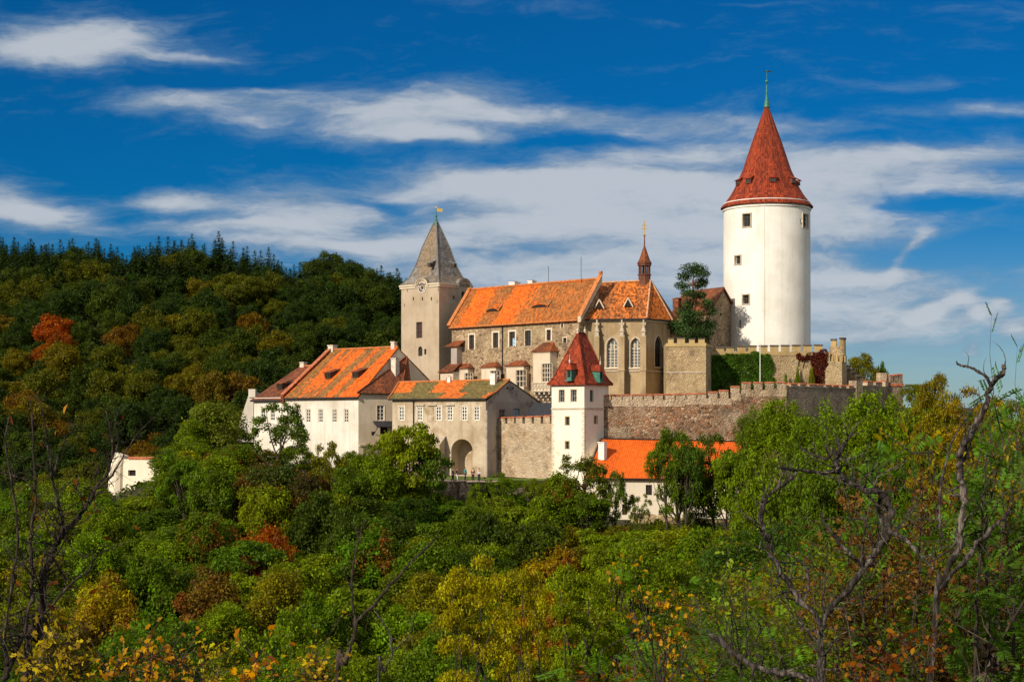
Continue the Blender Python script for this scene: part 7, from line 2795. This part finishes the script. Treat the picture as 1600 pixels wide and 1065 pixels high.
dead_tree('bare_tree', 'dark leafless tree with many thin bare branches at the edge of the view', 15, [
    [(40, 1062, 17, 0), (60, 1000, 15, 0), (67, 940, 14, 0), (70, 890, 13, 0), (88, 850, 11, .1), (100, 832, 10, .1), (126, 802, 8, .2), (150, 763, 7, .2), (168, 738, 5, .3), (176, 700, 4, .3), (171, 665, 3, .3), (165, 640, 1.5, .4)],
    [(4, 1062, 12, -.2), (22, 1022, 11, -.2), (42, 975, 9, -.2), (51, 910, 8, -.1), (48, 848, 7, 0), (56, 776, 6, 0), (53, 712, 4.5, .1), (50, 650, 3, .1), (46, 622, 1.5, .2)],
    [(98, 834, 7, .1), (95, 800, 6.5, 0), (84, 760, 6, 0), (80, 725, 5, -.1), (72, 680, 3.5, -.1), (66, 640, 2.5, -.1), (56, 618, 1.2, -.1)],
    [(10, 1040, 8, -.3), (8, 985, 7, -.3), (20, 905, 6, -.3), (28, 830, 5, -.3), (18, 750, 4, -.4), (8, 690, 3, -.4), (15, 650, 1.5, -.4)],
    [(60, 970, 6, -.1), (85, 940, 5, -.2), (118, 905, 4, -.3), (140, 890, 3, -.3), (146, 860, 1.5, -.4)],
    [(82, 868, 5, .1), (110, 905, 3, .2), (160, 862, 2.5, .3), (205, 845, 1.2, .3)],
    [(150, 764, 4, .2), (175, 742, 3.5, .2), (200, 700, 3, .1), (220, 672, 2, .1), (245, 648, 1, .1)],
    [(82, 740, 4, 0), (95, 705, 3.5, 0), (105, 680, 2.5, .1), (122, 650, 1.5, .1)],
    [(52, 905, 4, -.1), (35, 880, 3, -.2), (15, 870, 2, -.2), (2, 850, 1.2, -.2)],
    [(30, 745, 3, 0), (14, 742, 2.5, 0), (-10, 735, 2, 0)],
    [(54, 770, 3, 0), (40, 750, 2.5, 0), (15, 742, 1.5, 0)],
    [(170, 730, 3, .3), (185, 690, 2.5, .3), (180, 660, 2, .3), (190, 630, 1, .3)],
], 9, 'bark_dark', twig=3.0, leaves=(26, 0.045, (0.22, 0.07, 0.02)))
dead_tree('forked_sapling', 'thin dark bare sapling forking into two long branches in the middle of the slope', 24, [
    [(528, 1080, 12, 0), (538, 1040, 11, 0), (550, 1000, 9, 0), (556, 972, 9, 0), (551, 945, 6, 0), (550, 915, 5, .1), (552, 880, 4.5, .1), (561, 842, 3.5, .2), (566, 825, 2.5, .2), (573, 812, 1.5, .2)],
    [(556, 972, 7, 0), (578, 950, 6, -.1), (600, 925, 5.5, -.1), (622, 900, 5, -.2), (645, 875, 4, -.2), (664, 858, 3.5, -.3), (680, 840, 2.5, -.3), (681, 826, 1.2, -.3)],
    [(561, 842, 2.2, .2), (556, 828, 1.5, .2), (550, 818, 1, .2)],
], 10, 'bark_dark', twig=0.25)
dead_tree('bare_sapling', 'small bare sapling beside the forked one low on the slope', 28, [
    [(590, 1090, 6, 0), (600, 1050, 5, 0), (612, 1020, 4.5, 0), (606, 985, 3.5, 0), (590, 960, 2.5, 0), (578, 945, 1.2, 0)],
    [(612, 1020, 3, 0), (640, 990, 2.5, 0), (648, 960, 1.2, 0)],
], 12, 'bark_dead', twig=0.5)


# ------------------------------------------------------------------ bush prototypes
def bush(seed, R_=1.5, H=2.8, n=6500, leaf=0.055, asp=0.5, shape='leaf', stems=14, mat='leaf_near', compound=0):
    rng = np.random.default_rng(seed)
    mb = MB()
    P, N, D, S = [], [], [], []
    for s in range(stems):
        a = rng.random() * 6.283
        rr = R_ * math.sqrt(rng.random())
        top = np.array([rr * math.cos(a), rr * math.sin(a), H * rng.uniform(0.65, 1.05) * (1 - 0.25 * (rr / R_) ** 2)])
        foot = np.array([top[0] * 0.25, top[1] * 0.25, -0.3])
        mid = foot * 0.45 + top * 0.55 + rng.normal(size=3) * 0.12 * R_
        rows = np.array([list(foot) + [0.028], list(mid) + [0.017], list(top) + [0.004]])
        path = spline(rows, 6)
        mb.tube(path[:, :3].tolist(), path[:, 3].tolist(), 5)
        nb = 16
        for b in range(nb):
            i = rng.integers(4, len(path))
            p = path[i, :3]
            d = unit(rng.normal(size=3) + np.array([0, 0, 0.35]))
            ln = rng.uniform(0.25, 0.7) * R_ * 0.6
            tip = p + d * ln
            mb.tube([p.tolist(), (p + d * ln * .5 + rng.normal(size=3) * .03).tolist(), tip.tolist()], [0.008, 0.005, 0.002], 4)
            m = max(4, int(n / (stems * nb)))
            if compound:
                nf = max(2, m // (2 * compound))
                for _ in range(nf):
                    q = p + d * ln * rng.uniform(0.3, 1.05)
                    e = unit(d * 0.5 + rng.normal(size=3) * 0.7 + np.array([0, 0, 0.1]))
                    side = unit(np.cross(e, rng.normal(size=3) * .4 + np.array([0, 0, 1])))
                    nn = np.cross(side, e)
                    L = rng.uniform(0.16, 0.28)
                    for j in range(compound):
                        f = (j + 0.6) / compound
                        for sd in (-1, 1):
                            P.append(q + e * L * f + side * sd * leaf * 0.95 - np.array([0, 0, 0.10 * f * L]))
                            N.append(nn + rng.normal(size=3) * 0.12)
                            D.append(side * sd + e * 0.35)
                            S.append(leaf * (1 - 0.35 * abs(f - 0.5)))
            else:
                f = rng.random(m) ** 0.7
                P.extend(p + d * ln * f[:, None] + rng.normal(size=(m, 3)) * 0.075)
                N.extend(rng.normal(size=(m, 3)) * 0.7 + np.array([0, -0.1, 0.6]))
                D.extend(np.tile(d, (m, 1)))
                S.extend(leaf * rng.uniform(0.6, 1.3, m))
    P, N, D, S = np.array(P), np.array(N), np.array(D), np.array(S)
    v = leaf_polys(P, N, S, asp, rng, droop=D * (3.0 if compound else 0.9), shape='diamond' if compound else shape)
    cm = np_mesh('leaves', v, 4, MAT[mat])
    o = mb.build('stems', MAT['bark'], loc=(0, 0, 0))
    tm = o.data
    bpy.data.objects.remove(o)
    return tm, cm, H, R_


FINE = [bush(s, n=5600, leaf=0.038, asp=0.45, shape='diamond') for s in (101, 102, 103)]
FERN = [bush(s, H=3.0, n=5200, leaf=0.042, asp=0.34, stems=12, compound=8) for s in (111, 112)]
BROAD = [bush(s, R_=1.2, H=2.4, n=1500, leaf=0.055, asp=0.62, shape='leaf', stems=10) for s in (121, 122)]


def put_bush(proto, name, label, cat, group, loc, sxy, sz, rot, colour):
    tm, cm, H, R_ = proto
    t = thing(name, label, cat, loc, group)
    t.scale, t.rotation_euler = (sxy, sxy, sz), (0, 0, rot)
    for nm, me in (('stems', tm), ('leaves', cm)):
        o = bpy.data.objects.new(nm, me)
        scene.collection.objects.link(o)
        o.parent = t
        o.color = tuple(colour) + (1,)
    return t


def thicket():
    r = random.Random(9)
    kinds = {
        'green': ('green_bush', 'fine-leaved green bush in the thicket around the dead trees', 'green bushes in the thicket'),
        'fern': ('locust_bush', 'bush with feathery compound green leaves in the thicket around the dead trees', 'feathery-leaved bushes in the thicket'),
        'gold': ('golden_bush', 'fine-leaved golden autumn bush in the thicket around the dead trees', 'golden bushes in the thicket'),
        'rust': ('russet_bush', 'russet orange autumn bush in the thicket around the dead trees', 'russet bushes in the thicket'),
    }
    top_lim = lambda px: float(np.interp(px, [1000, 1080, 1150, 1230, 1320, 1400, 1450, 1500, 1560, 1640], [1010, 960, 930, 850, 830, 790, 735, 660, 625, 610]))
    cell = []
    n = 0
    for _ in range(2500):
        Y = 15 + 40 * r.random() ** 0.9
        px = r.uniform(1040, 1690)
        x = (px - CX) * Y / F
        d = 0.55 + Y * 0.034
        if any((a - x) ** 2 + (b - Y) ** 2 < d * d for a, b in cell):
            continue
        z = gz(x, Y)
        H = r.uniform(2.2, 4.2) * (0.75 + Y / 70)
        H = min(H, zof(top_lim(px) + r.uniform(0, 70), Y) - z)
        if H < 0.7:
            continue
        top = HY - (z + H) * F / Y
        if top > 1080:
            continue
        cell.append((x, Y))
        gold = 0.35 + 0.35 * math.sin(px * 0.016 + 1.0) * math.sin(Y * 0.25)
        u = r.random()
        if 1400 < px and top < 760:
            gold += 0.1
        if u < gold * 0.42:
            k, fam, col = 'gold', FINE, r.choice([(0.34, 0.19, 0.010), (0.28, 0.17, 0.010), (0.24, 0.17, 0.010)])
        elif u < gold * 0.58:
            k, fam, col = 'rust', FINE, r.choice([(0.30, 0.09, 0.012), (0.24, 0.07, 0.012), (0.16, 0.07, 0.02)])
        elif u < 0.72:
            k, fam, col = 'fern', FERN, r.choice([(0.095, 0.18, 0.014), (0.13, 0.21, 0.014), (0.075, 0.14, 0.014)])
        else:
            k, fam, col = 'green', FINE, r.choice([(0.11, 0.155, 0.010), (0.15, 0.175, 0.010), (0.08, 0.12, 0.010)])
        p = r.choice(fam)
        nm, lb, gp = kinds[k]
        s = r.uniform(0.85, 1.25) * (0.55 + Y / 48)
        put_bush(p, nm, lb, 'bush', gp, (x, Y, z), s, max(0.35, H / p[2]), r.uniform(0, 6.28), col)
        n += 1
    for px, top, Y in ((1592, 596, 21), (1622, 640, 19), (1420, 770, 24)):
        x = (px - CX) * Y / F
        z = gz(x, Y)
        H = zof(top, Y) - z
        put_bush(FERN[n % 2], 'locust_bush', 'feathery compound-leaved locust sapling rising beside the hooked dead trunk', 'bush', 'locust saplings by the hooked dead trunk', (x, Y, z), 0.62, H / 3.0, r.uniform(0, 6.28), (0.075, 0.17, 0.03))
    print('thicket', n)


thicket()


# ------------------------------------------------------------------ leafy twigs close to the viewer
def leafy_twig(name, label, Y, clusters, foot, colour, size, per, seed, cat='shrub', shape='lobed', spread=0.16):
    """thin stems rising from the ground at foot px to clusters (px, py, weight) of large leaves"""
    rng = np.random.default_rng(seed)
    x0 = (foot - CX) * Y / F
    g = gz(x0, Y)
    t = thing(name, label, cat, (x0, Y, g))
    mb = MB()
    P = []
    base = np.array([x0, Y, g - 0.2])
    cs = [np.array(at(px, py, Y + rng.normal() * 0.25)) for px, py, w in clusters]
    hub = np.mean(cs, 0) * 0.8 + base * 0.2
    hub[2] = min(hub[2], min(c[2] for c in cs) - 0.25)
    trunk = spline([list(base) + [0.014], list(base * .5 + hub * .5 + rng.normal(size=3) * .06) + [0.011], list(hub) + [0.008]], 5)
    mb.tube(trunk[:, :3].tolist(), trunk[:, 3].tolist(), 5)
    for c, (px, py, w) in zip(cs, clusters):
        m = hub * 0.5 + c * 0.5 + rng.normal(size=3) * 0.07
        path = spline([list(hub) + [0.006], list(m) + [0.0045], list(c) + [0.0015]], 6)
        path[1:-1, :3] += rng.normal(size=(len(path) - 2, 3)) * 0.008
        mb.tube(path[:, :3].tolist(), path[:, 3].tolist(), 4)
        for _ in range(int(per * w)):
            d = unit(rng.normal(size=3) + np.array([0, 0, .2]))
            ln = abs(rng.normal()) * spread
            q = c + d * ln
            P.append(q)
            if ln > 0.05:
                mb.tube([c.tolist(), q.tolist()], [0.003, 0.0015], 3)
    mb.build('stems', MAT['bark_dark'], t)
    P = np.array(P)
    N = rng.normal(size=P.shape) * 0.6 + np.array([-0.3, -0.6, 0.5])
    v = leaf_polys(P - np.array(t.location), N, size * rng.uniform(0.6, 1.3, len(P)), 0.62, rng, shape=shape)
    o = bpy.data.objects.new('leaves', np_mesh('leaves', v, 10, MAT['leaf_near']))
    scene.collection.objects.link(o)
    o.parent = t
    o.color = tuple(colour) + (1,)
    return t


leafy_twig('yellow_shrub', 'large-leaved yellow and orange shrub at the foot of the dark leafless tree', 11, [(75, 1008, 1), (100, 1030, 1), (110, 1000, .7), (60, 1045, 1), (85, 1055, 1), (120, 1050, 1), (45, 1030, .6)], 90, (0.32, 0.22, 0.02), 0.030, 34, 31)
leafy_twig('orange_shrub', 'low shrub of orange and green leaves along the bottom edge', 11, [(190, 1045, 1), (215, 1030, 1), (240, 1025, 1), (262, 1028, 1), (285, 1035, 1), (235, 1050, 1.2), (205, 1058, 1), (270, 1055, 1), (175, 1058, .8)], 230, (0.36, 0.17, 0.015), 0.026, 34, 32)
leafy_twig('yellow_sprig', 'pale yellow leafy sprig between two orange clumps at the bottom edge', 14, [(330, 1022, 1), (345, 1015, 1), (310, 1040, .8), (320, 1060, 1), (340, 1058, 1)], 330, (0.30, 0.23, 0.012), 0.028, 26, 33)
leafy_twig('orange_sprig', 'upright orange leaves at the bottom edge beside the golden clump', 11, [(400, 1030, .8), (395, 1050, 1), (425, 1045, .8), (385, 1058, .8)], 400, (0.40, 0.15, 0.012), 0.034, 16, 34)
leafy_twig('golden_shrub', 'golden small-leaved shrub at the bottom edge left of the forked sapling', 13, [(485, 1035, 1), (500, 1045, 1), (475, 1055, 1), (505, 1060, 1), (490, 1060, 1)], 490, (0.34, 0.22, 0.012), 0.024, 40, 35)
leafy_twig('orange_twig', 'thin twig with golden orange leaves on the slope below the low house', 14, [(990, 880, .5), (962, 908, .5), (1000, 922, .4), (1010, 940, 1), (1030, 945, 1), (1045, 950, 1), (1060, 958, .7), (985, 962, .5), (1000, 990, 1), (1040, 985, 1), (1055, 1000, 1.1), (1070, 990, .6), (1078, 950, .6), (1030, 1010, .8), (1050, 1025, 1)], 1060, (0.42, 0.22, 0.02), 0.026, 14, 36, spread=0.10)
leafy_twig('lime_twig', 'twig with large pale lime leaves rising beside the orange-leaved twig', 13, [(1138, 862, .5), (1143, 893, .8), (1130, 905, .6), (1145, 935, 1), (1140, 958, .8), (1150, 920, .6), (1165, 925, .4), (1120, 940, .5), (1232, 955, .5), (1222, 985, .5), (1160, 890, .3)], 1150, (0.20, 0.26, 0.02), 0.028, 12, 37, spread=0.08)
leafy_twig('brown_twig', 'withered brown leaves on a twig at the bottom corner close by', 7, [(1420, 1010, 1), (1450, 1000, 1), (1395, 1040, 1), (1350, 1050, 1.2), (1370, 1030, 1), (1330, 1058, 1), (1455, 1045, .6)], 1400, (0.22, 0.075, 0.012), 0.017, 30, 38, shape='leaf', spread=0.08)
leafy_twig('dark_twig', 'dark withered leaf hanging at the bottom corner', 6, [(1540, 1022, 1.2), (1552, 1040, .6)], 1560, (0.02, 0.013, 0.008), 0.02, 14, 39, shape='leaf', spread=0.03)


# ------------------------------------------------------------------ visitors
def skin_mesh(name, pts, edges, mat, parent, root=0):
    me = bpy.data.meshes.new(name)
    me.from_pydata([p[:3] for p in pts], edges, [])
    o = bpy.data.objects.new(name, me)
    scene.collection.objects.link(o)
    o.parent = parent
    me.materials.append(mat)
    m = o.modifiers.new('skin', 'SKIN')
    m.use_smooth_shade = True
    for i, p in enumerate(pts):
        sv = me.skin_vertices[0].data[i]
        sv.radius = (p[3], p[3] * (p[4] if len(p) > 4 else 1.0))
        sv.use_root = i == root
    s = o.modifiers.new('smooth', 'SUBSURF')
    s.levels = s.render_levels = 2
    return o


def person(px, py_foot, Y, shirt, legs, label, face=0.0, walk=0.18, h=1.72, z=None):
    x = (px - CX) * Y / F
    t = thing('person', label, 'person', (x, Y, gz(x, Y) + 0.08 if z is None else z), None)
    t.rotation_euler = (0, 0, face)
    k = h / 1.75
    P = [(0, 0, .95, .13, .8), (0, 0, 1.15, .125, .75), (0, 0, 1.38, .15, .65), (0, 0, 1.48, .055), (0, -.01, 1.56, .07), (0, -.015, 1.64, .088, 1.1), (0, 0, 1.72, .06),
         (-.19, 0, 1.42, .055), (-.24, .03, 1.15, .042), (-.22, -.06, .92, .033), (-.22, -.09, .84, .03),
         (.19, 0, 1.42, .055), (.24, -.04, 1.15, .042), (.22, -.12, .94, .033), (.22, -.15, .86, .03),
         (-.09, 0, .88, .085), (-.10, -walk * .55, .50, .06), (-.10, -walk * .5, .10, .042), (-.10, -walk * .5 - .13, .04, .035),
         (.09, 0, .88, .085), (.10, walk * .35, .50, .06), (.10, walk * 1.0, .12, .042), (.10, walk * 1.0 - .12, .05, .035)]
    E = [(0, 1), (1, 2), (2, 3), (3, 4), (4, 5), (5, 6), (2, 7), (7, 8), (8, 9), (9, 10), (2, 11), (11, 12), (12, 13), (13, 14), (0, 15), (15, 16), (16, 17), (17, 18), (0, 19), (19, 20), (20, 21), (21, 22)]
    sc = lambda rows: [(r[0] * k, r[1] * k, r[2] * k) + tuple(q * k if i == 0 else q for i, q in enumerate(r[3:])) for r in rows]
    skin_mesh('body', sc(P), E, MAT['skin'], t)
    g = lambda i, f: (P[i][0], P[i][1], P[i][2], P[i][3] * f) + tuple(P[i][4:])
    skin_mesh('shirt', sc([g(0, 1.15), g(1, 1.18), g(2, 1.15), g(7, 1.3), g(8, 1.35), (-.22, -.04, .98, .045), g(11, 1.3), g(12, 1.35), (.22, -.09, 1.0, .045)]), [(0, 1), (1, 2), (2, 3), (3, 4), (4, 5), (2, 6), (6, 7), (7, 8)], MAT[shirt], t)
    skin_mesh('trousers', sc([(0, 0, .93, .15, .85), g(15, 1.15), g(16, 1.25), g(17, 1.4), g(19, 1.15), g(20, 1.25), g(21, 1.4)]), [(0, 1), (1, 2), (2, 3), (0, 4), (4, 5), (5, 6)], MAT[legs], t)
    skin_mesh('hair', sc([(0, .03, 1.66, .085), (0, .01, 1.72, .075), (0, .06, 1.58, .05)]), [(0, 1), (0, 2)], MAT['hair_dark'], t)
    return t


person(692.5, 753, 202.6, 'cloth_black', 'cloth_navy', 'visitor in black standing on the castle path nearest the bright yellow-green tree', 0.4, 0.05)
person(707.5, 755, 202.3, 'cloth_navy', 'cloth_black', 'visitor in navy walking beside the one in black with pale trousers on the path', 1.4, 0.2)
person(713.5, 755, 202.5, 'cloth_black', 'cloth_white', 'visitor in a black top and pale trousers on the castle path', 1.6, 0.2)
person(727, 750, 203.6, 'cloth_teal', 'cloth_navy', 'visitor in a turquoise top below the stone arch', 1.2, 0.15)
person(739, 756, 202.4, 'cloth_brown', 'cloth_black', 'visitor in dark brown standing on the path near the corner pier', -0.3, 0.05)
person(748.5, 756, 202.2, 'cloth_white', 'cloth_navy', 'visitor in a white top at the end of the castle path', 0.2, 0.12)
person(1031.5, 806, 198.2, 'cloth_navy', 'cloth_black', 'visitor in navy behind the terrace wall of the low house', 0.9, 0.1)
person(1070, 806, 198.8, 'cloth_black', 'cloth_navy', 'visitor in black among thin tree trunks by the low house', -0.9, 0.1)
